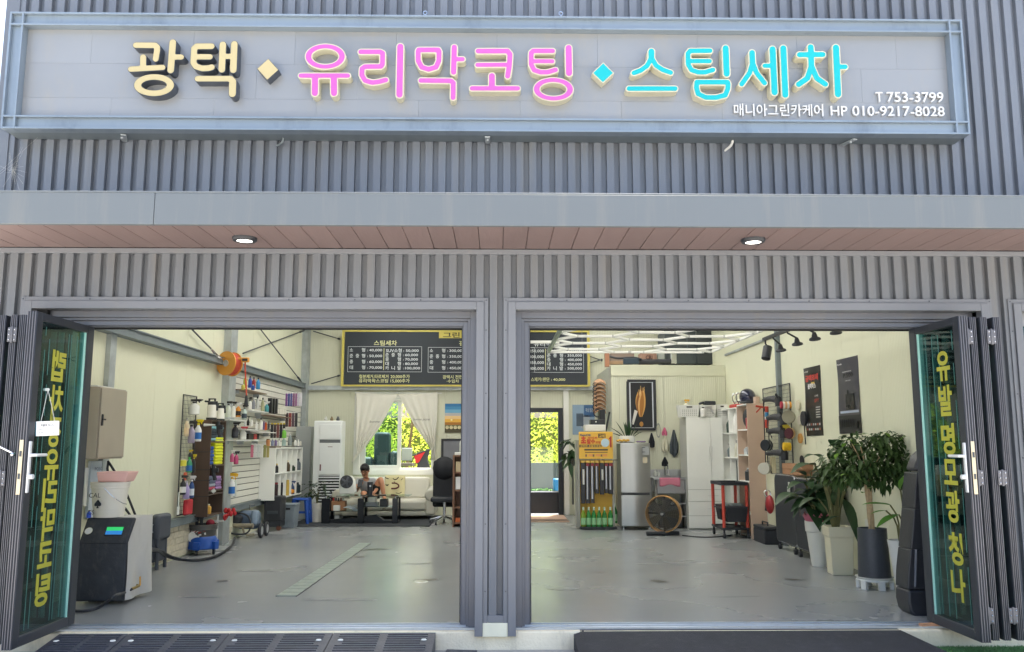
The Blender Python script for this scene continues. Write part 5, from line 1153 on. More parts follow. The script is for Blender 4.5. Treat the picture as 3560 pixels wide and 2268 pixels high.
# hose reel
hc = atx(795, 1265, -3.93); hr = thing('hose_reel', 'orange round hose reel hung on the left wall column', 'hose reel', tuple(hc)); m_or = M('reel_orange', '#d89a45', .45, 0, .06); m_rh = M('hose_red', '#c8503a', .5, 0, .08)
hc = aty(795, 1265, 12.45); rr = 42 * 12.45 / FPX
def disc(c, nv, r, th, mat, nm):
    mb = MB(); mb.lathe([(0, -th / 2), (r * .9, -th / 2), (r, -th * .8), (r * 1.0, th * .8), (r * .9, th / 2), (0, th / 2)], (0, 0, 0), 36); mb.xf(Matrix.Translation(c) @ nv.to_track_quat('Z', 'Y').to_matrix().to_4x4()); part(nm, mb, mat, hr)
nv = Vector((-.42, -.9, .03)).normalized()
disc(hc + nv * .05, nv, rr, .012, m_or, 'reel_flange'); disc(hc - nv * .09, nv, rr, .012, m_or, 'reel_flange'); disc(hc + nv * .058, nv, rr * .27, .01, mcol('#b9b4aa'), 'hub_badge')
mb = MB()
for i in range(6):
    for r_ in (.86, .68):
        n0 = len(mb.v); mb.torus((0, 0, 0), rr * r_, .012, 'y', 28, 6); mb.xf(Matrix.Translation(hc + nv * (.035 - i * .022)) @ nv.to_track_quat('Y', 'Z').to_matrix().to_4x4(), n0)
part('wound_hose', mb, m_rh, hr, kind='stuff')
g_ = aty(853, 1252, 12.4); mb = MB(); mb.obox(tuple(g_), (.11, .05, .07)); mb.obox(tuple(g_ + Vector((-.09, .03, .02))), (.1, .03, .03)); part('guide_arm', mb, m_or, hr, bev=.008); mb = MB(); mb.obox(tuple(g_ + Vector((0, -.028, 0))), (.075, .006, .035)); part('guide_slot', mb, m_black, hr)
mb = MB(); e_ = aty(857, 1375, 12.4); mb.tube([g_, g_ + Vector((0, 0, -.1)), e_], .011, 8); part('hanging_hose', mb, m_rh, hr)
mb = MB(); mb.cyl(e_, e_ + Vector((0, 0, -.14)), .016, .03, 10); part('hose_end', mb, m_black, hr)
mb = MB(); mb.tube([atx(735, 1215, -4.0), atx(752, 1240, -4.0), atx(775, 1250, -3.95)], .012, 6); part('chain_mount', mb, m_chrome, hr)
# ================================================================== SLAT WALL GOODS
def G4(x, y): return (750 + x * .2608, 1200 + y * .2608)
XS = -3.93
def sb(x0, y0, x1, y1, *a, X=XS, **k): (p, q), (r_, s_) = G4(x0, y0), G4(x1, y1); return wb(p, q, r_, s_, X, *a, **k)
def sshelf(x0, x1, y, label, mat=m_white, d=.14):
    a, b = atx(*G4(x0, y), XS), atx(*G4(x1, y), XS); y0, y1 = sorted((a.y, b.y)); z = a.z
    t = thing('wall_shelf', label, 'shelf', (XS, (y0 + y1) / 2, z)); mb = MB(); mb.box(XL + .036, y0, z - .018, XL + .036 + d + .08, y1, z - .003); part('shelf_board', mb, mat, t, bev=.002)
    for yy in (y0 + .04, y1 - .04): mb = MB(); mb.box(XL + .036, yy - .008, z - .07, XL + .036 + d * .7, yy + .008, z - .019); part('bracket', mb, m_galv, t)
    return z
m_wshelf = M('wood_shelf', '#7d6a58', .6, 0, .15, 5.)
sshelf(335, 620, 585, 'short brown shelf of small colourful bottles high on the slat wall', m_wshelf)
sb(365, 400, 415, 575, '#b3b53a', '#2d2e30', 'cap', 'yellow green bottle on the high brown shelf'); sb(430, 415, 480, 570, '#2d4fa8', '#2d2e30', 'cap', 'royal blue bottle on the high brown shelf')
sb(480, 430, 530, 575, '#a23a3e', '#2d2e30', 'cap', 'dark red bottle on the high brown shelf'); sb(535, 435, 590, 590, '#3d8fc8', '#2d2e30', 'cap', 'sky blue bottle on the high brown shelf')
sb(340, 520, 390, 600, '#c4bb55', '#d8d8d0', 'jug', 'small yellow jug at the left end of the high brown shelf', X=-3.9); sb(470, 530, 520, 600, '#3458a6', '#d8d8d0', 'jug', 'small blue jug low on the high brown shelf', X=-3.9)
sshelf(415, 640, 862, 'white slat wall shelf holding white and grey bottles in the second row')
sb(425, 700, 480, 850, '#dcdcd6', '#2d2e30', 'pump', 'white pump bottle left on the second row shelf'); sb(480, 710, 525, 855, '#8b8f98', '#d9d9d9', 'cap', 'grey patterned bottle on the second row shelf')
sb(530, 690, 575, 850, '#cfd1ce', '#3b3c40', 'cap', 'tall pale grey bottle on the second row shelf'); sb(600, 705, 645, 880, '#a9ab88', '#35363a', 'cap', 'olive clear bottle on the second row shelf')
sshelf(640, 960, 925, 'long brown shelf with black boxes on the slat wall', m_wshelf)
sb(650, 745, 705, 905, '#4d9aa2', '#dcdcdc', 'spray', 'teal spray bottle on the long brown shelf')
for i, x in enumerate((705, 742, 775)):
    a = atx(*G4(x + 15, 905 + i * 5), XS); s = a.y / FPX; mb = MB(); mb.box(a.x - .03, a.y - .045, a.z, a.x + .04, a.y + .035, a.z + 195 * .2608 * s)
    t = single('product_box', mb, mcol('#26272b'), ['nearest upright black box on the long brown shelf', 'middle upright black box on the long brown shelf', 'farthest upright black box on the long brown shelf'][i], 'box', bev=.003)
for i, x in enumerate((805, 840, 875, 908)):
    a = atx(*G4(x + 12, 915 + i * 3), XS); s = a.y / FPX; bottle(a, 72 * .2608 * s, .03, '#dedcd2', '#c9c8c0', 'can', ['first', 'second', 'third', 'fourth'][i] + ' small white tub from the left on the long brown shelf')
sb(130, 740, 200, 960, '#c9d0c6', '#2d2e30', 'spray', 'clear spray bottle just right of the pump sprayers'); sb(205, 745, 262, 965, '#e0dfd8', '#2d2e30', 'spray', 'white spray bottle with black trigger in the front row')
sb(262, 760, 330, 960, '#d08a30', '#dcdcd8', 'spray', 'white spray bottle with orange printed label in the front row', band='#2d2622'); sb(345, 790, 412, 995, '#b9c8c0', '#2d2e30', 'spray', 'striped clear spray bottle below the hanging hose end', band='#44505a')
sshelf(110, 340, 985, 'white slat wall shelf under the front row of spray bottles')
sshelf(345, 500, 1118, 'white tray shelf with slim black and white bottles'); sshelf(500, 745, 1150, 'white shelf with white and orange bottles in the middle of the slat wall')
sb(412, 960, 448, 1075, '#25262a', '#25262a', 'pump', 'slim black pump bottle on the tray shelf'); sb(455, 980, 495, 1085, '#e3e3df', '#cfcfcb', 'cap', 'white lotion bottle on the tray shelf'); sb(375, 985, 408, 1085, '#ccd3d2', '#888d92', 'cap', 'pale clear bottle left on the tray shelf')
sb(525, 1015, 560, 1125, '#e5e5e1', '#e5e5e1', 'cap', 'slim white bottle left on the middle shelf'); sb(572, 975, 625, 1130, '#e2e0da', '#2d2e30', 'cap', 'large white bottle with black cap on the middle shelf'); sb(625, 990, 652, 1130, '#74608a', '#dcdcdc', 'cap', 'slim purple bottle on the middle shelf')
sb(648, 1010, 682, 1135, '#d9642c', '#e6e6e6', 'cap', 'orange bottle with white cap on the middle shelf'); sb(690, 1020, 720, 1120, '#50525a', '#303236', 'cap', 'dark grey bottle right on the middle shelf')
sshelf(200, 420, 1262, 'white slat wall shelf under the black and white spray bottles'); sshelf(395, 600, 1262, 'white shelf with black and red blocks')
sb(212, 1020, 300, 1240, '#26282d', '#26282d', 'spray', 'large black spray bottle above the pink bottles', band='#3c3f46'); sb(318, 1080, 405, 1262, '#d8dad4', '#b8424a', 'spray', 'large white spray bottle with red trigger on the slat wall')
for i, (x0, x1, c_) in enumerate(((412, 485, '#2a2622'), (487, 528, '#a32f34'), (530, 560, '#2e2a2a'))):
    a, b = atx(*G4(x0, 1258), XS), atx(*G4(x1, 1185), XS); mb = MB(); mb.box(XS - .04, a.y + .005, a.z, XS + .03, b.y - .005, b.z + .0); single('sanding_block', mb, mcol(c_, .6), ('black sanding block with cream print beside the white sprayer', 'dark red sanding block between two black ones', 'narrow black sanding block at the right end')[i], 'sanding block', bev=.006)
# hanging packs
def packs(x0, x1, y0, y1, n, cols, labf, X=-3.9, clip=None):
    for i in range(n):
        xa = x0 + (x1 - x0) * i / n; a, b = atx(*G4(xa, y1), X), atx(*G4(xa + (x1 - x0) / n * .85, y0), X); w_ = (x1 - x0) / n * .85 * .2608 * a.y / FPX
        t = thing('hanging_pack', labf(i), 'pack', tuple(a)); mb = MB(); mb.obox((a.x, a.y, (a.z + b.z) / 2), (w_, .02, b.z - a.z), (0, 0, R(12))); part('pouch', mb, mcol(cols[i % len(cols)], .35), t, bev=.006)
        mb = MB(); mb.obox((a.x, a.y - .001, b.z + .008), (w_ * .8, .01, .03), (0, 0, R(12))); part('hang_tab', mb, mcol(clip or '#e0e0dc'), t)
od = ['first', 'second', 'third', 'fourth', 'fifth', 'sixth', 'seventh']
packs(940, 1165, 650, 815, 7, ['#7a4d8c', '#3c4a86', '#5a5f94', '#8d5a80', '#9a6a94', '#c9c4d4', '#d8d6dc'], lambda i: od[i] + ' purple toned cloth pack from the left at the top right of the slat wall')
packs(945, 1110, 910, 1090, 4, ['#4a3a3c', '#8d3d3d', '#5b4652', '#2f3036'], lambda i: od[i] + ' dark red hanging pack from the left below the purple packs')
packs(745, 945, 1060, 1240, 5, ['#2c2d33', '#46383a', '#7a4a48', '#23242a', '#2a2b30'], lambda i: od[i] + ' black hanging pack with yellow tab from the left', clip='#d6c02c')
packs(480, 735, 1330, 1500, 6, ['#c86f86', '#d5d8d4', '#cfd4d0', '#e0e0da', '#8d8d52', '#a59a5c'], lambda i: od[i] + ' clear refill pack from the left beside the white cube shelf', clip='#e8e8e4')
for i, (x0, y0, x1, y1, a1, a2, k, lb) in enumerate(((190, 1400, 240, 1560, '#c65a86', '#e2e2dc', 'spray', 'pink bottle with white trigger hung low on the slat wall'), (240, 1410, 300, 1590, '#b84a76', '#26262a', 'spray', 'deeper pink bottle with black trigger beside the brown cabinet'))): sb(x0, y0, x1, y1, a1, a2, k, lb, X=-3.86)
gb(595, 900, 660, 1150, -3.80, '#e2e4e4', '#e0ae2c', 'spray', 'white spray bottle with yellow trigger hanging low right of the brown cabinet', band='#2f6fb8')
gb(645, 905, 680, 1160, -3.85, '#cfd4cc', '#e0ae2c', 'spray', 'clear spray bottle with yellow trigger partly hidden behind the white one')

# ---- white cube shelf on the wall
qY0, qY1 = 14.8, 16.85; qx = -3.80; qz0, qz1 = .50, 1.39
cs = thing('cube_shelf', 'white wall mounted shelf unit of ten open cubbies', 'shelf unit', ((XL + qx) / 2, (qY0 + qY1) / 2, qz0))
for nm, q in (('side_panel', (XL + .04, qY0, qz0, qx, qY0 + .025, qz1)), ('side_panel', (XL + .04, qY1 - .025, qz0, qx, qY1, qz1)), ('top_panel', (XL + .04, qY0 + .026, qz1 - .02, qx, qY1 - .026, qz1)), ('bottom_panel', (XL + .04, qY0 + .026, qz0, qx, qY1 - .026, qz0 + .02)), ('back_panel', (XL + .036, qY0, qz0, XL + .039, qY1, qz1))):
    mb = MB(); mb.box(*q[:3], *q[3:]) if len(q) == 6 else None; part(nm, mb, m_whitem, cs, bev=.002)
zm_ = (qz0 + qz1) / 2
for i in range(5):
    ya_ = qY0 + .025 + (qY1 - qY0 - .05) * i / 5; yb_ = qY0 + .025 + (qY1 - qY0 - .05) * (i + 1) / 5
    if i: mb = MB(); mb.box(XL + .045, ya_ - .008, qz0 + .021, qx - .002, ya_ + .008, qz1 - .021); part('divider', mb, m_whitem, cs, bev=.001)
    mb = MB(); mb.box(XL + .045, ya_ + .009, zm_ - .008, qx - .004, yb_ - .009, zm_ + .008); part('shelf_board', mb, m_whitem, cs, bev=.001)
mb = MB(); mb.box(XL + .04, qY0 - .005, qz1 + .001, qx, qY0 + .35, qz1 + .02); part('wood_top', mb, m_wshelf, cs)
def cub(i): return qY0 + .025 + (qY1 - qY0 - .05) * (i + .5) / 5
for i, r_, h, rad, b_, c_, k, lb in ((0, 1, .16, .03, '#26262c', '#d8b43a', 'cap', 'black and gold bottle in the upper first cubby'), (0, 0, .27, .035, '#3a2628', '#8a2a2c', 'can', 'tall dark red can in the lower first cubby'), (2, 1, .2, .04, '#4a3b26', '#e8dfc8', 'cap', 'brown and gold bottle in the upper third cubby'),
                          (1, 0, .25, .02, '#26262c', '#26262c', 'can', 'slim black can in the lower second cubby'), (2, 0, .28, .035, '#c0a24a', '#c0a24a', 'can', 'gold coloured tube in the lower third cubby'), (3, 1, .1, .04, '#1f3a2c', '#26302a', 'jug', 'dark green jar in the upper fourth cubby'),
                          (3, 0, .26, .04, '#24406e', '#24406e', 'spray', 'dark blue spray bottle in the lower fourth cubby'), (4, 1, .22, .05, '#59606a', '#3a4048', 'cap', 'grey bottle in the upper fifth cubby'), (4, 0, .2, .06, '#2c3a40', '#202428', 'jug', 'dark teal jug in the lower fifth cubby')):
    bottle((qx - .05, cub(i) + .09, (zm_ + .01) if r_ else qz0 + .022), h, rad, b_, c_, k, lb)
mb = MB(); mb.sph((qx - .06, cub(3) + .08, qz0 + .075), (.055, .06, .052), 12, 8); single('sponge', mb, mcol('#e2962a', .9), 'orange round sponge in the lower fourth cubby', 'sponge')
for i, (x0, y0, x1, y1, b_, c_, k, lb) in enumerate(((875, 1115, 940, 1240, '#7ac24a', '#e8e8e4', 'cap', 'light green bottle on top of the cube shelf'), (670, 1255, 720, 1345, '#c98a5a', '#4a3a2a', 'can', 'tan jar on top of the cube shelf'),
     (735, 1250, 775, 1345, '#8088a8', '#c8ccd4', 'cap', 'pale violet bottle on top of the cube shelf'), (780, 1250, 815, 1345, '#7c6c9c', '#e0e0e0', 'cap', 'purple bottle on top of the cube shelf'), (825, 1240, 860, 1345, '#dfe0dc', '#26262a', 'pump', 'white pump bottle on top of the cube shelf'),
     (880, 1245, 935, 1345, '#9fb6b4', '#cfd4d4', 'jug', 'clear glass jug on top of the cube shelf'), (960, 1180, 1015, 1340, '#8a9494', '#d8d8d8', 'cap', 'grey clear bottle on top of the cube shelf'), (1040, 1235, 1080, 1340, '#e4e4e0', '#26262a', 'pump', 'second white pump bottle on top of the cube shelf'),
     (1085, 1260, 1115, 1345, '#e6e6e2', '#e6e6e2', 'cap', 'small all white bottle on top of the cube shelf'), (1118, 1240, 1150, 1340, '#dcdad0', '#3a3a3e', 'spray', 'white spray bottle at the far end of the cube shelf top'))): sb(x0, y0, x1, y1, b_, c_, k, lb, X=-3.88)

# ---- floor things at the left wall
# pressure washer
c = atz(868, 1868); pw = thing('pressure_washer', 'blue grey wheeled pressure washer with black hose lying by the wall', 'pressure washer', (c.x, c.y, 0)); m_pw = M('washer_blue', '#5f6f86', .4, .1, .1, 5.)
mb = MB(); mb.obox((c.x - .02, c.y, .27), (.34, .3, .26), (R(8), 0, R(10))); part('housing', mb, m_pw, pw, bev=.07, seg=4)
mb = MB(); mb.obox((c.x + .1, c.y - .1, .3), (.12, .18, .24), (R(-15), 0, R(10))); part('housing_front', mb, M('washer_light', '#8494a6', .35, .2), pw, bev=.04, seg=3)
mb = MB(); mb.obox((c.x - .2, c.y - .15, .3), (.25, .2, .16), (0, R(20), 0)); part('motor', mb, m_rubber, pw, bev=.04, seg=3)
for dy in (-.14, .18):
    q = Vector((c.x + .21, c.y + dy, .115)); mb = MB(); mb.torus(q, .09, .026, 'x', 24, 8); w_ = part('wheel', mb, m_rubber, pw); mb = MB(); mb.cyl(q + Vector((-.02, 0, 0)), q + Vector((.02, 0, 0)), .065, n=18); part('wheel_hub', mb, M('hub_grey', '#9aa0a4', .4), w_)
mb = MB(); mb.tube([(c.x - .33, c.y - .2, .22), (c.x - .1, c.y - .25, .2), (c.x + .12, c.y - .26, .2)], .035, 10); mb.tube([(c.x - .05, c.y - .26, .2), (c.x, c.y - .27, .05), (c.x + .14, c.y - .24, .07)], .018, 6, 1); part('lance', mb, M('lance_tan', '#8f8775', .5, 0, .2, 9.), pw)
mb = MB(); mb.tube([(c.x - .36, c.y - .18, .3), (c.x - .3, c.y - .3, .12), (c.x - .1, c.y - .3, .06), (c.x + .1, c.y - .3, .1), (c.x + .05, c.y - .2, .36), (c.x - .2, c.y - .2, .4)], .014, 6, 3); part('coiled_hose', mb, m_rubber, pw)
mb = MB(); mb.tube([(c.x - .02, c.y, .42), (c.x - .02, c.y, .5), (c.x + .06, c.y, .5)], .012, 6); part('coupling', mb, m_chrome, pw)
# black trolley
c = atz(945, 1845); t = thing('black_trolley', 'low black trolley box between the pressure washer and the grey bin', 'trolley', (c.x, c.y, 0)); mb = MB(); mb.obox((c.x, c.y + .15, .36), (.3, .3, .42)); part('box', mb, m_rubber, t, bev=.02)
mb = MB(); mb.obox((c.x + .0, c.y - .005, .3), (.18, .02, .05)); part('grip', mb, m_darksteel, t)
for dx in (-.11, .11): mb = MB(); mb.cyl((c.x + dx, c.y, .04), (c.x + dx, c.y + .03, .04), .04, n=14); part('castor', mb, mcol('#7a4a3a'), t)
mb = MB(); mb.box(c.x - .14, c.y - .0, .06, c.x + .14, c.y + .3, .15); part('chassis', mb, m_black, t)
mb = MB(); mb.box(XL + .05, 14.9, .3, -3.75, 16.8, .48); 
# grey lidded bin
c = atz(1000, 1837); s = c.y / FPX; w_ = 48 * s; h_ = (1837 - 1762) * s; t = thing('laundry_bin', 'grey plastic hamper with lid and grip slot', 'bin', (c.x, c.y, 0)); m_bin = M('bin_grey', '#87919a', .5, 0, .05)
mb = MB(); mb.add([(c.x - w_ * .42, c.y, 0), (c.x + w_ * .42, c.y, 0), (c.x + w_ * .42, c.y + .3, 0), (c.x - w_ * .42, c.y + .3, 0), (c.x - w_ * .5, c.y - .02, h_), (c.x + w_ * .5, c.y - .02, h_), (c.x + w_ * .5, c.y + .33, h_), (c.x - w_ * .5, c.y + .33, h_)], [(0, 3, 2, 1), (4, 5, 6, 7), (0, 1, 5, 4), (1, 2, 6, 5), (2, 3, 7, 6), (3, 0, 4, 7)]); part('bin_body', mb, m_bin, t, bev=.015)
mb = MB(); mb.box(c.x - w_ * .53, c.y - .035, h_, c.x + w_ * .53, c.y + .34, h_ + .03); part('lid', mb, m_bin, t, bev=.01)
mb = MB(); mb.obox((c.x, c.y - .022, h_ * .86), (w_ * .3, .01, .03)); part('grip_slot', mb, m_dark, t); mb = MB()
for k in range(9): mb.box(c.x - w_ * .36 + k * w_ * .09, c.y - .02 + .0, .1, c.x - w_ * .36 + k * w_ * .09 + .012, c.y + .01, h_ * .75)
part('rib', mb, m_bin, t, kind='stuff')
# blue stool
c = atz(1040, 1825); s = c.y / FPX; t = thing('plastic_stool', 'royal blue plastic stool under the cube shelf end', 'stool', (c.x, c.y, 0)); m_st = mcol('#2450a8'); h_ = .45
mb = MB(); mb.obox((c.x, c.y + .14, h_), (.3, .3, .04)); part('seat', mb, m_st, t, bev=.02)
for dx in (-1, 1):
    for dy in (-1, 1): mb = MB(); mb.cyl((c.x + dx * .15, c.y + .14 + dy * .14, 0), (c.x + dx * .11, c.y + .14 + dy * .11, h_ - .02), .03, .045, 8); part('leg', mb, m_st, t)
mb = MB(); mb.obox((c.x, c.y + .02, .22), (.22, .015, .04)); mb.obox((c.x + .13, c.y + .14, .22), (.015, .22, .04)); part('brace', mb, m_st, t)
mb = MB(); mb.box(-3.98, 17.0, 0, -3.68, 17.3, 1.80); single('grey_cupboard', mb, M('cupboard_grey', '#9a9f9f', .5, 0, .05), 'tall plain grey cupboard squeezed in the corner beside the air conditioner', 'cupboard', bev=.006)
# air conditioner
ax0, ax1 = aty(1087, 1600, 16.75).x, aty(1186, 1600, 16.75).x; az1 = aty(1130, 1463, 16.75).z
ac = thing('air_conditioner', 'tall white floor standing air conditioner with lower grille', 'air conditioner', ((ax0 + ax1) / 2, 16.95, 0)); m_ac = M('ac_white', '#e4e8e8', .35, 0, .03)
mb = MB(); mb.box(ax0, 16.77, 0, ax1, 17.15, az1); part('cabinet', mb, m_ac, ac, bev=.02, seg=3)
W_ = ax1 - ax0; zf = lambda py: aty(1130, py, 16.75).z
mb = MB(); mb.box(ax0 + W_ * .22, 16.755, zf(1528), ax1 - .03, 16.769, zf(1476)); part('outlet_panel', mb, m_ac, ac, bev=.004)
mb = MB(); mb.box(ax0 + W_ * .22, 16.76, zf(1540), ax1 - .03, 16.769, zf(1529)); part('outlet_slot', mb, mcol('#6d7275'), ac)
mb = MB(); mb.box(ax0 + W_ * .22, 16.755, zf(1650), ax1 - .03, 16.769, zf(1542)); part('door_panel', mb, m_ac, ac, bev=.004)
mb = MB(); mb.box(ax0 + W_ * .52, 16.75, zf(1555), ax0 + W_ * .68, 16.754, zf(1553)); mb.box(ax0 + W_ * .25, 16.75, zf(1637), ax0 + W_ * .30, 16.754, zf(1615)); part('marking', mb, mcol('#7a5a5a'), ac)
mb = MB(); mb.box(ax0 + W_ * .22, 16.764, zf(1788), ax1 - .03, 16.769, zf(1655)); part('grille_recess', mb, m_dark, ac)
for k in range(13):
    z = zf(1658 + k * 10); mb = MB(); mb.box(ax0 + W_ * .22, 16.75, z - .026, ax1 - .03, 16.7635, z); part('louvre', mb, m_ac, ac, bev=.003, seg=1)
for i, (dx, c_) in enumerate(((.1, '#c9c9c4'), (.22, '#8a7a5a'), (.34, '#5a5c60'))): mb = MB(); mb.lathe([(.03, 0), (.035, .04), (.02, .06), (.018, .085)], (ax0 + .1 + dx, 16.9, az1), 12); single('trinket', mb, mcol(c_), ('white small figurine on the air conditioner, left', 'bronze small figurine on the air conditioner, middle', 'grey small figurine on the air conditioner, right')[i], 'figurine')
# plants
m_pleaf = leaf_mat('pot_leaf', '#3f5c33', .15); m_pleafd = leaf_mat('pot_leaf_dark', '#2c4a30', .12); m_stem = mcol('#6a6a45', .7); m_bark = M('bark', '#b09a78', .8, 0, .2, 30., bump=.5, bscale=60)
def leaf(mb, base, d, L_, W_, droop=.3, n=4, fold=.15):
    d = Vector(d).normalized(); side = d.cross(Vector((0, 0, 1)));
    if side.length < .1: side = Vector((1, 0, 0))
    side.normalize(); up = side.cross(d); pts = []
    for i in range(n + 1):
        u = i / n; w_ = W_ * math.sin(math.pi * min(1, .04 + u * .96) ** .8) * (1 if i < n else 0); c = Vector(base) + d * (L_ * u) + Vector((0, 0, -droop * L_ * u * u)) ; pts += [c - side * w_ / 2 + up * fold * w_, c, c + side * w_ / 2 + up * fold * w_]
    mb.add(pts, [(3 * i + k, 3 * i + k + 1, 3 * i + k + 4, 3 * i + k + 3) for i in range(n) for k in (0, 1)])
rnd = random.Random(21)
c = atz(1100, 1818); t = thing('potted_plant', 'dark leafed plant in a white cylinder pot by the air conditioner', 'plant', (c.x, c.y, 0)); s = c.y / FPX; h_ = 66 * s
mb = MB(); mb.lathe([(19 * s, 0), (19 * s, .01), (18 * s, h_), (16 * s, h_), (16 * s, h_ - .03), (0, h_ - .03)], c, 28, cap=False); part('pot', mb, M('pot_white', '#d9d6cc', .5, 0, .04), t)
mb = MB()
for k in range(5): mb.tube([c + Vector((0, 0, h_ - .03)), c + Vector((rnd.uniform(-.04, .04), 0, h_ + .12)), c + Vector((rnd.uniform(-.15, .15), rnd.uniform(-.1, .1), h_ + .25))], .008, 5)
part('stem', mb, m_stem, t); mb = MB()
for k in range(60):
    a = rnd.uniform(0, 6.28); b = c + Vector((rnd.uniform(-.24, .22), rnd.uniform(-.12, .12), h_ + rnd.uniform(.1, .38))); leaf(mb, b, (math.cos(a), math.sin(a) * .6, rnd.uniform(-.2, .5)), rnd.uniform(.08, .15), .06, .5)
part('foliage', mb, m_pleafd, t)
# floor mat, sofa, table
mb = MB(); p0, p1, p2 = atz(1035, 1832), atz(1487, 1832), atz(1515, 1797); mb.box(p0.x - .2, p0.y, 0, p1.x + .03, 17.7, .018); single('floor_mat', mb, M('mat_dark', '#3a3d42', .9, 0, .15, 5.), 'large thin dark mat under the sofa and glass table', 'mat', bev=.004)
SYf = 16.75; sx0, sx1 = aty(1155, 1750, SYf).x, aty(1511, 1750, SYf).x; m_sofa = M('sofa_leather', '#cbc8ba', .38, 0, .05, 3., bump=.2, bscale=90)
sf = thing('sofa', 'cream leather two seat sofa with rolled arms below the window', 'sofa', ((sx0 + sx1) / 2, 17.2, 0)); zf = lambda py, Y=SYf: aty(1400, py, Y).z
mb = MB(); mb.box(sx0 + .05, SYf + .02, .08, sx1 - .01, 17.7, zf(1778)); part('base', mb, m_sofa, sf, bev=.02)
sm = (sx0 + sx1) / 2
zs1 = zf(1738)
for a, b in ((sx0 + .22, sm), (sm + .003, sx1 - .15)):
    mb = MB(); mb.box(a, SYf, zf(1778) + .002, b, 17.55, zs1); part('seat_cushion', mb, m_sofa, sf, bev=.06, seg=4)
    mb = MB(); mb.prism([(17.3, zs1 - .03), (17.45, zf(1660, 17.4)), (17.68, zf(1660, 17.4)), (17.68, zs1 - .03)], a + .005, b, 'yz'); part('back_cushion', mb, m_sofa, sf, bev=.07, seg=4)
for a, b in ((sx0, sx0 + .2), (sx1 - .18, sx1 + .02)):
    mb = MB(); mb.box(a, SYf - .01, .1, b, 17.6, zs1 + .01); mb.cyl(((a + b) / 2, SYf - .03, zs1 + .08), ((a + b) / 2, 17.6, zs1 + .12), .115, n=18); part('armrest', mb, m_sofa, sf, bev=.035, seg=3)
for x in (sx0 + .12, sx1 - .1):
    mb = MB(); mb.cyl((x, SYf + .06, .018), (x, SYf + .06, .08), .025, .035, 10); part('foot', mb, m_black, sf)
# throw
a, b = aty(1338, 1656, 17.28), aty(1408, 1656, 17.28); zb_ = zs1 + .02; m_throw = M('throw_cream', '#d6cda0', .85, 0, .06, 4.)
def thr(u, v):
    x = a.x + (b.x - a.x) * u; z = a.z + .01 - (a.z - zb_) * v; y = 17.40 - .13 * v + .008 * math.sin(u * 12 + v * 3) - .03; return Vector((x, y - .02, z))
mb = MB(); mb.grid(thr, 14, 8); ts = thing('throw_blanket', 'pale yellow throw with dark red animal prints over the sofa back', 'blanket', ((a.x + b.x) / 2, 17.3, zb_)); o = part('cloth', mb, m_throw, ts)
sl = o.modifiers.new('thick', 'SOLIDIFY'); sl.thickness = .008
mdr = mcol('#5a2526', .8); mdk = mcol('#3c3a30', .8)
def blob(pts, r, m, nm='animal_print'): mb = MB(); mb.tube([aty(x, y, Y_) for x, y, Y_ in pts], r, 6, 1); part(nm, mb, m, ts)
blob([(1362, 1680, 17.2), (1376, 1680, 17.2), (1386, 1686, 17.2), (1386, 1694, 17.2), (1376, 1699, 17.2), (1360, 1699, 17.2)], .015, mdr); blob([(1372, 1678, 17.2), (1370, 1674, 17.2)], .006, mdk); blob([(1396, 1712, 17.16), (1388, 1716, 17.16), (1376, 1714, 17.16)], .008, mdk); blob([(1394, 1670, 17.24), (1400, 1664, 17.24)], .007, mdk); blob([(1366, 1664, 17.24), (1372, 1668, 17.24), (1379, 1667, 17.24), (1386, 1659, 17.24)], .009, mdk); blob([(1338, 1660, 17.24), (1346, 1664, 17.24), (1351, 1665, 17.24)], .009, mdk)
blob([(1341, 1684, 17.2), (1346, 1690, 17.2), (1350, 1684, 17.2)], .011, mdk)
# glass coffee table
ty0, ty1 = 15.9, 16.4; tx0, tx1 = aty(1174, 1800, ty0).x, aty(1414, 1800, ty0).x; tz = aty(1300, 1724, ty0).z
gt = thing('glass_table', 'low glass top coffee table with black square legs', 'table', ((tx0 + tx1) / 2, (ty0 + ty1) / 2, 0)); m_tg = glass_mat('table_glass', (.55, .68, .66), .7, .08)
mb = MB(); mb.box(tx0 - .04, ty0 - .03, tz - .01, tx1 + .04, ty1 + .03, tz); part('glass_top', mb, m_tg, gt)
lx = [(aty(1171, 1, ty0).x, aty(1197, 1, ty0).x), (aty(1286, 1, ty0).x, aty(1306, 1, ty0).x), (aty(1397, 1, ty0).x, aty(1415, 1, ty0).x)]
for xa_, xb_ in lx:
    for yy in (ty0, ty1 - .12):
        mb = MB(); mb.box(xa_, yy, .018, xb_, yy + .12, tz - .05); part('leg', mb, M('gloss_black', '#1d2026', .2, 0, .05), gt, bev=.005)
        mb = MB(); mb.cyl(((xa_ + xb_) / 2, yy + .05, tz - .05), ((xa_ + xb_) / 2, yy + .05, tz - .011), .02, n=10); part('glass_mount', mb, m_chrome, gt)
zsh = [aty(1250, 1777, ty0).z, aty(1360, 1762, ty0).z]
mb = MB(); mb.box(lx[0][1] + .001, ty0 + .02, zsh[0] - .012, lx[1][0] - .001, ty1 - .02, zsh[0]); part('glass_shelf', mb, m_tg, gt); mb = MB(); mb.box(lx[1][1] + .001, ty0 + .02, zsh[1] - .012, lx[2][0] - .001, ty1 - .02, zsh[1]); part('glass_shelf', mb, m_tg, gt)
mb = MB(); mb.prism([(lx[0][0], .02), (lx[2][1], .02), (lx[2][1], .06), (lx[1][1] + .35, .06), (lx[1][1] + .2, .16), (lx[1][1] - .05, .12), (lx[0][0], .06)], ty0 + .16, ty1 - .18); part('low_shelf', mb, m_black, gt, bev=.005)
zA = zsh[0]; xA = lx[0][1]
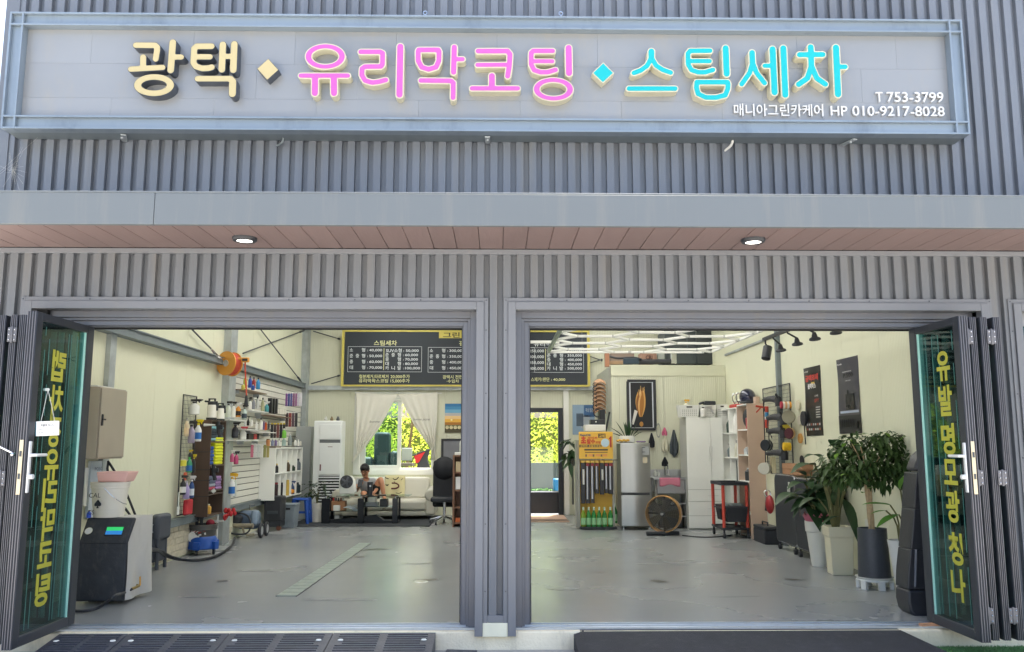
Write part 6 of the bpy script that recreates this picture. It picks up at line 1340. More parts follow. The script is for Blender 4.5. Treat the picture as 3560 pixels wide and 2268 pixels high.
mb = MB(); mb.box(xA + .01, ty0 + .1, zA, xA + .26, ty0 + .3, zA + .17); tr_ = thing('tea_caddy', 'wooden tea organiser on the left glass shelf of the table', 'organiser', (xA + .13, ty0 + .2, zA)); part('tray', mb, M('caddy_wood', '#a27452', .6, 0, .12, 6.), tr_, bev=.005)
for k in range(5): mb = MB(); mb.cyl((xA + .04 + k * .045, ty0 + .15, zA + .171), (xA + .04 + k * .045, ty0 + .15, zA + .23), .013, n=8); part('pen', mb, mcol(['#a33', '#2a2a2e', '#2a2a2e', '#7a3a2a', '#c9c9c4'][k] if False else ['#aa3333', '#2a2a2e', '#2a2a2e', '#7a3a2a', '#c9c9c4'][k]), tr_)
mb = MB(); mb.box(xA + .06, ty0 + .02, zA, xA + .18, ty0 + .09, zA + .1); single('tissue_box', mb, m_white, 'small white cup box in front of the tea organiser', 'box', bev=.01)
mb = MB(); rnd = random.Random(2)
for k in range(6): mb.obox((xA + .36 + rnd.uniform(-.06, .06), ty0 + .15 + rnd.uniform(-.05, .05), zA + .02 + k * .012), (.14, .08, .005), (rnd.uniform(-.4, .4), rnd.uniform(-.5, .5), rnd.uniform(0, 3)))
single('paper_pile', mb, mcol('#d8e2ea', .6), 'crumpled pile of white papers on the left table shelf', 'paper')
xB = lx[1][1]; zB = zsh[1]
mb = MB(); mb.box(xB + .06, ty0 + .1, zB + .075, xB + .2, ty0 + .3, zB + .16); single('tissue_box', mb, mcol('#e6ded8'), 'white tissue box on top of the grey device on the right table shelf', 'tissue box', bev=.012)
mb = MB(); mb.box(xB + .02, ty0 + .05, zB, xB + .24, ty0 + .3, zB + .072); single('device', mb, mcol('#6a7076'), 'flat grey device on the right table shelf', 'device', bev=.01)
mb = MB(); mb.box(xB + .28, ty0 + .06, zB, xB + .42, ty0 + .25, zB + .13); single('speaker_box', mb, m_black, 'small dark box with round screen on the right table shelf', 'speaker', bev=.012)
mb = MB(); mb.box(lx[1][0] + .35, ty0 + .1, tz, lx[1][0] + .5, ty0 + .22, tz + .015); single('notebook', mb, mcol('#5a4a3e'), 'thin brown notebook lying on the glass table', 'book', bev=.002)
# air circulator on the table
c = aty(1207, 1676, 16.1); s = 16.1 / FPX; cf = thing('air_circulator', 'white square framed air circulator fan on the glass table', 'fan', (c.x, 16.1, tz))
zt_ = aty(1207, 1655, 16.1).z; q = (c.x - 26 * s, c.x + 26 * s)
mb = MB(); n0 = 20; import itertools
mb.prism([(q[0], tz + .015), (q[1] - .01, tz + .015), (q[1] + .03, tz + .05), (q[1] - .0, zt_ - .09), (q[1] - .06, zt_), (q[0] + .05, zt_), (q[0] + .005, zt_ - .1)], 16.06, 16.2); part('fan_housing', mb, M('fan_white', '#dedfdb', .35), cf, bev=.025, seg=3)
mb = MB(); mb.lathe([(0, -.012), (22 * s, -.008), (22 * s, .01)], (c.x - .005, 16.055, c.z + .004), 28, axis='y'); g_ = part('fan_grille', mb, mcol('#3b3e44', .5), cf)
mb = MB()
for k in range(5): a = k * 1.257; mb.obox((c.x - .005 + math.cos(a) * 10 * s, 16.038, c.z + math.sin(a) * 10 * s), (18 * s, .004, 7 * s), (R(15), -a, 0))
mb.lathe([(0, -.022), (5 * s, -.022), (5 * s, -.01)], (c.x - .005, 16.055, c.z), 14, axis='y'); part('fan_blade', mb, mcol('#5b5e66', .4), g_)
# curtain rail, curtains
CYY = YB - .09
m_cur = M('curtain_white', '#dcdad0', .85, 0, .04, 3.); m_cur.node_tree.nodes['Principled BSDF'].inputs['Transmission Weight'].default_value = 0
rl = thing('curtain_rail', 'thin white curtain rod above the sofa window', 'curtain rod', tuple(aty(1380, 1367, CYY))); mb = MB(); mb.tube([aty(1234, 1366, CYY), aty(1536, 1368, CYY)], .012, 8); part('rod', mb, m_white, rl)
for px in (1236, 1380, 1518): mb = MB(); p = aty(px, 1366, CYY); mb.box(p.x - .012, CYY, p.z - .02, p.x + .012, YB - .003, p.z + .02); part('bracket', mb, m_white, rl)
def curtain(xt0, xt1, edge, outer, ytop, label, tie):
    """edge: photo polyline of the free edge; outer: polyline of the outer edge, both as (px, py) from top to foot"""
    t = thing('curtain', label, 'curtain', tuple(aty(outer[-1][0], outer[-1][1], CYY)))
    def pl(P_, v):
        tot = [0]
        for a_, b_ in zip(P_, P_[1:]): tot.append(tot[-1] + math.hypot(b_[0] - a_[0], b_[1] - a_[1]))
        d_ = v * tot[-1]
        for i in range(len(P_) - 1):
            if d_ <= tot[i + 1] + 1e-6: k = (d_ - tot[i]) / (tot[i + 1] - tot[i]); return (P_[i][0] + (P_[i + 1][0] - P_[i][0]) * k, P_[i][1] + (P_[i + 1][1] - P_[i][1]) * k)
        return P_[-1]
    def f(u, v):
        A_, B_ = pl(outer, v), pl(edge, v); x, y = A_[0] + (B_[0] - A_[0]) * u, A_[1] + (B_[1] - A_[1]) * u
        wd = math.hypot(B_[0] - A_[0], B_[1] - A_[1]); amp = .012 + .025 * max(0, 1 - wd / 140); return aty(x, y, CYY - .01 - amp * (1 + math.sin(u * 30 + 2 * v)) * (.3 + .7 * v))
    mb = MB(); mb.grid(f, 60, 26); o = part('cloth', mb, m_cur, t); sl = o.modifiers.new('thick', 'SOLIDIFY'); sl.thickness = .005
    if tie: p = aty(*tie, CYY - .07); mb = MB(); mb.torus(p, .035, .012, 'x', 16, 6); part('tie_band', mb, m_cur, t)
    return t
c1 = curtain(0, 0, [(1382, 1372), (1368, 1398), (1318, 1490), (1262, 1566), (1243, 1585), (1226, 1612)], [(1238, 1366), (1238, 1450), (1238, 1540), (1240, 1575), (1232, 1585), (1222, 1608)], 1372, 'white left curtain gathered aside at the sofa window', (1243, 1578))
c2 = curtain(0, 0, [(1384, 1372), (1400, 1402), (1440, 1478), (1500, 1562), (1500, 1580), (1499, 1600)], [(1522, 1366), (1520, 1450), (1512, 1540), (1508, 1565), (1509, 1585), (1512, 1600)], 1372, 'white right curtain gathered aside at the sofa window', (1502, 1565))
cu = mcol('#5d5b55', .8)
p = aty(1284, 1470, CYY - .09); text(c1, 'bonne', .07, cu, p, uz=(.25, 0, 1), sx=1.2); p = aty(1436, 1462, CYY - .09); text(c2, 'bonne jaune', .07, cu, p, uz=(.25, 0, 1), sx=1.0)
mb = MB(); a, b = aty(1246, 1, CYY).x, aty(1246, 1, CYY).x
# outdoor things behind the window
yw = 19.2
mb = MB(); a, b = aty(1300, 1503, yw), aty(1352, 1618, yw); mb.box(a.x, yw, -.1, b.x, yw + .4, a.z); mb.box(a.x - .55, yw - .2, -.1, a.x, yw + .2, a.z - .55); mb.box(b.x, yw, -.1, b.x + .2, yw + .3, a.z - .42); single('covered_machine', mb, mcol('#2e3a40', .5), 'tall dark covered object outside the left window pane', 'covered object', bev=.08, seg=4)
mb = MB(); a, b = aty(1397, 1558, yw), aty(1433, 1603, yw); mb.obox(tuple((a + b) / 2), (b.x - a.x, .04, a.z - b.z)); cch = thing('camping_chair', 'grey backed camping chair outside the open window half', 'chair', (a.x, yw, -.15)); part('backrest', mb, mcol('#8c9492', .8), cch, bev=.015)
mb = MB()
for x in (a.x + .02, b.x - .02): mb.tube([(x, yw + .02, -.15), (x, yw + .02, a.z + .02)], .012, 6)
part('chair_frame', mb, m_black, cch); mb = MB(); mb.box(a.x, yw - .45, b.z - .1, b.x + .05, yw, b.z - .04); part('seat', mb, mcol('#5a5550', .8), cch)
mb = MB(); pts = [aty(1437, 1585, yw), aty(1494, 1563, yw), aty(1485, 1600, yw), aty(1500, 1640, yw), aty(1445, 1640, yw), aty(1452, 1615, yw)]; mb.prism([(p.x, p.z) for p in pts[:1] + pts[1:]], yw, yw + .12); sh = thing('folded_parasol', 'folded red and black parasol leaning outside the open window half', 'parasol', (pts[0].x, yw, 0)); part('black_cloth', mb, mcol('#33343a', .8), sh)
mb = MB(); pr = [aty(1440, 1586, yw - .01), aty(1478, 1571, yw - .01), aty(1456, 1608, yw - .01), aty(1446, 1612, yw - .01)]; mb.prism([(p.x, p.z) for p in pr], yw - .02, yw - .002); part('red_cloth', mb, mcol('#b3262e', .8), sh)
mb = MB(); mb.tube([aty(1430, 1585, yw), aty(1500, 1560, yw)], .012, 6); part('pole', mb, m_black, sh)
# sunflower poster, grey board
q0, q1 = aty(1546, 1505, YB - .02), aty(1610, 1404, YB - .02); pz0, pz1 = q0.z, q1.z; px0, px1 = q0.x, q1.x
sp_ = thing('sunflower_poster', 'colourful sunset poster with a row of sunflowers', 'poster', ((px0 + px1) / 2, YB - .01, pz0))
def band(t, f0, f1, col, nm='printed_band', Y=YB - .018): mb = MB(); mb.box(px0, Y, pz0 + (pz1 - pz0) * f0, px1, YB - .008, pz0 + (pz1 - pz0) * f1 - .0005); part(nm, mb, mcol(col, .5), t)
for f0, f1, col in ((0, .16, '#4f4a35'), (.16, .27, '#6b6a48'), (.27, .36, '#a8702e'), (.36, .47, '#e8b24a'), (.47, .58, '#e9c58c'), (.58, .68, '#b9b6b8'), (.68, .8, '#6ba3c4'), (.8, .9, '#4287b5'), (.9, 1, '#2f73a6')): band(sp_, f0, f1, col)
for k in range(5): p = Vector((px0 + .05 + k * .085, YB - .021, pz0 + (pz1 - pz0) * .18)); mb = MB(); mb.torus(p, .028, .009, 'y', 14, 6); mb.lathe([(0, -.002), (.018, -.002), (.018, .002)], p, 10, axis='y'); part('sunflower', mb, mcol('#d8cfa8', .6), sp_)
mb = MB(); p = Vector(((px0 + px1) / 2 - .05, YB - .02, pz0 + (pz1 - pz0) * .44)); mb.lathe([(0, -.001), (.022, -.001), (.022, .001)], p, 16, axis='y'); part('sun_disc', mb, mcol('#f6e6a8', .6), sp_)
a, b = aty(1534, 1526, YB - .03), aty(1620, 1660, YB - .03); gb_ = thing('notice_frame', 'grey pin board with black frame below the sunset poster', 'board', (a.x, YB - .02, b.z)); mb = MB(); mb.box(a.x + .05, YB - .03, b.z, b.x, YB - .005, a.z - .04); part('board', mb, mcol('#7a7c84', .7), gb_); mb = MB(); mb.box(a.x, YB - .04, b.z, a.x + .05, YB - .005, a.z); mb.box(a.x + .05, YB - .04, a.z - .04, b.x, YB - .005, a.z); part('frame', mb, m_black, gb_)
# office chair with jacket
c = atz(1545, 1815, .0); c = Vector((aty(1548, 1700, 16.2).x, 16.2, 0)); oc = thing('office_chair', 'black office chair draped with a black jacket by the bookcase', 'office chair', tuple(c))
mb = MB(); mb.obox((c.x - .0, 16.22, .72), (.46, .14, .86), (R(-6), 0, 0)); mb.sph((c.x - .02, 16.2, 1.0), (.23, .12, .22), 14, 10); part('backrest', mb, M('chair_black', '#22242a', .7, 0, .2, 5.), oc, bev=.07, seg=4)
mb = MB(); mb.obox((c.x, 15.98, .45), (.48, .46, .09)); part('seat', mb, m_black, oc, bev=.03, seg=3)
mb = MB(); mb.cyl((c.x, 16.02, .1), (c.x, 16.02, .42), .03, n=12); part('gas_lift', mb, m_chrome, oc)
mb = MB(); mb.obox((c.x + .2, 16.0, .62), (.05, .26, .03)); mb.obox((c.x + .2, 16.0, .53), (.03, .04, .18)); part('armrest', mb, mcol('#6a6c6c'), oc, bev=.008)
for k in range(5):
    a = k * 1.257 + .4; e = Vector((c.x + math.cos(a) * .27, 16.02 + math.sin(a) * .27, .07)); mb = MB(); mb.tube([(c.x, 16.02, .13), e], [.025, .014], 8); l_ = part('base_arm', mb, m_chrome, oc); mb = MB(); mb.cyl(e + Vector((-.015, 0, -.04)), e + Vector((.015, 0, -.04)), .03, n=12); part('castor', mb, m_black, l_)
# bookcase edge
q0, q1 = aty(1572, 1828, 15.4), aty(1590, 1583, 15.4); xk = q0.x; zk = q1.z; bcs = thing('bookcase', 'reddish brown bookcase half hidden behind the centre pillar', 'bookcase', (xk + .4, 15.6, 0)); m_bw2 = M('bookcase_wood', '#7a5a48', .55, 0, .15, 6., stretch=(1, 1, .3))
mb = MB(); mb.box(xk, 15.4, 0, xk + .035, 15.75, zk); part('side_panel', mb, m_bw2, bcs, bev=.002); mb = MB(); mb.box(xk + .8, 15.4, 0, xk + .835, 15.75, zk); part('side_panel', mb, m_bw2, bcs, bev=.002); mb = MB(); mb.box(xk + .036, 15.72, 0, xk + .8, 15.75, zk); part('back_panel', mb, m_bw2, bcs)
for z in (.05, .32, .62, .93, zk - .03): mb = MB(); mb.box(xk + .036, 15.4, z, xk + .799, 15.719, z + .028); part('shelf', mb, m_bw2, bcs, bev=.002)
for i, (z, h_, c_, lb) in enumerate(((.65, .22, '#d9d9dc', 'row of white bottles'), (.96, .18, '#b9a98a', 'tan box'), (.08, .07, '#c8693a', 'orange box'))):
    mb = MB(); mb.box(xk + .05, 15.43, z, xk + .2, 15.6, z + h_); single('stored_box', mb, mcol(c_), ('pale box on the third shelf of the bookcase', 'tan upright box on the upper shelf of the bookcase', 'flat orange box at the bottom of the bookcase')[i], 'box', bev=.006)
mb = MB(); mb.box(xk + .03, 15.45, zk, xk + .25, 15.65, zk + .05); single('white_box', mb, m_white, 'white box lying on top of the bookcase', 'box', bev=.006)
bottle((xk + .16, 15.55, zk + .05), .34, .05, '#d9dcd8', '#2a2b2f', 'pump', 'white pump dispenser on top of the bookcase')

# ================================================================== FLOOR DETAILS
dr = thing('floor_drain', 'long narrow grey green drain grating set diagonally in the floor', 'drain', tuple(atz(1110, 1980))); m_dr = M('drain_grate', '#909b95', .5, .3, .12, 12.)
A_, B_, C_, D_ = atz(960, 2074), atz(1030, 2074), atz(1290, 1889), atz(1250, 1889)
mb = MB(); nseg = 22
for k in range(nseg):
    u0, u1 = k / nseg, (k + .93) / nseg; q = [A_.lerp(D_, u0), B_.lerp(C_, u0), B_.lerp(C_, u1), A_.lerp(D_, u1)]
    mb = MB(); mb.add([p + Vector((0, 0, .001)) for p in q] + [p + Vector((0, 0, .007)) for p in q], [(4, 5, 6, 7), (0, 1, 5, 4), (1, 2, 6, 5), (2, 3, 7, 6), (3, 0, 4, 7)]); part('grate_piece', mb, m_dr, dr)
mb = MB(); mb.tube([A_, D_], .008, 4); mb.tube([B_, C_], .008, 4); part('drain_edge', mb, m_darksteel, dr)
c = atz(1463, 2022); mb = MB(); mb.lathe([(.0, .004), (.075, .004), (.08, .0)], c, 28, cap=False); single('drain_cover', mb, m_steel, 'small round steel drain cover in the floor near the pillar', 'drain cover')
c = atz(1530, 2010)
m_stain = M('floor_stain', '#4e4c49', .35, 0, .2, 6.)
def stain(px, py, w_, h_, lab, seed):
    c = atz(px, py, .002); s = c.y / FPX; rnd = random.Random(seed); mb = MB(); n = 26; rx = w_ * s / 2; e = atz(px, py + h_ / 2); f = atz(px, py - h_ / 2); ry = (f.y - e.y) / 2
    ph = [rnd.uniform(0, 6.28) for _ in range(4)]
    vs = [c + Vector((math.cos(a) * rx * k, math.sin(a) * ry * k, 0)) for a, k in ((2 * math.pi * i / n, 1 + .25 * math.sin(2 * 2 * math.pi * i / n + ph[0]) + .15 * math.sin(5 * 2 * math.pi * i / n + ph[1])) for i in range(n))]
    mb.add([c] + vs, [(0, 1 + i, 1 + (i + 1) % n) for i in range(n)]); single('floor_stain', mb, m_stain, lab, 'stain')
stain(1492, 2016, 52, 9, 'dark smudge trailing right of the round steel drain cover', 1); stain(1300, 1910, 95, 5, 'long thin dark streak right of the drain grating end', 2); stain(1248, 1936, 38, 5, 'short dark smudge beside the drain grating', 3)
stain(775, 2020, 36, 5, 'dark smudge on the floor left of the drain grating', 4); stain(2290, 2021, 58, 8, 'dark smudge in the middle of the right bay floor', 5); stain(1030, 1871, 18, 4, 'small dark spot beyond the grating on the left bay floor', 6); stain(1553, 1885, 18, 4, 'small dark spot on the floor near the pillar', 7); stain(2085, 1990, 22, 3, 'faint short smudge on the right bay floor', 8)
stain(2758, 2015, 50, 6, 'dark smudge on the floor near the white planters', 9)
m_faint = M('floor_scuff', '#84878a', .38, 0, .06, 5.)
_ms = m_stain
m_stain = m_faint
for k_, (x_, y_, w_, h_, lb_) in enumerate(((2000, 1935, 150, 5, 'long faint grey scuff near the back door end of the right bay'), (2330, 1960, 190, 5, 'long faint scuff across the right bay floor'), (1960, 2050, 110, 6, 'faint curved scuff left in the right bay floor'), (2560, 2075, 160, 6, 'faint scuff in front of the planters'), (1180, 2085, 200, 7, 'faint wide scuff near the left threshold'), (700, 2075, 120, 6, 'faint scuff beside the machine'), (1450, 1960, 90, 4, 'faint scuff beyond the round drain cover'), (900, 1985, 110, 5, 'faint scuff left of the drain grating'))): stain(x_, y_, w_, h_, lb_, 40 + k_)
# ================================================================== RIGHT BAY
def PX_(px, Y): return aty(px, 1500, Y).x
def PZ(py, Y, px=2300): return aty(px, py, Y).z
def fbox(px0, py0, px1, py1, Y, d, mb=None):
    mb = mb or MB(); a, b = aty(px0, py1, Y), aty(px1, py0, Y); return mb.box(a.x, Y, a.z, b.x, Y + d, b.z)
# ---- wiper display rack
RY = 14.9; m_ry = M('rack_yellow', '#e3b54c', .5, 0, .04)
rk = thing('wiper_rack', 'yellow headed display rack hung with black wiper blades', 'display rack', (PX_(2072, RY), RY + .1, 0))
def G8(x, y): return (1940 + x * .2477, 1480 + y * .2477)
def r8(x0, y0, x1, y1, Y, d): (a, b), (c, e) = G8(x0, y0), G8(x1, y1); return fbox(a, b, c, e, Y, d)
part('header_board', r8(295, 88, 768, 470, RY - .02, .02), m_ry, rk, bev=.008)
part('back_board', r8(315, 490, 775, 1430, RY + .16, .02), m_ry, rk)
part('base', r8(318, 1425, 830, 1455, RY - .05, .42), m_black, rk, bev=.005)
for (x0, x1, Y) in ((283, 300, RY + .02), (252, 266, RY + .32), (772, 786, RY + .02)): part('upright', r8(x0, 205 if x0 < 700 else 480, x1, 1425, Y, .03), M('rack_metal', '#9a9a92', .5, .2, .1), rk)
mb = MB()
for k in range(26): a = aty(*G8(268, 240 + k * 46), RY + .18); mb.box(a.x - .002, RY + .16, a.z - .012, a.x + .004, RY + .3, a.z + .012)
part('side_slots', mb, m_dark, rk, kind='stuff')
part('side_plate', r8(264, 205, 284, 1425, RY + .05, .26), M('rack_metal', '#9a9a92'), rk)
part('hanger_bar', r8(300, 478, 840, 490, RY + .02, .03), m_darksteel, rk)
cr = mcol('#c7472f'); dkp = mcol('#33383f'); wh = mcol('#f0efe8'); nav = mcol('#2f4a78')
def t8(s, x0, x1, yb, yt, m, Y=RY - .024, bold=.03, **k): a, b, c = aty(*G8(x0, yb), Y), aty(*G8(x1, yb), Y), aty(*G8(x0, yt), Y); text(rk, s, (c.z - a.z) / .75, m, a, width=b.x - a.x, bold=bold, name='header_text', **k)
t8('RainOK', 312, 468, 148, 118, nav); t8('초', 322, 395, 250, 165, cr, bold=.06); t8('발수', 405, 520, 250, 195, cr, bold=.05); t8('와이퍼', 415, 550, 187, 160, cr); t8('코팅', 525, 598, 250, 222, cr)
part('header_band', r8(300, 270, 610, 305, RY - .024, .003), dkp, rk); t8('강력한 초발수코팅', 312, 600, 300, 278, m_ry, RY - .027)
part('price_tag', r8(565, 115, 665, 172, RY - .024, .003), dkp, rk); t8('교체', 575, 655, 165, 128, m_ry, RY - .027)
mb = MB(); c = aty(*G8(662, 242), RY - .026); mb.lathe([(0, -.002), (.072, -.002), (.072, .002)], c, 24, axis='y'); part('round_badge', mb, mcol('#bcd3e0'), rk)
mb = MB(); c2_ = aty(*G8(735, 225), RY - .024); mb.prism([(c2_.x + .02, c2_.z - .1), (c2_.x + .02, c2_.z + .09), (c2_.x - .0, c2_.z + .09), (c2_.x - .035, c2_.z + .04), (c2_.x - .01, c2_.z + .04), (c2_.x - .01, c2_.z - .1)], RY - .025, RY - .02); part('red_numeral', mb, mcol('#b23a34'), rk)
part('header_line', r8(370, 330, 700, 350, RY - .024, .003), dkp, rk); part('header_line', r8(378, 374, 695, 382, RY - .024, .003), dkp, rk)
for x in (395, 498, 610): part('header_icon', r8(x - 12, 405, x + 12, 437, RY - .024, .003), mcol('#7a5a50'), rk)
for x in (460, 560, 660): part('header_icon', r8(x - 30, 400, x + 30, 432, RY - .024, .003), mcol('#dd9a5a'), rk)
for i, (x0, x1, yb) in enumerate(((325, 380, 1095), (390, 445, 1095), (458, 508, 1090), (520, 572, 955), (590, 645, 970), (655, 705, 950), (712, 770, 960))):
    t = thing('wiper_pack', ['leftmost long', 'second long', 'third long', 'fourth, shorter', 'fifth, shorter', 'sixth, shorter', 'rightmost short'][i] + ' black wiper blade pack on the yellow rack', 'wiper pack', tuple(aty(*G8((x0 + x1) / 2, yb), RY)))
    part('sleeve', r8(x0, 525, x1, yb, RY - .005 + (i % 2) * .02, .03), mcol('#25262c', .3), t, bev=.006); part('yellow_tab', r8(x0 + 4, 490, x1 - 2, 520, RY - .008, .012), mcol('#d8b65a'), t)
    if i in (0, 4): part('white_print', r8(x0 + 22, 615, x0 + 45, 828 if i == 0 else 765, RY - .008, .004), mcol('#cfcfc8'), t)
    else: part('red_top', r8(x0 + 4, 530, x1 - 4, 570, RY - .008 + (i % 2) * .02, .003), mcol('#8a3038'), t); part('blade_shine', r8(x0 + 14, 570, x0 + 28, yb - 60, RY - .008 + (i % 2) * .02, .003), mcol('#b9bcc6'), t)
m_gb = M('bottle_green', '#3f9a4e', .15, 0, .1, 6., trans=.35)
for i, x in enumerate((358, 432, 505, 580, 655, 738, 800)):
    c = aty(*G8(x, 1420), RY + (.02 if i < 6 else .14)); c.z = .045 + (0 if i < 6 else .05); s = c.y / FPX; bottle(c, 66 * s, 8.6 * s, m_gb if i else M('bottle_green2', '#8fae3c', .15, 0, .1, 6., trans=.3), '#cfe0d0', 'cap', ['yellow green liquid bottle at the left end of the rack base', 'second green bottle from the left on the rack base', 'third green bottle from the left on the rack base', 'fourth green bottle from the left on the rack base', 'fifth green bottle from the left on the rack base', 'sixth green bottle from the left on the rack base', 'green bottle set back at the right end of the rack base'][i], band='#8fbf90')
single('storage_box', fbox(2033, 1477, 2106, 1500, RY + .12, .25), m_white, 'white box behind the yellow rack header', 'box', bev=.008)
t = thing('black_box', 'small black device box with white dot above the yellow rack', 'device', tuple(aty(2078, 1476, RY + .15))); part('case', fbox(2053, 1459, 2103, 1476.5, RY + .15, .2), m_black, t, bev=.006); mb = MB(); c = aty(2072, 1467, RY + .148); mb.lathe([(0, -.002), (.012, -.002), (.012, .002)], c, 10, axis='y'); part('dot', mb, m_white, t)
mb = MB(); mb.tube([aty(2106, 1500, 15.1), aty(2119, 1433, 15.1)], .016, 6); mb.tube([aty(2110, 1480, 15.1), aty(2117, 1450, 15.1)], .006, 5); single('umbrella', mb, m_black, 'thin black folded umbrella leaning between rack and partition room', 'umbrella')
# paper tray column
m_tray = M('tray_brown', '#b58f70', .8, 0, .12, 8.)
ct = thing('paper_trays', 'column of tan curved paper trays hung beside the partition room', 'tray stack', tuple(aty(2085, 1430, 16.2)))
for k in range(8):
    p = aty(2082, 1330 + k * 14, 16.2); mb = MB(); mb.grid(lambda u, v: p + Vector((-.1 + .22 * u, -.12 * v, .06 * math.sin(u * 3.1) - .07 * v)), 8, 4); o = part('tray', mb, m_tray, ct); sl = o.modifiers.new('th', 'SOLIDIFY'); sl.thickness = .01
    p2 = aty(2068, 1338 + k * 13, 16.1); mb = MB(); mb.torus(p2, .035, .009, 'y', 12, 5); part('ring', mb, m_black, ct)
mb = MB(); mb.torus(aty(2078, 1437, 16.0), .07, .01, 'y', 16, 5); single('cable_coil', mb, m_black, 'black cable coil hanging under the tan paper trays', 'cable')
single('dark_stand', fbox(2085, 1425, 2104, 1478, 15.9, .3), m_black, 'narrow black cabinet between paper trays and rack', 'cabinet', bev=.01)
# blue poster on the back wall
bp_ = thing('blue_poster', 'pale blue poster with a grey printed machine on the back wall', 'poster', tuple(aty(2028, 1510, YB - .01)))
part('sheet', fbox(1991, 1408, 2067, 1512, YB - .012, .008), mcol('#8ba3bb', .35), bp_); part('printed_sky', fbox(2030, 1409, 2066, 1450, YB - .014, .002), mcol('#3f648f', .4), bp_); part('printed_machine', fbox(2004, 1438, 2028, 1482, YB - .015, .003), mcol('#4c5a6a', .4), bp_); part('printed_machine', fbox(2020, 1444, 2050, 1490, YB - .014, .002), mcol('#a3acb6', .4), bp_)
text(bp_, '무상 점검', .09, m_white, aty(2036, 1432, YB - .016), width=.15, name='text_line')
# dark climbing plant by the back door
rnd = random.Random(6); c = aty(1985, 1560, 17.2); t = thing('trailing_plant', 'dark trailing plant with broad leaves beside the back door', 'plant', tuple(c)); mb = MB()
for k in range(26): b = c + Vector((rnd.uniform(-.16, .1), rnd.uniform(-.1, .1), rnd.uniform(-.3, .22))); a = rnd.uniform(0, 6.28); leaf(mb, b, (math.cos(a), math.sin(a) * .4, rnd.uniform(-.8, .3)), rnd.uniform(.16, .26), .11, .5)
part('foliage', mb, m_pleafd, t); mb = MB(); mb.lathe([(.07, -.34), (.09, -.2)], c, 16); mb.tube([c + Vector((.03, 0, -1.1)), c + Vector((.03, 0, -.34))], .02, 6); part('stand', mb, mcol('#4a4c48'), t)
# boot mat at the back door, outside plants
mb = MB(); a = atz(1850, 1812), atz(1955, 1797); mb.box(.45, a[0].y - .25, 0, PX_(1958, 17.7), 17.85, .012); dm = thing('door_mat', 'brown striped door mat at the back door', 'mat', (.9, 17.7, 0)); part('mat_base', mb, mcol('#b99a86', .9), dm)
for k in range(5): mb = MB(); y = a[0].y - .2 + k * .1; mb.box(.46, y, .0122, PX_(1957, 17.7), y + .035, .016); part('stripe', mb, mcol('#6d5f58', .9), dm)
pl_ = thing('outdoor_planter', 'green fern seen through the back door glass', 'plant', tuple(aty(1890, 1712, 19.0))); mb = MB(); q = aty(1880, 1708, 19.0)
for k in range(90): a = rnd.uniform(0, 6.28); leaf(mb, q + Vector((rnd.uniform(-.25, .25), rnd.uniform(-.1, .1), 0)), (math.cos(a), math.sin(a) * .5, rnd.uniform(.4, 1.4)), rnd.uniform(.12, .24), .03, .7)
part('foliage', mb, leaf_mat('fern', '#5d9148', .2), pl_); mb = MB(); mb.box(q.x - .35, 18.85, -.15, q.x + .3, 19.15, q.z); part('planter_box', mb, m_black, pl_)
single('blue_barrel', fbox(1925, 1665, 1950, 1708, 19.0, .3), mcol('#2d78b8'), 'bright blue container outside the back door', 'container', bev=.03)

# ---- fridge
FY = 14.8; fr = thing('fridge', 'silver two door fridge with rounded sheen', 'fridge', (PX_(2208, FY), FY + .3, 0)); x0, x1 = PX_(2157, FY), PX_(2259, FY)
m_fr = M('fridge_steel', '#b3b5b4', .32, .75, .04, 2., stretch=(6, 6, .4))
def curved_door(z0, z1):
    mb = MB(); n = 12; pts = [(x0 + (x1 - x0) * i / n, FY + .02 - .035 * math.sin(math.pi * i / n)) for i in range(n + 1)]; mb.prism(pts + [(x1, FY + .07), (x0, FY + .07)], z0, z1, 'xy'); return mb
zt, zm0, zm1 = PZ(1541, FY), PZ(1713, FY), PZ(1723, FY)
part('door', curved_door(zm0, zt), m_fr, fr, bev=.004); part('door', curved_door(.07, zm1), m_fr, fr, bev=.004)
mb = MB(); mb.box(x0 + .01, FY + .07, .05, x1 - .01, FY + .6, zt - .01); mb.box(x0 + .02, FY + .02, zm1 + .004, x1 - .02, FY + .075, zm0 - .004); part('body', mb, mcol('#53565a'), fr, bev=.004)
for x in (x0 + .03, x1 - .03): mb = MB(); mb.cyl((x, FY + .03, 0), (x, FY + .03, .06), .02, n=10); part('foot', mb, m_chrome, fr)
part('energy_label', fbox(2234, 1553, 2255, 1582, FY - .03, .004), mcol('#a9acae'), fr); part('energy_label', fbox(2235, 1590, 2250, 1610, FY - .035, .004), mcol('#c9bfa8'), fr)
for y in (1555, 1571): part('label_line', fbox(2232, y, 2243, y + 2, FY - .036, .002), m_black, fr)
tr = thing('snake_plant', 'spiky green succulent in an oval white planter on the fridge', 'plant', (PX_(2180, FY + .2), FY + .2, zt)); c = Vector((PX_(2180, FY + .2), FY + .2, zt)); s = c.y / FPX
mb = MB(); mb.lathe([(.1, 0), (.135, .02), (.14, .09), (.13, .125), (.115, .125), (.1, .1), (0, .1)], c, 24, sy=.7, cap=False); part('planter', mb, m_white, tr); mb = MB(); rnd = random.Random(8)
for (dx, ln, a) in ((-.06, .32, 140), (-.04, .36, 118), (-.02, .3, 100), (.0, .3, 95), (.03, .36, 88), (.05, .32, 80), (.06, .28, 65), (.08, .25, 50), (.1, .2, 35), (-.08, .22, 155), (.02, .25, 110)): leaf(mb, c + Vector((dx, rnd.uniform(-.04, .04), .1)), (math.cos(R(a)), rnd.uniform(-.2, .1), math.sin(R(a))), ln, .05, .08, 4, .3)
part('foliage', mb, m_pleafd, tr)
mb = MB()
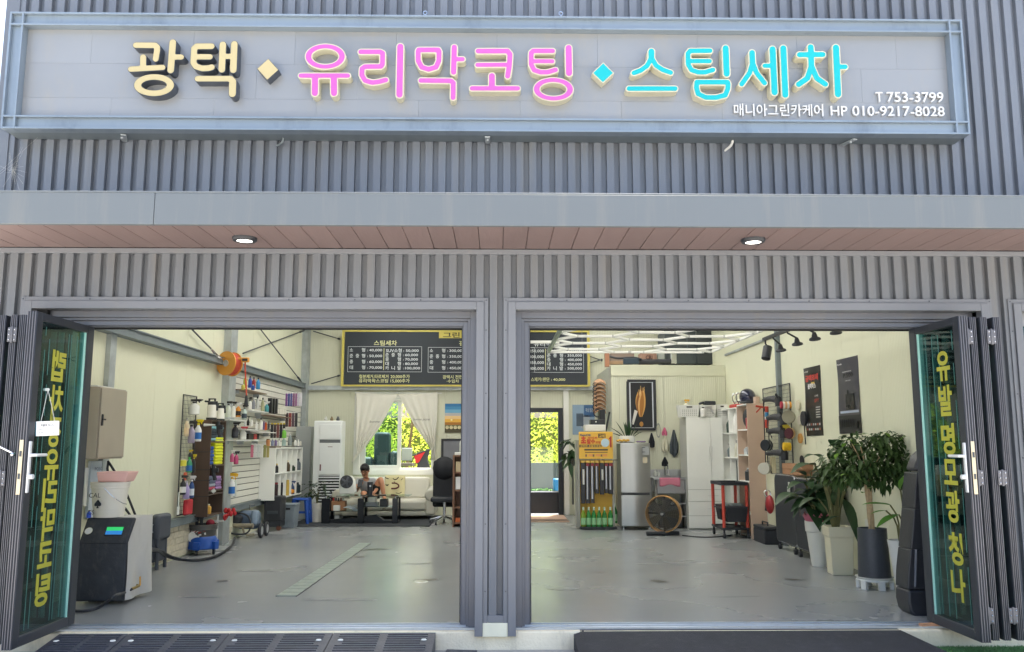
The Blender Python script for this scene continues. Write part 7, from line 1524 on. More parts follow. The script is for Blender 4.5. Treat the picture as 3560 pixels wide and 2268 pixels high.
for k in range(6): mb.sph(aty(2148 + k * 7, 1535, FY + .05) + Vector((0, 0, .01 + .01 * (k % 2))), (.035, .04, .02), 8, 5)
single('cloth', mb, mcol('#cda24a', .9), 'crumpled mustard cloth on the left edge of the fridge top', 'cloth')
mb = MB()
for k in range(4): mb.sph(aty(2218 + k * 7, 1538, FY + .05) + Vector((0, 0, .008)), (.035, .04, .014), 8, 5)
single('cloth', mb, mcol('#7a688a', .9), 'crumpled purple cloth on the right of the fridge top', 'cloth')
# ---- framed picture: plain abstract golden plume
WY = 15.585; pa = thing('framed_picture', 'black framed dark picture of a flowing golden plume', 'picture', tuple(aty(2230, 1497, WY)))
part('canvas', fbox(2186, 1325, 2275, 1492, WY - .02, .015), mcol('#23262b', .35), pa)
for q in ((2181, 1320, 2280, 1326), (2181, 1491, 2280, 1497), (2181, 1326, 2187, 1491), (2274, 1326, 2280, 1491)): part('frame', fbox(*q, WY - .035, .034), m_black, pa, bev=.004)
for q in ((2190, 1329, 2271, 1330.5), (2190, 1487, 2271, 1488.5), (2190, 1330, 2191.5, 1487), (2269.5, 1330, 2271, 1487)): part('inner_line', fbox(*q, WY - .022, .002), mcol('#c9cdd4'), pa)
rnd = random.Random(12); gold = ['#b5813c', '#c99a54', '#a06a30', '#dcb87c', '#8c5c30', '#d2a468']
for k in range(15):
    sx = rnd.uniform(-13, 14); bend = rnd.uniform(-8, 8); P_ = [aty(2228 + sx * .2, 1450, WY - .023 - k * .0008), aty(2228 + sx, 1415, WY - .023 - k * .0008), aty(2229 + sx * 1.25 + bend, 1385, WY - .023 - k * .0008), aty(2233 + sx * .9 + bend * .5, 1355 - rnd.uniform(-8, 14), WY - .023 - k * .0008)]
    mb = MB(); pts = []
    for i in range(13):
        u = i / 12; q = P_[0] * (1 - u) ** 3 + P_[1] * 3 * u * (1 - u) ** 2 + P_[2] * 3 * u * u * (1 - u) + P_[3] * u ** 3; w_ = .035 * math.sin(math.pi * min(1, u + .08)) + .003; pts.append((q, w_))
    mb.add([q + Vector((s_ * w_, 0, 0)) for q, w_ in pts for s_ in (-1, 1)], [(2 * i, 2 * i + 1, 2 * i + 3, 2 * i + 2) for i in range(12)]); part('plume_stroke', mb, mcol(gold[k % 6], .5), pa)
mb = MB(); q = [aty(2196, 1475, WY - .023), aty(2203, 1477, WY - .023), aty(2217, 1430, WY - .023), aty(2206, 1425, WY - .023)]; mb.quad(*q); part('white_stroke', mb, mcol('#d4d2cc'), pa)
mb = MB(); mb.lathe([(0, -.001), (.035, -.001), (.035, .001)], aty(2230, 1475, WY - .024), 20, axis='y', sy=1.3); part('gold_disc', mb, mcol('#b5813c'), pa)
# ---- hanging cloths
def drape(px, py0, py1, w, mat, lab, cat='cloth', nm='hanging_cloth', Y=WY - .03, k=1.):
    a, b = aty(px, py0, Y), aty(px, py1, Y); L_ = a.z - b.z; w_ = w * Y / FPX
    def f(u, v): ww = w_ * (.15 + .85 * min(1, v * 1.6)) * (1 - .25 * max(0, v - .8)); return Vector((a.x + (u - .5) * ww, Y - .01 - .02 * math.sin(u * 11) * (.3 + v), a.z - L_ * v * (1 - .12 * abs(u - .45) * k)))
    mb = MB(); mb.grid(f, 12, 8); o = single(nm, mb, mat, lab, cat); sl = o.modifiers.new('th', 'SOLIDIFY'); sl.thickness = .006; return o
drape(2265, 1506, 1558, 20, mcol('#23262e', .9), 'small black cloth hanging right of the fridge top'); drape(2342, 1495, 1592, 30, mcol('#4b5258', .9), 'long grey towel hanging on the partition wall', k=3)
drape(2312, 1512, 1572, 24, mcol('#cfccb8', .9), 'white work gloves hanging under the pink ones', 'gloves', 'hanging_gloves'); drape(2310, 1487, 1516, 18, mcol('#c9688a', .8), 'pair of pink rubber gloves hanging on the partition wall', 'gloves', 'hanging_gloves')
mb = MB(); mb.torus(aty(2289, 1497, WY - .03), .06, .008, 'y', 24, 6, sz=2.0, sx=.6); single('hanging_strap', mb, mcol('#9aa19a'), 'oval grey strap ring hanging between black cloth and pink gloves', 'strap')
# ---- sink
SYf_ = 15.0; x0, x1 = PX_(2268, SYf_), PX_(2390, SYf_); zt = PZ(1662, SYf_)
sk = thing('sink', 'stainless steel utility sink on legs beside the fridge', 'sink', ((x0 + x1) / 2, SYf_ + .28, 0))
mb = MB(); mb.box(x0, SYf_, zt - .03, x1, SYf_ + .07, zt); mb.box(x0, SYf_ + .5, zt - .03, x1, SYf_ + .56, zt); mb.box(x0, SYf_ + .07, zt - .03, x0 + .06, SYf_ + .5, zt); mb.box(x1 - .06, SYf_ + .07, zt - .03, x1, SYf_ + .5, zt); part('rim', mb, m_steel, sk, bev=.003)
mb = MB(); mb.box(x0 + .06, SYf_ + .03, zt - .28, x1 - .06, SYf_ + .5, zt - .031); part('basin', mb, m_steel, sk, bev=.02)
mb = MB(); mb.box(x0, SYf_ + .54, zt, x1, SYf_ + .56, zt + .13); part('backsplash', mb, m_steel, sk)
for x in (x0 + .02, x1 - .06):
    for y in (SYf_ + .01, SYf_ + .5): mb = MB(); mb.box(x, y, 0, x + .04, y + .04, zt - .03); part('leg', mb, m_chrome if y < 15.2 else m_steel, sk)
for z in (.2, .42, .62):
    mb = MB(); mb.box(x0 + .3, SYf_ + .02, z, x1 - .061, SYf_ + .045, z + .02); part('rail', mb, m_steel, sk)
mb = MB(); mb.box(x0 + .35, SYf_ + .02, .62, x0 + .39, SYf_ + .045, zt - .28); part('brace', mb, m_steel, sk)
single('storage_box', MB().box(x0 + .1, SYf_ + .1, 0, x1 - .1, SYf_ + .45, .4), mcol('#3c4044'), 'dark boxes stored on the floor under the sink', 'box', bev=.03)
fc = aty(2312, 1655, SYf_ + .5); mb = MB(); mb.tube([fc, fc + Vector((0, 0, .16)), fc + Vector((.0, -.04, .22)), fc + Vector((.03, -.12, .2)), fc + Vector((.03, -.14, .12))], .014, 8, 2); mb.cyl(fc + Vector((.07, 0, 0)), fc + Vector((.07, 0, .1)), .016, n=10); mb.cyl(fc + Vector((-.02, -.02, .02)), fc + Vector((.08, -.02, .02)), .012, n=8); part('faucet', mb, m_chrome, sk)
drape(2311, 1590, 1622, 22, mcol('#20232a', .9), 'black cloth draped over the sink faucet', Y=SYf_ + .4)
bottle(aty(2277, 1655, SYf_ + .5), .13, .03, '#c9cbc4', '#d9dad6', 'pump', 'pale soap pump bottle at the left back of the sink'); bottle(aty(2288, 1656, SYf_ + .46), .1, .025, '#b9bcb8', '#d9dad6', 'cap', 'second short soap bottle beside the faucet')
def tw(u, v): a, b = aty(2292, 1659, SYf_), aty(2364, 1659, SYf_); return Vector((a.x + (b.x - a.x) * u, SYf_ - .008 - .006 * math.sin(u * 14) * v, zt + .005 - v * (.15 - .02 * math.sin(u * 3.14 * 1) + .012 * math.sin(u * 9))))
mb = MB(); mb.grid(tw, 16, 5); o = single('sink_towel', mb, mcol('#cf7f94', .9), 'pink towel hanging over the front of the sink', 'towel'); sl = o.modifiers.new('th', 'SOLIDIFY'); sl.thickness = .008
# ---- drum fan
c = atz(2312, 1862, 0); FYY = c.y; cc = aty(2306, 1787, FYY); rad = 63 * FYY / FPX; fn = thing('floor_fan', 'large round floor fan with gold rim on a black bar base', 'fan', (c.x, FYY, 0)); m_gold = M('fan_gold', '#b58a52', .35, .3, .06)
nv = Vector((-.5, -.86, 0)).normalized(); Q = Matrix.Translation(cc) @ nv.to_track_quat('Z', 'Y').to_matrix().to_4x4()
mb = MB(); mb.lathe([(rad * .94, -.1), (rad * .97, -.09), (rad, 0), (rad * .985, .035), (rad * .96, .04), (rad * .93, .03), (rad * .93, -.09)], (0, 0, 0), 48, cap=False); mb.xf(Q); part('rim', mb, m_gold, fn)
mb = MB()
for k in range(8): mb.torus((0, 0, -.07), rad * (.2 + .1 * k), .003, 'z', 36, 4)
mb.obox((0, 0, -.065), (rad * 1.86, .03, .01)); mb.obox((0, 0, -.065), (.03, rad * 1.86, .01)); mb.cyl((0, 0, -.16), (0, 0, -.03), rad * .17, n=18)
mb.xf(Q); part('motor_guard', mb, M('fan_dark', '#26282b', .5, 0, .1, 6.), fn)
mb = MB()
for k in range(5):
    a = k * 2 * math.pi / 5; e = Euler((R(18), 0, a)).to_matrix(); pts = [e @ Vector(v) for v in ((rad * .12, -rad * .1, 0), (rad * .85, -rad * .28, .0), (rad * .85, rad * .3, 0), (rad * .12, rad * .1, 0))]; n0 = len(mb.v); mb.add(pts + [p + Vector((0, 0, .006)) for p in pts], [(3, 2, 1, 0), (4, 5, 6, 7), (0, 1, 5, 4), (1, 2, 6, 5), (2, 3, 7, 6), (3, 0, 4, 7)])
mb.xf(Q); part('blade', mb, mcol('#34322e', .4), fn)
mb = MB()
for k in range(9): mb.torus((0, 0, .035), rad * (.12 + .1 * k), .0022, 'z', 40, 4)
for k in range(24): a = k * math.pi / 12; mb.tube([(math.cos(a) * rad * .1, math.sin(a) * rad * .1, .038), (math.cos(a) * rad * .95, math.sin(a) * rad * .95, .03)], .002, 4)
mb.xf(Q); part('grille', mb, mcol('#5c584e', .4), fn, kind='stuff')
mb = MB(); mb.lathe([(0, .045), (rad * .14, .043), (rad * .14, .03)], (0, 0, 0), 20); mb.xf(Q); h_ = part('hub', mb, m_black, fn)
text(fn, 'BF', .05, m_white, cc + nv * .05 + Vector((-.03, -.002, -.018)), ux=(.86, -.5, 0), split=1)
mb = MB(); mb.tube([(c.x + .05, FYY + .05, .03), (c.x + .05, FYY + .06, cc.z - rad + .02)], .02, 8); part('neck', mb, m_black, fn)
mb = MB(); a, b = atz(2256, 1868), atz(2372, 1868); mb.tube([(a.x, FYY - .06, .035), (b.x, FYY + .0, .035)], .035, 10); mb.tube([(c.x - .02, FYY - .02, .03), (c.x + .1, FYY + .22, .03)], .03, 8); part('base_bar', mb, m_rubber, fn)
hose([atz(2372, 1862, .01), atz(2430, 1868, .01), atz(2480, 1868, .01), atz(2540, 1862, .01)], .008, m_rubber, 'thin black cable running from the floor fan under the cart', 'cable', 2)
# ---- wardrobe
WY2 = 14.85; wd = thing('wardrobe', 'white two door wardrobe with three drawers below', 'wardrobe', (PX_(2450, WY2), WY2 + .28, 0)); X0, X1 = PX_(2387, WY2), PX_(2513, WY2); zt = PZ(1451, WY2)
mb = MB(); mb.box(X0 - .002, WY2 + .02, 0, X1, WY2 + .56, zt); part('carcass', mb, M('melamine_side', '#b4b5ae', .5, 0, .03), wd, bev=.003)
xm = PX_(2470, WY2); z1_, z2_, z3_ = PZ(1703, WY2), PZ(1744, WY2), PZ(1794, WY2)
for a, b in ((X0, xm - .003), (xm + .003, X1)): mb = MB(); mb.box(a, WY2, z1_ + .004, b, WY2 + .018, zt - .002); part('door', mb, m_whitem, wd, bev=.002)
for a, b in ((z1_ - .004, z2_ + .004), (z2_ - .004, z3_ + .004), (z3_ - .004, .03)):
    mb = MB(); mb.box(X0, WY2, b, X1, WY2 + .018, a); d_ = part('drawer_front', mb, m_whitem, wd, bev=.002)
    for x in (2462, 2482): mb = MB(); q = PX_(x, WY2); mb.tube([(q - .045, WY2 - .02, (a + b) / 2), (q + .045, WY2 - .02, (a + b) / 2)], .006, 6); part('handle', mb, m_white, d_)
for px in (2465, 2476): mb = MB(); a = aty(px, 1553, WY2 - .02); b = aty(px, 1602, WY2 - .02); mb.tube([a, b], .007, 6); part('door_handle', mb, m_white, wd)
def basket(px0, px1, py0, py1, Y, lab):
    a, b = aty(px0, py1, Y), aty(px1, py0, Y); t = thing('plastic_basket', lab, 'basket', ((a.x + b.x) / 2, Y + .12, a.z), None); w_, h_ = b.x - a.x, b.z - a.z; cx = (a.x + b.x) / 2; z = zt + .002; d = .26
    mb = MB(); P0 = [(cx - w_ * .43, Y + .015), (cx + w_ * .43, Y + .015), (cx + w_ * .43, Y + d - .015), (cx - w_ * .43, Y + d - .015)]; P1 = [(cx - w_ * .5, Y), (cx + w_ * .5, Y), (cx + w_ * .5, Y + d), (cx - w_ * .5, Y + d)]; P2 = [(cx - w_ * .47, Y + .01), (cx + w_ * .47, Y + .01), (cx + w_ * .47, Y + d - .01), (cx - w_ * .47, Y + d - .01)]
    vs = [(x, y, z) for x, y in P0] + [(x, y, z + h_) for x, y in P1] + [(x, y, z + h_) for x, y in P2] + [(x, y, z + .01) for x, y in P0]
    mb.add(vs, [(3, 2, 1, 0)] + [(i, (i + 1) % 4, 4 + (i + 1) % 4, 4 + i) for i in range(4)] + [(4 + i, 4 + (i + 1) % 4, 8 + (i + 1) % 4, 8 + i) for i in range(4)] + [(8 + i, 8 + (i + 1) % 4, 12 + (i + 1) % 4, 12 + i) for i in range(4)] + [(12, 13, 14, 15)]); part('basket_body', mb, m_white, t, bev=.004)
    mb = MB(); mb.obox((cx, Y + .001, z + h_ * .84), (w_ * .28, .012, h_ * .1)); part('grip_hole', mb, m_dark, t)
    mb = MB()
    for i in range(8):
        for j in range(4): mb.obox((cx - w_ * .33 + i * w_ * .095, Y + .005 + .003 * (3 - j), z + h_ * (.16 + j * .14)), (w_ * .04, .01, h_ * .06))
    part('hole', mb, mcol('#9b9c98'), t, kind='stuff')
basket(2362, 2432, 1408, 1450, WY2 + .02, 'white plastic basket at the left on the wardrobe'); basket(2434, 2490, 1408, 1450, WY2 + .02, 'white plastic basket in the middle on the wardrobe'); basket(2492, 2530, 1405, 1450, WY2 + .1, 'white plastic basket at the right end on the wardrobe')
bottle((PX_(2390, WY2 + .1), WY2 + .15, zt + .08), .25, .045, '#e4e0cf', '#d9a93c', 'spray', 'white spray bottle with yellow trigger in the left wardrobe basket')
bottle((PX_(2446, WY2), WY2 - .02 + .0, zt + .003), .17, .05, '#e2e2de', '#26282b', 'jug', 'white paint gun cup with black lid before the middle basket')
mb = MB(); q = aty(2467, 1425, WY2 - .02); mb.tube([q + Vector((-.08, 0, .05)), q + Vector((0, 0, .05)), q + Vector((.07, 0, -.06))], .018, 8, 1); mb.obox(tuple(q + Vector((.0, 0, .04))), (.08, .03, .05)); single('paint_gun', mb, m_steel, 'silver paint spray gun hooked on the middle basket', 'spray gun', bev=.005)
mb = MB(); q = aty(2466, 1402, WY2 + .12); mb.obox(tuple(q), (.2, .16, .07)); mb.obox(tuple(q + Vector((-.14, 0, .0))), (.1, .08, .04), (0, R(-20), 0)); single('sander', mb, m_black, 'black power tool lying in the middle basket', 'tool', bev=.02)

# ---- white cube shelf and wooden shelf along the right wall
def wall_unit(nm, lab, mat, X, y0, y1, zt, cols, shelves, smat=None, thk=.018):
    t = thing(nm, lab, 'shelf unit', ((X + XR) / 2, (y0 + y1) / 2, 0)); 
    for yy in (y0, y1 - thk): mb = MB(); mb.box(X, yy, 0, XR - .01, yy + thk, zt); part('side_panel', mb, mat, t, bev=.0015)
    mb = MB(); mb.box(XR - .009, y0, 0, XR - .004, y1, zt); part('back_panel', mb, smat or mat, t)
    for z in shelves + [zt - thk]: mb = MB(); mb.box(X + .002, y0 + thk + .001, z, XR - .01, y1 - thk - .001, z + thk); part('shelf_board', mb, smat or mat, t, bev=.001)
    for k in range(1, cols): yy = y0 + (y1 - y0) * k / cols; mb = MB(); mb.box(X + .004, yy - thk / 2, .0, XR - .011, yy + thk / 2, zt - thk - .001); part('divider', mb, mat, t)
    return t
XF = 3.93; zc = PZ(1416, 14.0); sh1 = [PZ(1508, 14.3), PZ(1594, 14.3), PZ(1676, 14.3), .35, .02]
wall_unit('white_shelf', 'tall white narrow shelf unit with square cubbies beside the wardrobe', m_whitem, XF, 14.02, 14.98, zc, 2, sh1)
m_ply = M('pale_board', '#c4ab98', .6, 0, .05, 4.); zw = PZ(1403, 13.4); sh2 = [PZ(1497, 13.7), PZ(1585, 13.7), PZ(1676, 13.7), .36, .02]
wall_unit('wooden_shelf', 'tall open shelf with a bare tan side panel by the tool cart', m_ply, XF, 13.4, 13.98, zw, 1, sh2, m_whitem)
for i, (y, z, h_, r_, b_, c_, k, lb) in enumerate(((14.75, sh1[0], .26, .05, '#3a4a44', '#dcdcd8', 'cap', 'dark bottle in the upper left cubby of the white shelf'), (14.3, sh1[0], .32, .06, '#e4e4e0', '#e4e4e0', 'jug', 'big white jug in the upper right cubby of the white shelf'), (14.15, sh1[0], .24, .04, '#2e2e30', '#dcdcd8', 'spray', 'black spray bottle in the upper right cubby of the white shelf'),
    (14.75, sh1[1], .24, .05, '#5b666c', '#c8c8c4', 'spray', 'grey spray bottle in the middle left cubby of the white shelf'), (14.6, sh1[1], .18, .04, '#dedad0', '#2a2a2e', 'cap', 'white bottle in the middle left cubby of the white shelf'), (14.3, sh1[1], .28, .05, '#c9c8b8', '#2a2a2e', 'cap', 'cream bottle in the middle right cubby of the white shelf'), (14.12, sh1[1], .2, .04, '#dcdcd8', '#dcdcd8', 'cap', 'small white bottle in the middle right cubby of the white shelf'),
    (13.75, sh2[1], .12, .05, '#b9bec2', '#c8c8c4', 'jug', 'silver tin on the middle shelf of the wooden unit'), (13.6, sh2[1], .2, .045, '#8c8f92', '#2b2b2d', 'pump', 'grey pump bottle on the middle shelf of the wooden unit'), (13.7, sh2[2], .2, .06, '#3c3e42', '#c9cac8', 'jug', 'dark steel canister on the lower shelf of the wooden unit'), (13.52, sh2[2], .17, .05, '#c4c6c8', '#c9cac8', 'jug', 'chrome canister on the lower shelf of the wooden unit'))):
    bottle((XF + .08, y, z + .019), h_, r_, b_, c_, k, lb)
mb = MB(); mb.box(XF + .03, 13.45, sh2[0] + .02, XF + .2, 13.6, sh2[0] + .2); single('red_box', mb, mcol('#a8303c'), 'crimson box in the top of the wooden shelf unit', 'box', bev=.01)
mb = MB(); mb.sph((XF + .12, 13.7, sh2[0] + .2), (.1, .12, .17), 14, 10); single('black_hood', mb, m_black, 'black rounded hood in the top of the wooden shelf unit', 'hood')
single('tall_black_case', MB().box(XF + .02, 14.1, sh1[2] + .02, XF + .2, 14.2, sh1[2] + .36), mcol('#2f3a44'), 'dark upright case in the lower right cubby of the white shelf', 'case', bev=.008)
c = aty(2573, 1387, 13.75); m_helm = M('helmet_blue', '#161a3a', .08, .2, .1, coat=1.); t = thing('helmet', 'glossy dark blue helmet on top of the shelf units', 'helmet', tuple(c)); q = Vector((XF + .12, 13.75, zw + .125)); mb = MB(); mb.sph(q, (.13, .155, .135), 24, 16); part('shell', mb, m_helm, t); mb = MB(); mb.torus(q + Vector((-.01, 0, -.09)), .1, .018, 'z', 24, 6, sz=1.2); part('rim', mb, m_black, t)
mb = MB(); q = Vector((XF + .12, 14.25, zc + .002)); mb.box(q.x - .1, 14.1, zc, q.x + .1, 14.5, zc + .06); t = thing('red_tray', 'red tray with two chrome clamps on the white shelf', 'tray', tuple(q)); part('tray', mb, mcol('#c23a35'), t, bev=.015)
for dy in (.0, .22): mb = MB(); mb.torus(q + Vector((-.02, dy - .05, .17)), .05, .012, 'y', 18, 6, sz=1.5, sx=.8); mb.tube([q + Vector((-.02, dy - .05, .06)), q + Vector((-.02, dy - .05, .1))], .012, 6); part('clamp', mb, m_chrome, t)
mb = MB(); q = Vector((XF + .19, 13.5, zw)); mb.cyl(q, q + Vector((0, 0, .11)), .05, n=20); single('cardboard_roll', mb, m_ply, 'short tan cardboard roll beside the helmet', 'roll')
# ---- tool cart
ct_ = thing('tool_cart', 'black shelf tool cart with red legs and castors', 'cart', (3.73, 13.8, 0)); m_redl = M('cart_red', '#c24a3c', .45, 0, .05); cx0, cx1, cy0_, cy1_ = 3.53, 3.9, 13.48, 14.12
zc_ = PZ(1675, 13.7)
for z, h_ in ((zc_ - .05, .05), (.13, .035)):
    mb = MB(); mb.box(cx0 - .03, cy0_ - .03, z, cx1 + .02, cy1_ + .03, z + .012)
    for q in ((cx0 - .03, cy0_ - .03, cx1 + .02, cy0_ - .015), (cx0 - .03, cy1_ + .015, cx1 + .02, cy1_ + .03), (cx0 - .03, cy0_ - .015, cx0 - .015, cy1_ + .015), (cx1 + .005, cy0_ - .015, cx1 + .02, cy1_ + .015)): mb.box(q[0], q[1], z + .0125, q[2], q[3], z + h_)
    part('tray', mb, m_black, ct_, bev=.004)
mb = MB(); mb.box(cx0, cy0_, .44, cx1, cy1_, .455); mb.box(cx0 - .015, cy0_ - .015, .44, cx0 + .02, cy0_ + .02, .5); mb.box(cx0 - .015, cy1_ - .02, .44, cx0 + .02, cy1_ + .015, .5); part('tray', mb, m_black, ct_)
for x in (cx0, cx1):
    for y in (cy0_, cy1_):
        mb = MB(); mb.cyl((x, y, .14), (x, y, zc_ - .05), .026, n=10); part('leg', mb, m_redl, ct_)
        mb = MB(); mb.cyl((x, y, .075), (x, y, .13), .018, n=8); mb.cyl((x - .015, y, .04), (x + .015, y, .04), .04, n=14); part('castor', mb, m_rubber, ct_)
for i, (y, lb) in enumerate(((13.95, 'small black bin hanging in the tool cart, farther one'), (13.55, 'black bin hanging in the tool cart, nearer one'))):
    mb = MB(); mb.add([(cx0 + .08 - .03, y - .1, .25), (cx1 - .03, y - .1, .25), (cx1 - .03, y + .12, .25), (cx0 + .05, y + .12, .25), (cx0 + .02, y - .13, .49), (cx1, y - .13, .49), (cx1, y + .15, .49), (cx0 + .02, y + .15, .49)], [(3, 2, 1, 0), (4, 5, 6, 7), (0, 1, 5, 4), (1, 2, 6, 5), (2, 3, 7, 6), (3, 0, 4, 7)]); single('hanging_bin', mb, m_rubber, lb, 'bin', bev=.01)
mb = MB(); 
for k in range(4): mb.sph((cx0 + .1 + k * .07, 13.7, .5), (.06, .09, .03), 8, 5)
single('plastic_bag', mb, mcol('#9aa0a0', .4), 'crumpled grey plastic on the middle tray of the cart', 'bag')
# ---- wire grid with polishers
wg2 = wire_grid(4.15, 12.02, 13.25, 1.02, atx(2759, 1331, 4.15).z, 'black wire grid on the right wall holding polishers and pads', .055)
def G9(x, y): return (2600 + x * .4237, 1250 + y * .4237)
def at9(x, y, X=4.02): return atx(*G9(x, y), X)
for i, (x0, y0, x1, y1) in enumerate(((135, 300, 250, 365), (165, 450, 290, 515), (175, 560, 290, 625), (165, 750, 300, 795))):
    a, b = at9(x0, (y0 + y1) / 2), at9(x1, (y0 + y1) / 2); t = thing('polisher', ['top black polishing machine on the right wall grid', 'second black polishing machine from the top of the grid', 'third black polishing machine with a yellow pad', 'lowest black polishing machine on the grid'][i], 'polisher', tuple(a)); m_ = (a + b) / 2
    mb = MB(); mb.tube([a, m_ + Vector((0, 0, .02)), b], [.035, .055], 10, 1); part('motor_body', mb, m_rubber, t); mb = MB(); mb.cyl(b + Vector((0, 0, -.09)), b + Vector((0, 0, .02)), .05, n=14); mb.tube([b, b + Vector((-.04, -.02, .09))], .018, 6); part('gear_head', mb, m_black, t); mb = MB(); mb.tube([a, a + Vector((0, .05, -.12)), a + Vector((.05, 0, -.3))], .008, 5, 2); part('cord', mb, m_black, t)
def pad(x, y, rpx, col, lab, X=4.06, n=(-.75, -.6, 0), th=.035, stack=1, cols=None, sz=1.):
    c = at9(x, y, X); s = c.y / FPX; t = thing('polishing_pad', lab, 'pad', tuple(c)); nv = Vector(n).normalized()
    for k in range(stack): mb = MB(); r = rpx * .4237 * s; mb.lathe([(0, -th / 2), (r * .92, -th / 2), (r, -th * .2), (r, th * .2), (r * .92, th / 2), (0, th / 2)], (0, 0, 0), 24); mb.xf(Matrix.Translation(c + nv * (k * th * .95)) @ nv.to_track_quat('Z', 'Y').to_matrix().to_4x4()); part('pad_disc', mb, mcol((cols or [col])[k % len(cols or [col])], .9), t)
pad(345, 375, 30, '', 'stack of red, white and orange pads high on the grid', stack=5, cols=['#d89a3c', '#e6e2da', '#d8a878', '#e6ddd4', '#a83a4a'], n=(-.9, .1, 0), th=.03)
pad(335, 472, 55, '#9a9884', 'round grey wool pad on the wire grid', n=(-.6, -.8, 0)); pad(310, 590, 58, '#d8c24a', 'large yellow pad beside the third polisher', n=(-.9, -.45, 0)); pad(352, 608, 45, '', 'maroon and tan pad behind the large yellow one', stack=2, cols=['#b99a6a', '#4f2830'], n=(-.9, -.45, 0))
pad(340, 715, 34, '#dcb62c', 'thick bright yellow pad low on the grid', stack=3, n=(-.95, .1, 0)); pad(165, 705, 46, '#2b3036', 'pair of dark pads at the far side of the grid', stack=3, cols=['#2b3036', '#8a8c84', '#2b3036'], n=(-.8, -.6, 0)); pad(145, 895, 48, '', 'stack of white pads at the lower end of the grid', stack=4, cols=['#deddd2', '#c8c6ba'], n=(-.5, -.86, 0), X=4.0)
pad(412, 375, 43, '#d8d2ba', 'upper cream pad stuck on the right wall', X=4.18, n=(-1, 0, 0), th=.02); pad(425, 503, 42, '#d6d2c2', 'lower cream pad stuck on the right wall', X=4.18, n=(-1, 0, 0), th=.02); pad(430, 648, 41, '#c99a5a', 'orange tan pad stuck on the right wall', X=4.18, n=(-1, 0, 0), th=.03); pad(443, 828, 40, '#2a2c31', 'black pad low on the right wall', X=4.18, n=(-1, 0, 0), th=.02)
c = at9(459, 485, 4.17); t = thing('black_paddle', 'black round paddle with a long thin handle on the right wall', 'paddle', tuple(c)); mb = MB(); mb.lathe([(0, -.02), (.1, -.015), (.1, .015), (0, .02)], c, 24, axis='x'); part('paddle_head', mb, m_rubber, t); mb = MB(); mb.tube([c, at9(474, 698, 4.17)], .008, 6); part('handle', mb, m_black, t)
c0, c1_ = at9(155, 600, 4.05), at9(155, 385, 4.05); t = thing('sealant_tube', 'red white and blue sealant tube hung at the far edge of the grid', 'tube', tuple(c0))
for k, (f0, f1, cl, r_) in enumerate(((0, .18, '#26282b', .014), (.18, .5, '#b8402f', .028), (.5, .6, '#dcdcd8', .029), (.6, .78, '#3a86b8', .028), (.78, 1, '#b8402f', .026))): mb = MB(); mb.cyl(c0.lerp(c1_, f0), c0.lerp(c1_, f1 - .003), r_, n=10); part('tube_section', mb, mcol(cl), t)
mb = MB(); a = at9(85, 390, 4.0); mb.obox(tuple(a + Vector((.04, 0, 0))), (.16, .02, .03), (0, R(10), 0)); mb.obox(tuple(a + Vector((.0, 0, -.05))), (.1, .015, .02), (0, R(-45), 0)); single('clamp_tool', mb, mcol('#b8402f'), 'small red clamp sticking out at the top left of the grid', 'clamp', bev=.004)
for k in range(3): mb = MB(); a = at9(188 + k * 16, 800, 4.08); mb.tube([a, a + Vector((0, 0, -.24))], .014, 6); single('wooden_stick', mb, mcol('#cfc4a0'), ['first', 'second', 'third'][k] + ' pale stick from the left hanging under the polishers', 'stick')
mb = MB(); mb.tube([at9(95, 885, 3.95), at9(200, 915, 4.1)], .02, 8); single('red_bar', mb, mcol('#7a2a2e'), 'dark red bar through the white pad stack', 'bar')
mb = MB(); q = at9(180, 1190, 4.1); mb.sph(q, (.06, .1, .14), 12, 8); single('red_reel', mb, mcol('#a33238'), 'dark red reel hanging behind the folded table', 'reel')
mb = MB(); mb.tube([at9(155, 1080, 4.1), at9(150, 1240, 4.1)], .02, 6); mb.torus(at9(160, 1100, 4.1), .05, .008, 'y', 14, 5); single('chrome_hook', mb, m_chrome, 'chrome hook and wire beside the dark red reel', 'hook')
# ---- posters on the right wall
def wposter(nm, Y0, Y1, z0, z1, col, lab):
    t = thing(nm, lab, 'poster', (XR - .01, (Y0 + Y1) / 2, z0)); mb = MB(); mb.grid(lambda u, v: Vector((XR - .006 - .006 * math.sin(u * 5 + v * 7), Y0 + (Y1 - Y0) * u, z0 + (z1 - z0) * v)), 6, 10); part('sheet', mb, mcol(col, .3), t)
    def T(s, u0, u1, v, h, c, bold=.02):   # u from the far edge to the near edge
        text(t, s, h * (z1 - z0) / .75, mcol(c), (XR - .016, Y1 - (Y1 - Y0) * (1 - u0) if False else Y0 + (Y1 - Y0) * u0, z0 + (z1 - z0) * v), ux=(0, -1, 0), width=(Y0 - Y1) * (u1 - u0), bold=bold, name='text_line')
    def Bx(u0, u1, v0, v1, c, nm2='printed_patch'): mb = MB(); mb.box(XR - .015, Y0 + (Y1 - Y0) * u0, z0 + (z1 - z0) * v0, XR - .013, Y0 + (Y1 - Y0) * u1, z0 + (z1 - z0) * v1); part(nm2, mb, mcol(c, .4), t)
    return t, T, Bx
t, T, Bx = wposter('dark_poster', 11.56, 10.97, 1.56, 2.475, '#1f2226', 'black poster with red and white Korean lettering, the farther one'); T('노브랜', .06, .3, .93, .02, '#e0e0e0'); T('금액의세', .12, .9, .80, .075, '#c23a38', .05); T('블랙박스', .26, .74, .69, .06, '#dcdcdc', .04); Bx(.46, .66, .745, .775, '#d8b84a')
T('SPY', .62, .9, .48, .05, '#b0403a'); T('LIVE', .65, .85, .56, .025, '#c9c9c9'); 
for k in range(5): Bx(.68, .92, .26 + k * .035, .272 + k * .035, '#c9c9c9')
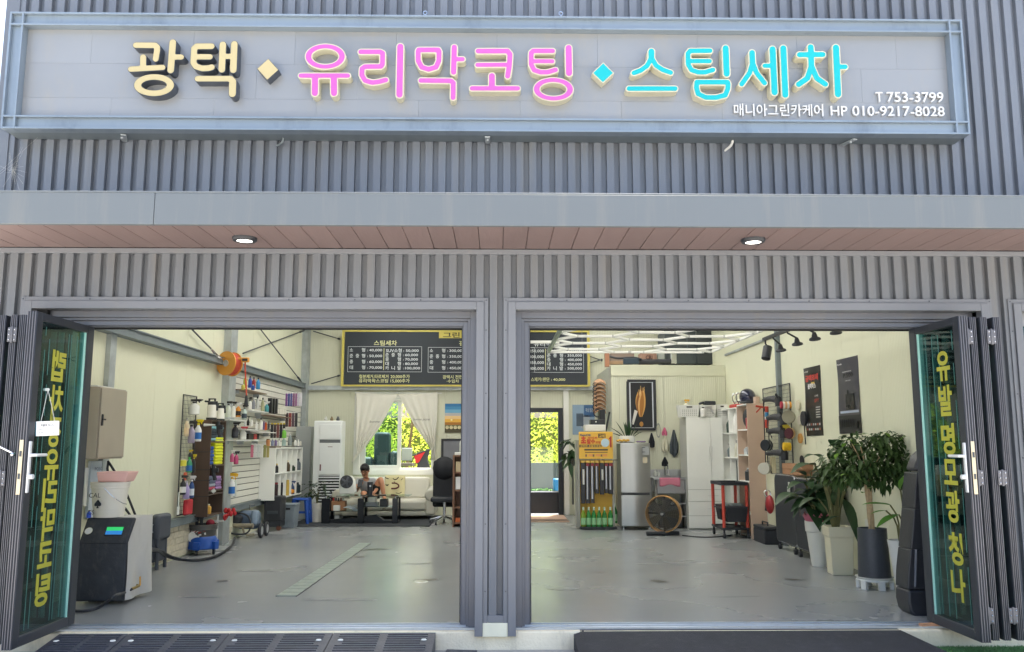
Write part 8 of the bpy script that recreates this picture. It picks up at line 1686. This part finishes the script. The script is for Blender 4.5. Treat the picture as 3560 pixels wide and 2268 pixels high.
for r_ in range(2):
    for k in range(7): Bx(.08 + k * .125, .15 + k * .125, .1 + r_ * .07 - .02, .13 + r_ * .07 - .02, '#b9b9b9' if (k + r_) % 3 else '#a8594a')
t, T, Bx = wposter('dark_poster', 10.42, 9.80, 1.575, 2.48, '#45454f', 'grey violet poster with a product picture, the nearer one'); T('fixxit', .05, .28, .92, .022, '#e4e4e8'); T('PROFESSIONAL', .3, .72, .81, .014, '#d4d4d8'); T('P.500', .32, .78, .74, .055, '#2a2a30', .03); T('CAR CARE', .42, .66, .69, .014, '#b9b9c0'); Bx(.38, .78, .31, .52, '#1a1d22'); Bx(.46, .52, .52, .57, '#1a1d22'); Bx(.44, .56, .35, .38, '#d8dce0'); Bx(.1, .95, .27, .3, '#aab6cc'); Bx(.84, .95, .06, .15, '#dcdcdc')
Bx(.0, 1, .0, .24, '#24262c')
for k in range(7): Bx(.1 + k * .1, .15 + k * .1, .08, .19, '#4a4e56')
# ---- folded table panels, boxes, tool box
ftb = thing('folding_table', 'folded black table halves with chrome rims standing on castors', 'folding table', (4.0, 11.6, 0)); m_pan = M('panel_black', '#2c3036', .5, 0, .1, 5.)
def roundrect(y0, y1, z0, z1, r, n=5): return [(y + math.cos(a) * r, z + math.sin(a) * r) for (y, z, a0) in ((y1 - r, z1 - r, 0), (y0 + r, z1 - r, 90), (y0 + r, z0 + r, 180), (y1 - r, z0 + r, 270)) for a in (R(a0 + 90 * k / n) for k in range(n + 1))]
for (X, y0, y1, z1) in ((3.95, 11.42, 12.25, PZ(1652, 12.1)), (3.93, 10.55, 11.38, PZ(1652, 12.1) - .02)):
    rr_ = roundrect(y0, y1, .11, z1, .08); mb = MB(); mb.prism(rr_, X, X + .04, 'yz'); part('table_panel', mb, m_pan, ftb); mb = MB(); mb.tube([(X + .018, y, z) for y, z in rr_ + rr_[:1]], .02, 8, cap=False); part('chrome_rim', mb, M('rim_chrome', '#9a9ca2', .25, .9, .04), ftb)
    for y in (y0 + .1, y1 - .1): mb = MB(); mb.cyl((X - .01, y, .035), (X + .03, y, .035), .035, n=14); mb.tube([(X + .01, y, .04), (X + .015, y, .12)], .012, 6); part('castor', mb, m_rubber, ftb)
mb = MB(); q = atx(2745, 1700, 3.94); mb.box(q.x - .012, q.y - .025, q.z - .09, q.x, q.y + .025, q.z + .09); mb.box(q.x - .03, q.y - .01, q.z - .04, q.x - .012, q.y + .01, q.z + .03); part('latch', mb, mcol('#cfcfc6'), ftb, bev=.003)
mb = MB(); q = atx(2783, 1783, 3.92); mb.box(q.x - .006, q.y - .008, q.z - .05, q.x + .01, q.y + .008, q.z + .05); part('pull', mb, m_chrome, ftb)
m_card = M('cardboard', '#a87f60', .8, 0, .08, 6.); zt_ = PZ(1652, 12.1)
single('cardboard_box', MB().box(4.02, 11.35, zt_ + .012, 4.17, 12.1, zt_ + .09), m_card, 'lower flat cardboard box on the folded table', 'box', bev=.004); single('cardboard_box', MB().box(4.01, 11.3, zt_ + .092, 4.165, 12.08, zt_ + .165), m_card, 'upper flat cardboard box on the folded table', 'box', bev=.004)
t = thing('tool_box', 'black tool box on the floor between wooden shelf and folded table', 'tool box', (4.0, 12.9, 0)); a = atz(2640, 1893); mb = MB(); mb.box(3.9, 12.65, 0, 4.15, 13.2, .2); part('case', mb, m_rubber, t, bev=.012); mb = MB(); mb.box(3.9, 12.65, .203, 4.15, 13.2, .25); part('lid', mb, m_black, t, bev=.012); mb = MB(); mb.tube([(4.0, 12.8, .25), (4.0, 12.8, .3), (4.0, 13.05, .3), (4.0, 13.05, .25)], .012, 6); part('handle', mb, m_black, t)
# ---- planters
rnd = random.Random(33)
def big_leaves(base, specs, mat, t, r=.009):
    st_, lf = MB(), MB()
    for (dx, dy, h_, ang, el, L_, W_) in specs:
        tip = base + Vector((dx, dy, h_)); st_.tube([base + Vector((dx * .15, dy * .15, 0)), base + Vector((dx * .4, dy * .4, h_ * .6)), tip], r, 6, 1); leaf(lf, tip, (math.cos(R(ang)) * math.cos(R(el)), -.35 * math.cos(R(el)), math.sin(R(el))), L_, W_, .5, 7, .12)
    part('stem', st_, m_stem, t); part('foliage', lf, mat, t)
c = atz(2852, 1968); s = c.y / FPX; h_ = PZ(1812, c.y, 2850); t = thing('round_planter', 'tall round white planter with pink wrap and dark broad leaves', 'plant', (c.x, c.y, 0)); m_pw2 = M('planter_white', '#d6d6d0', .4, 0, .03)
mb = MB(); mb.lathe([(27 * s, 0), (28 * s, .02), (40 * s, h_ - .13), (43 * s, h_ - .12), (45 * s, h_), (40 * s, h_), (38 * s, h_ - .05), (0, h_ - .05)], c, 36, cap=False); part('pot', mb, m_pw2, t)
mb = MB()
for k in range(40): a = k * .157; b = c + Vector((math.cos(a) * 38 * s, math.sin(a) * 38 * s, h_ - .03)); leaf(mb, b, (math.cos(a) * .5, math.sin(a) * .5, 1), rnd.uniform(.07, .13), .08, -.2, 2)
part('pink_wrap', mb, mcol('#b9677c', .7), t)
big_leaves(c + Vector((0, 0, h_ - .04)), [(rnd.uniform(-.24, .2), rnd.uniform(-.15, .12), rnd.uniform(.16, .66), rnd.choice((rnd.uniform(150, 230), rnd.uniform(-40, 40), 90)), rnd.uniform(-30, 40), rnd.uniform(.24, .36), rnd.uniform(.15, .22)) for _ in range(44)], m_pleafd, t)
c = atz(2922, 1996); s = c.y / FPX; h_ = PZ(1832, c.y - .1, 2920); t = thing('square_planter', 'tall square cream planter with upright leafy stems', 'plant', (c.x, c.y, 0)); m_pc = M('planter_cream', '#d3ceb6', .5, 0, .03)
mb = MB(); w0, w1 = 34 * s, 41 * s
def sq(w_, z): return [c + Vector((x * w_, y * w_, z)) for x, y in ((-1, -1), (1, -1), (1, 1), (-1, 1))]
L_ = [sq(w0, .0), sq(w1 * .94, h_ - .12), sq(w1 * 1.04, h_ - .11), sq(w1 * 1.06, h_), sq(w1 * .9, h_), sq(w1 * .88, h_ - .05)]
mb.add([p for l in L_ for p in l], [(3, 2, 1, 0)] + [(4 * j + i, 4 * j + (i + 1) % 4, 4 * j + 4 + (i + 1) % 4, 4 * j + 4 + i) for j in range(5) for i in range(4)] + [(20, 21, 22, 23)]); mb.rot(c, (0, 0, R(-6))); part('pot', mb, m_pc, t, bev=.008)
big_leaves(c + Vector((-.03, 0, h_ - .04)), [(-.12, -.05, .5, 180, 45, .36, .17), (-.06, 0, .62, 20, 25, .4, .17), (.02, .02, .62, 150, 20, .36, .16), (.08, -.08, .34, 80, -35, .34, .17), (-.04, -.1, .28, 75, 75, .34, .13), (.24, 0, .72, 140, -20, .32, .17), (.16, .05, .8, 40, 15, .32, .16), (-.16, .05, .34, 200, 10, .3, .14), (.02, -.08, .15, 200, 5, .3, .07), (.0, -.05, .75, 95, 30, .34, .16), (-.1, .05, .8, 160, 30, .3, .15), (-.2, 0, .72, 190, 15, .36, .2), (.1, -.05, .6, 60, 10, .36, .2), (-.12, -.1, .5, 140, 30, .34, .19), (.2, 0, .55, 20, 0, .3, .18), (.05, -.05, .9, 110, 40, .3, .17)], m_pleafd, t)
c = atz(3043, 2045); s = c.y / FPX; t = thing('ficus_tree', 'bushy ficus tree in a dark grey cylinder pot on a white stand', 'tree', (c.x, c.y, 0)); zb = .105; h_ = PZ(1836, c.y, 3040); m_pg = M('pot_charcoal', '#44484f', .4, .1, .08, 40., bump=.15, bscale=300)
mb = MB(); mb.lathe([(52 * s, zb), (53 * s, zb + .02), (49 * s, zb + (h_ - zb) * .6), (47 * s, h_), (44 * s, h_), (43 * s, h_ - .05), (0, h_ - .05)], c, 40, cap=False); part('pot', mb, m_pg, t)
mb = MB(); mb.lathe([(0, zb - .012), (54 * s, zb - .012), (63 * s, zb + .012), (61 * s, zb + .014), (53 * s, zb - .004), (0, zb - .004)], c, 40, cap=False); mb.torus(c + Vector((0, 0, zb - .02)), 55 * s, .012, 'z', 40, 6)
for k in range(6): a = k * math.pi / 3 + .5; mb.obox(tuple(c + Vector((math.cos(a) * 54 * s, math.sin(a) * 54 * s, (zb - .02) / 2))), (.035, .06, zb - .02), (0, 0, a))
part('stand', mb, m_white, t)
mb = MB(); b0 = c + Vector((0, 0, h_ - .05)); top = aty(3015, 1665, c.y)
for k in range(4): a = k * 1.57; o_ = Vector((math.cos(a) * .018, math.sin(a) * .018, 0)); mb.tube([b0 + o_, b0.lerp(top, .3) + Vector((math.cos(a + 1) * .018, math.sin(a + 1) * .018, 0)), b0.lerp(top, .65) + Vector((math.cos(a + 2.2) * .02, math.sin(a + 2.2) * .02, 0)), top + Vector((math.cos(a + 3) * .02, math.sin(a + 3) * .02, 0))], .018, 7, 2)
for k in range(9): a = k * .7; e = top + Vector((math.cos(a) * rnd.uniform(.1, .3), math.sin(a) * .2, rnd.uniform(.1, .42))); mb.tube([top - Vector((0, 0, .05)), top.lerp(e, .5) + Vector((0, 0, .04)), e], [.012, .004], 5, 1)
part('trunk', mb, m_bark, t)
lf = MB(); cc = aty(3018, 1608, c.y)
cl = [cc + Vector((dx, rnd.uniform(-.14, .14), dz)) for dx, dz in ((-.33, -.02), (-.22, .1), (-.1, .2), (.04, .17), (.17, .22), (.3, .2), (.36, .04), (.22, .02), (.08, -.03), (-.08, .02), (-.2, -.1), (.0, -.13), (.16, -.14), (.32, -.12), (-.3, -.12))]
for k in range(1500):
    c_ = cl[k % len(cl)]; a, b = rnd.uniform(0, 6.28), rnd.uniform(-1, 1); r_ = rnd.uniform(.2, 1) ** .5 * .145; q_ = math.sqrt(1 - b * b)
    p = c_ + Vector((math.cos(a) * q_, math.sin(a) * q_, b * .85)) * r_; d = (p - c_).normalized()
    leaf(lf, p, (d.x + rnd.uniform(-.7, .7), d.y + rnd.uniform(-.7, .7), d.z * .6 - .25 + rnd.uniform(-.7, .6)), rnd.uniform(.055, .095), rnd.uniform(.035, .05), .5, 3, .15)
part('foliage', lf, leaf_mat('ficus_leaf', '#39552f', .12), t)
lf = MB()
for (x, y) in ((2930, 1556), (2962, 1551), (2990, 1514), (2962, 1536), (2905, 1596), (3092, 1520), (3130, 1530), (3010, 1700), (2998, 1715), (3030, 1615), (2948, 1650)): leaf(lf, aty(x, y, c.y - .15), (rnd.uniform(-1, 1), -.3, rnd.uniform(-.2, .8)), .1, .05, .3, 4)
part('foliage', lf, leaf_mat('ficus_leaf_young', '#6f9a4a', .25), t, label='lighter young ficus leaves')
c = aty(3132, 1960, 8.62); c.z = 0; t = thing('white_planter', 'slim white pot with bright banana leaves half hidden by the black recliner', 'plant', (c.x, c.y, 0)); h_ = PZ(1878, c.y, 3100)
mb = MB(); mb.lathe([(.05, 0), (.115, h_), (.105, h_), (.1, h_ - .03), (0, h_ - .03)], c, 28, cap=False); part('pot', mb, m_white, t); mb = MB(); mb.lathe([(0, h_ - .028), (.1, h_ - .028)], c, 24, cap=False); part('soil', mb, mcol('#b98a66', .9), t)
m_ban = leaf_mat('banana_leaf', '#5f9a3e', .2); st_, lf = MB(), MB()
for (x0, y0, x1, y1, W_) in ((3125, 1790, 3045, 1822, .14), (3095, 1757, 2995, 1738, .10), (3080, 1776, 3025, 1778, .05), (3130, 1700, 3150, 1640, .12)):
    a, b = aty(x0, y0, c.y - .05), aty(x1, y1, c.y - .1); st_.tube([c + Vector((0, 0, h_ - .03)), (c + Vector((0, 0, h_))).lerp(a, .5) + Vector((.04, 0, .05)), a], .008, 6, 1); d = b - a; leaf(lf, a, d, d.length, W_, .15, 8, .15)
part('stem', st_, m_stem, t); part('foliage', lf, m_ban, t)
mb = MB(); p = atx(3017, 1819, XR); mb.box(XR - .012, p.y - .05, p.z - .04, XR - .001, p.y + .05, p.z + .04); t = thing('wall_socket', 'white wall socket behind the dark grey pot', 'socket', tuple(p)); part('plate', mb, m_white, t, bev=.003)
# ---- black padded recliner at the door
m_vinyl = M('vinyl_black', '#2f3136', .38, 0, .1, 6., bump=.25, bscale=120); RY0, RY1 = 7.48, 7.72
rc = thing('black_recliner', 'tall black padded recliner standing upright behind the right door leaf', 'recliner', (3.9, 8, 0))
outl = [(3113, 2030), (3112, 2085), (3122, 2118), (3150, 2140), (3200, 2150)]; 
def lx(py):
    P_ = [(1640, 3143), (1700, 3136), (1760, 3134), (1870, 3125), (1975, 3114), (2050, 3112)]
    for (a, xa), (b, xb) in zip(P_, P_[1:]):
        if py <= b: return xa + (xb - xa) * (py - a) / (b - a)
    return 3112
def X8(px, py): return aty(px, py, RY0).x
segs = [(1640, 1763), (1763, 1900), (1900, 2035)]
for y0, y1 in segs:
    pts = []
    for k in range(7): y = y0 + .4 + (y1 - y0 - .8) * k / 6; p = aty(lx(y), y, RY1); pts.append((p.x, p.z))
    pts += [(4.12, pts[-1][1]), (4.12, pts[0][1])]; mb = MB(); mb.prism(pts, RY0, RY1); part('padded_segment', mb, m_vinyl, rc, bev=.009, seg=3)
pts = [(aty(x, y, RY1).x, aty(x, y, RY1).z) for x, y in ((3112, 2037), (3112, 2075), (3120, 2108), (3140, 2130), (3170, 2140), (3220, 2143))]; pts = pts + [(4.1, max(.01, pts[-1][1])), (4.12, pts[0][1])]
mb = MB(); mb.prism(pts, RY0 - .01, RY1); part('foot_segment', mb, m_vinyl, rc, bev=.02, seg=4)
pts = [(aty(x, y, RY1).x, aty(x, y, RY1).z) for x, y in ((3143, 1637), (3150, 1612), (3160, 1585), (3180, 1566), (3205, 1560), (3235, 1562))]; pts = pts + [(4.0, pts[-1][1]), (4.1, pts[0][1])]
mb = MB(); mb.prism(pts, RY0 + .05, RY1 - .01); part('head_cushion', mb, m_vinyl, rc, bev=.03, seg=4)
mb = MB(); mb.tube([aty(3185, 1910, RY0 - .01), aty(3182, 2040, RY0 - .01)], .01, 6); part('piping', mb, mcol('#6a6e76', .25), rc)
# ---- goods on the partition roof
oz = PT
single('orange_frame', fbox(2104, 1228, 2118, 1275, 15.75, .1), mcol('#a8765a'), 'upright orange board edge at the left of the partition roof', 'board')
t = thing('cardboard_box', 'brown box printed with dark letters on the partition roof', 'box', tuple(aty(2257, 1262, 16.2))); part('box_body', fbox(2231, 1226, 2283, 1262, 16.2, .4), mcol('#9a7a6c', .8), t, bev=.006); text(t, 'CRI', .1, mcol('#4a2a2a'), aty(2245, 1249, 16.19), width=.13, bold=.02)
single('storage_box', fbox(2124, 1228, 2205, 1264, 16.5, .3), mcol('#8a7a70', .8), 'dull brown crate left on the partition roof', 'box', bev=.006)
single('storage_box', fbox(2122, 1255, 2170, 1266, 15.9, .2), mcol('#a98c70', .7), 'flat orange box at the left front of the partition roof', 'box', bev=.006)
mb = MB(); mb.tube([aty(2172, 1259, 15.85), aty(2345, 1258, 15.85)], .05, 12); single('rolled_duct', mb, m_rubber, 'long black rolled duct lying on the partition roof', 'duct')
mb = MB(); mb.tube([aty(2120, 1240, 15.8), aty(2150, 1248, 15.8), aty(2200, 1242, 15.8), aty(2230, 1250, 15.8)], .02, 8, 2); single('cable', mb, m_rubber, 'thick black cable over the boxes on the partition roof', 'cable')
single('blue_case', fbox(2168, 1246, 2222, 1266, 15.72, .1), mcol('#2f3f4c'), 'dark blue tool case at the front of the partition roof', 'case', bev=.01)
single('white_box', fbox(2285, 1226, 2310, 1262, 16.3, .3), mcol('#a9aeac'), 'pale grey box right of the printed box', 'box', bev=.006)
single('chrome_part', fbox(2334, 1228, 2352, 1264, 15.8, .1), m_chrome, 'shiny metal bracket at the end of the black duct', 'bracket', bev=.006)
single('dark_cabinet', fbox(2312, 1150, 2422, 1266, 16.6, .7), mcol('#4c5356', .6), 'large dark grey crate in the middle of the partition roof', 'crate', bev=.01); single('dark_cabinet', fbox(2424, 1140, 2514, 1266, 16.5, .7), mcol('#3d4346', .6), 'large darker crate at the right of the partition roof', 'crate', bev=.01)
# ================================================================== PERSON on the sofa
import bmesh
m_skin = M('skin', '#c99272', .5, 0, .06, 5., sss=.08); m_shirt = M('shirt_grey', '#a2a6aa', .85, 0, .05, 8.); m_short = M('shorts_black', '#23262c', .85); m_hair = M('hair_black', '#18181b', .6)
def skin_mesh(name, verts, edges, radii, mat, parent, root=0, sub=2):
    bm = bmesh.new(); ly = bm.verts.layers.skin.verify(); org = WORLD_LOC[parent.name]; vs = []
    for p, r in zip(verts, radii):
        v = bm.verts.new(Vector(p) - org); v[ly].radius = (r if isinstance(r, tuple) else (r, r)); vs.append(v)
    vs[root][ly].use_root = True
    for a, b in edges: bm.edges.new((vs[a], vs[b]))
    me = bpy.data.meshes.new(name); bm.to_mesh(me); bm.free(); me.materials.append(mat)
    o = bpy.data.objects.new(name, me); COL.objects.link(o); o.parent = parent; WORLD_LOC[o.name] = org
    s = o.modifiers.new('skin', 'SKIN'); s.use_smooth_shade = True; s.branch_smoothing = .6
    u = o.modifiers.new('sub', 'SUBSURF'); u.levels = sub; u.render_levels = sub; return o
A = lambda px, py, Y: aty(px, py, Y)
pel, spi, che, nek = A(1283, 1722, 17.12), A(1277, 1700, 17.05), A(1273, 1678, 16.98), A(1270, 1661, 16.9)
hb_, ht = A(1269, 1650, 16.86), A(1268, 1628, 16.82)
sl_, sr_ = A(1245, 1671, 16.95), A(1299, 1669, 16.95)
el_, wl, hl_ = A(1238, 1708, 16.78), A(1249, 1693, 16.55), A(1253, 1686, 16.52)
er_, wr, hr_ = A(1310, 1700, 16.95), A(1302, 1712, 16.7), A(1294, 1716, 16.62)
hipl, knl, anl, fol = A(1272, 1722, 17.05), A(1262, 1716, 16.68), A(1272, 1780, 16.66), A(1270, 1789, 16.54)
hipr, knr, anr, for_ = A(1297, 1722, 17.05), A(1324, 1660, 16.86), A(1335, 1728, 16.86), A(1338, 1736, 16.74)
pr = thing('person', 'man in grey T-shirt and black shorts sitting on the sofa looking at his phone', 'person', (pel.x, pel.y, 0))
V = [pel, spi, che, nek, hb_, ht, sl_, el_, wl, hl_, sr_, er_, wr, hr_, hipl, knl, anl, fol, hipr, knr, anr, for_]
E_ = [(0, 1), (1, 2), (2, 3), (3, 4), (4, 5), (2, 6), (6, 7), (7, 8), (8, 9), (2, 10), (10, 11), (11, 12), (12, 13), (0, 14), (14, 15), (15, 16), (16, 17), (0, 18), (18, 19), (19, 20), (20, 21)]
Rr = [.12, .115, .12, .055, .07, .088, .055, .042, .028, .034, .055, .042, .028, .034, .085, .06, .036, .038, .085, .062, .038, .038]
skin_mesh('body', V, E_, Rr, m_skin, pr)
skin_mesh('t_shirt', [pel + Vector((0, 0, .0)), spi, che, nek + Vector((0, 0, -.035)), sl_, sl_.lerp(el_, .55), sr_, sr_.lerp(er_, .55)], [(0, 1), (1, 2), (2, 3), (2, 4), (4, 5), (2, 6), (6, 7)], [.135, .14, .145, .07, .075, .062, .075, .062], m_shirt, pr)
skin_mesh('shorts', [pel - Vector((0, 0, .01)), hipl, hipl.lerp(knl, .75), hipr, hipr.lerp(knr, .7)], [(0, 1), (1, 2), (0, 3), (3, 4)], [.145, .1, .085, .1, .085], m_short, pr)
hd = (hb_ + ht) / 2 + Vector((0, 0, .012)); fwd = Vector((-.12, -.88, -.45)).normalized(); rt_ = fwd.cross(Vector((0, 0, 1))).normalized(); upv = rt_.cross(fwd)
Mh = Matrix((( rt_.x, -fwd.x, upv.x, hd.x), (rt_.y, -fwd.y, upv.y, hd.y), (rt_.z, -fwd.z, upv.z, hd.z), (0, 0, 0, 1)))
def hp(nm, fn, mat): mb = MB(); fn(mb); mb.xf(Mh); return part(nm, mb, mat, pr)
hp('face', lambda m: (m.sph((0, 0, .01), (.078, .098, .115), 20, 14), m.sph((0, -.098, -.012), (.013, .018, .022), 8, 6), m.sph((-.08, .01, -.005), (.012, .02, .03), 8, 6), m.sph((.08, .01, -.005), (.012, .02, .03), 8, 6), m.sph((0, -.055, -.085), (.035, .035, .03), 10, 6)), m_skin)
hp('hair', lambda m: (m.sph((0, .014, .048), (.09, .106, .092), 20, 14), m.sph((0, -.06, .088), (.07, .045, .035), 12, 8), m.sph((-.06, .02, .02), (.03, .06, .06), 10, 8), m.sph((.06, .02, .02), (.03, .06, .06), 10, 8)), m_hair)
hp('glasses', lambda m: (m.torus((-.034, -.096, .012), .026, .003, 'y', 16, 5, sz=.7), m.torus((.034, -.096, .012), .026, .003, 'y', 16, 5, sz=.7), m.tube([(-.008, -.1, .014), (.008, -.1, .014)], .003, 5), m.tube([(-.06, -.09, .016), (-.08, 0, .01)], .0025, 4), m.tube([(.06, -.09, .016), (.08, 0, .01)], .0025, 4)), m_black)
hp('eyes', lambda m: (m.sph((-.032, -.086, .012), (.012, .008, .006), 8, 6), m.sph((.032, -.086, .012), (.012, .008, .006), 8, 6), m.obox((-.033, -.09, .034), (.034, .008, .006)), m.obox((.033, -.09, .034), (.034, .008, .006))), m_hair)
hp('mouth', lambda m: m.sph((0, -.086, -.056), (.022, .008, .006), 10, 6), mcol('#7d4a42', .6))
def fingers(c, d, up_, nm):
    d = Vector(d).normalized(); up_ = Vector(up_).normalized(); sd_ = d.cross(up_).normalized(); mb = MB()
    for k, ln in enumerate((.06, .07, .066, .05)):
        b = c + sd_ * (-.027 + .018 * k); mb.tube([b, b + d * ln * .5 + up_ * .006, b + d * ln + up_ * -.022], [.0095, .0075], 6, 1)
    mb.tube([c - sd_ * .03, c - sd_ * .048 + d * .03, c - sd_ * .04 + d * .055 + up_ * .01], [.011, .009], 6, 1); part(nm, mb, m_skin, pr)
fingers(hl_ + Vector((0, 0, .01)), (.1, -.3, 1), (0, 1, .3), 'fingers'); fingers(hr_, (-1, -.3, -.1), (0, -.2, 1), 'fingers')
mb = MB(); mb.obox(tuple(A(1252, 1681, 16.45)), (.085, .012, .15), (R(-20), R(6), 0)); ph = thing('phone', 'dark smartphone held up by the man on the sofa', 'phone', tuple(A(1252, 1690, 16.45))); part('phone_body', mb, m_black, ph, bev=.006); mb = MB(); mb.obox(tuple(A(1247, 1674, 16.435)), (.025, .006, .03), (R(-20), R(6), 0)); part('camera_bump', mb, mcol('#4a4e55', .3), ph)
mb = MB(); q = A(1325, 1682, 16.9)
for (f, nm) in ((fol, 'shoe'),): mb = MB(); mb.sph(f + Vector((0, -.02, .0)), (.05, .12, .045), 14, 8); part('slipper', mb, m_white, pr)
t = thing('tumbler', 'tall black tumbler with a pale emblem standing on the glass table', 'tumbler', (aty(1325, 1, 16.1).x, 16.1, tz)); b = Vector((aty(1325, 1, 16.1).x, 16.1, aty(1325, 1724, 16.1).z)); mb = MB(); mb.lathe([(.045, 0), (.055, .24), (.056, .25), (.05, .255)], b, 20); part('cup', mb, m_black, t); mb = MB(); mb.lathe([(0, -.002), (.018, -.002), (.018, .002)], b + Vector((.01, -.055, .18)), 14, axis='y'); part('emblem', mb, mcol('#c9d0d8'), t)
flush_text()
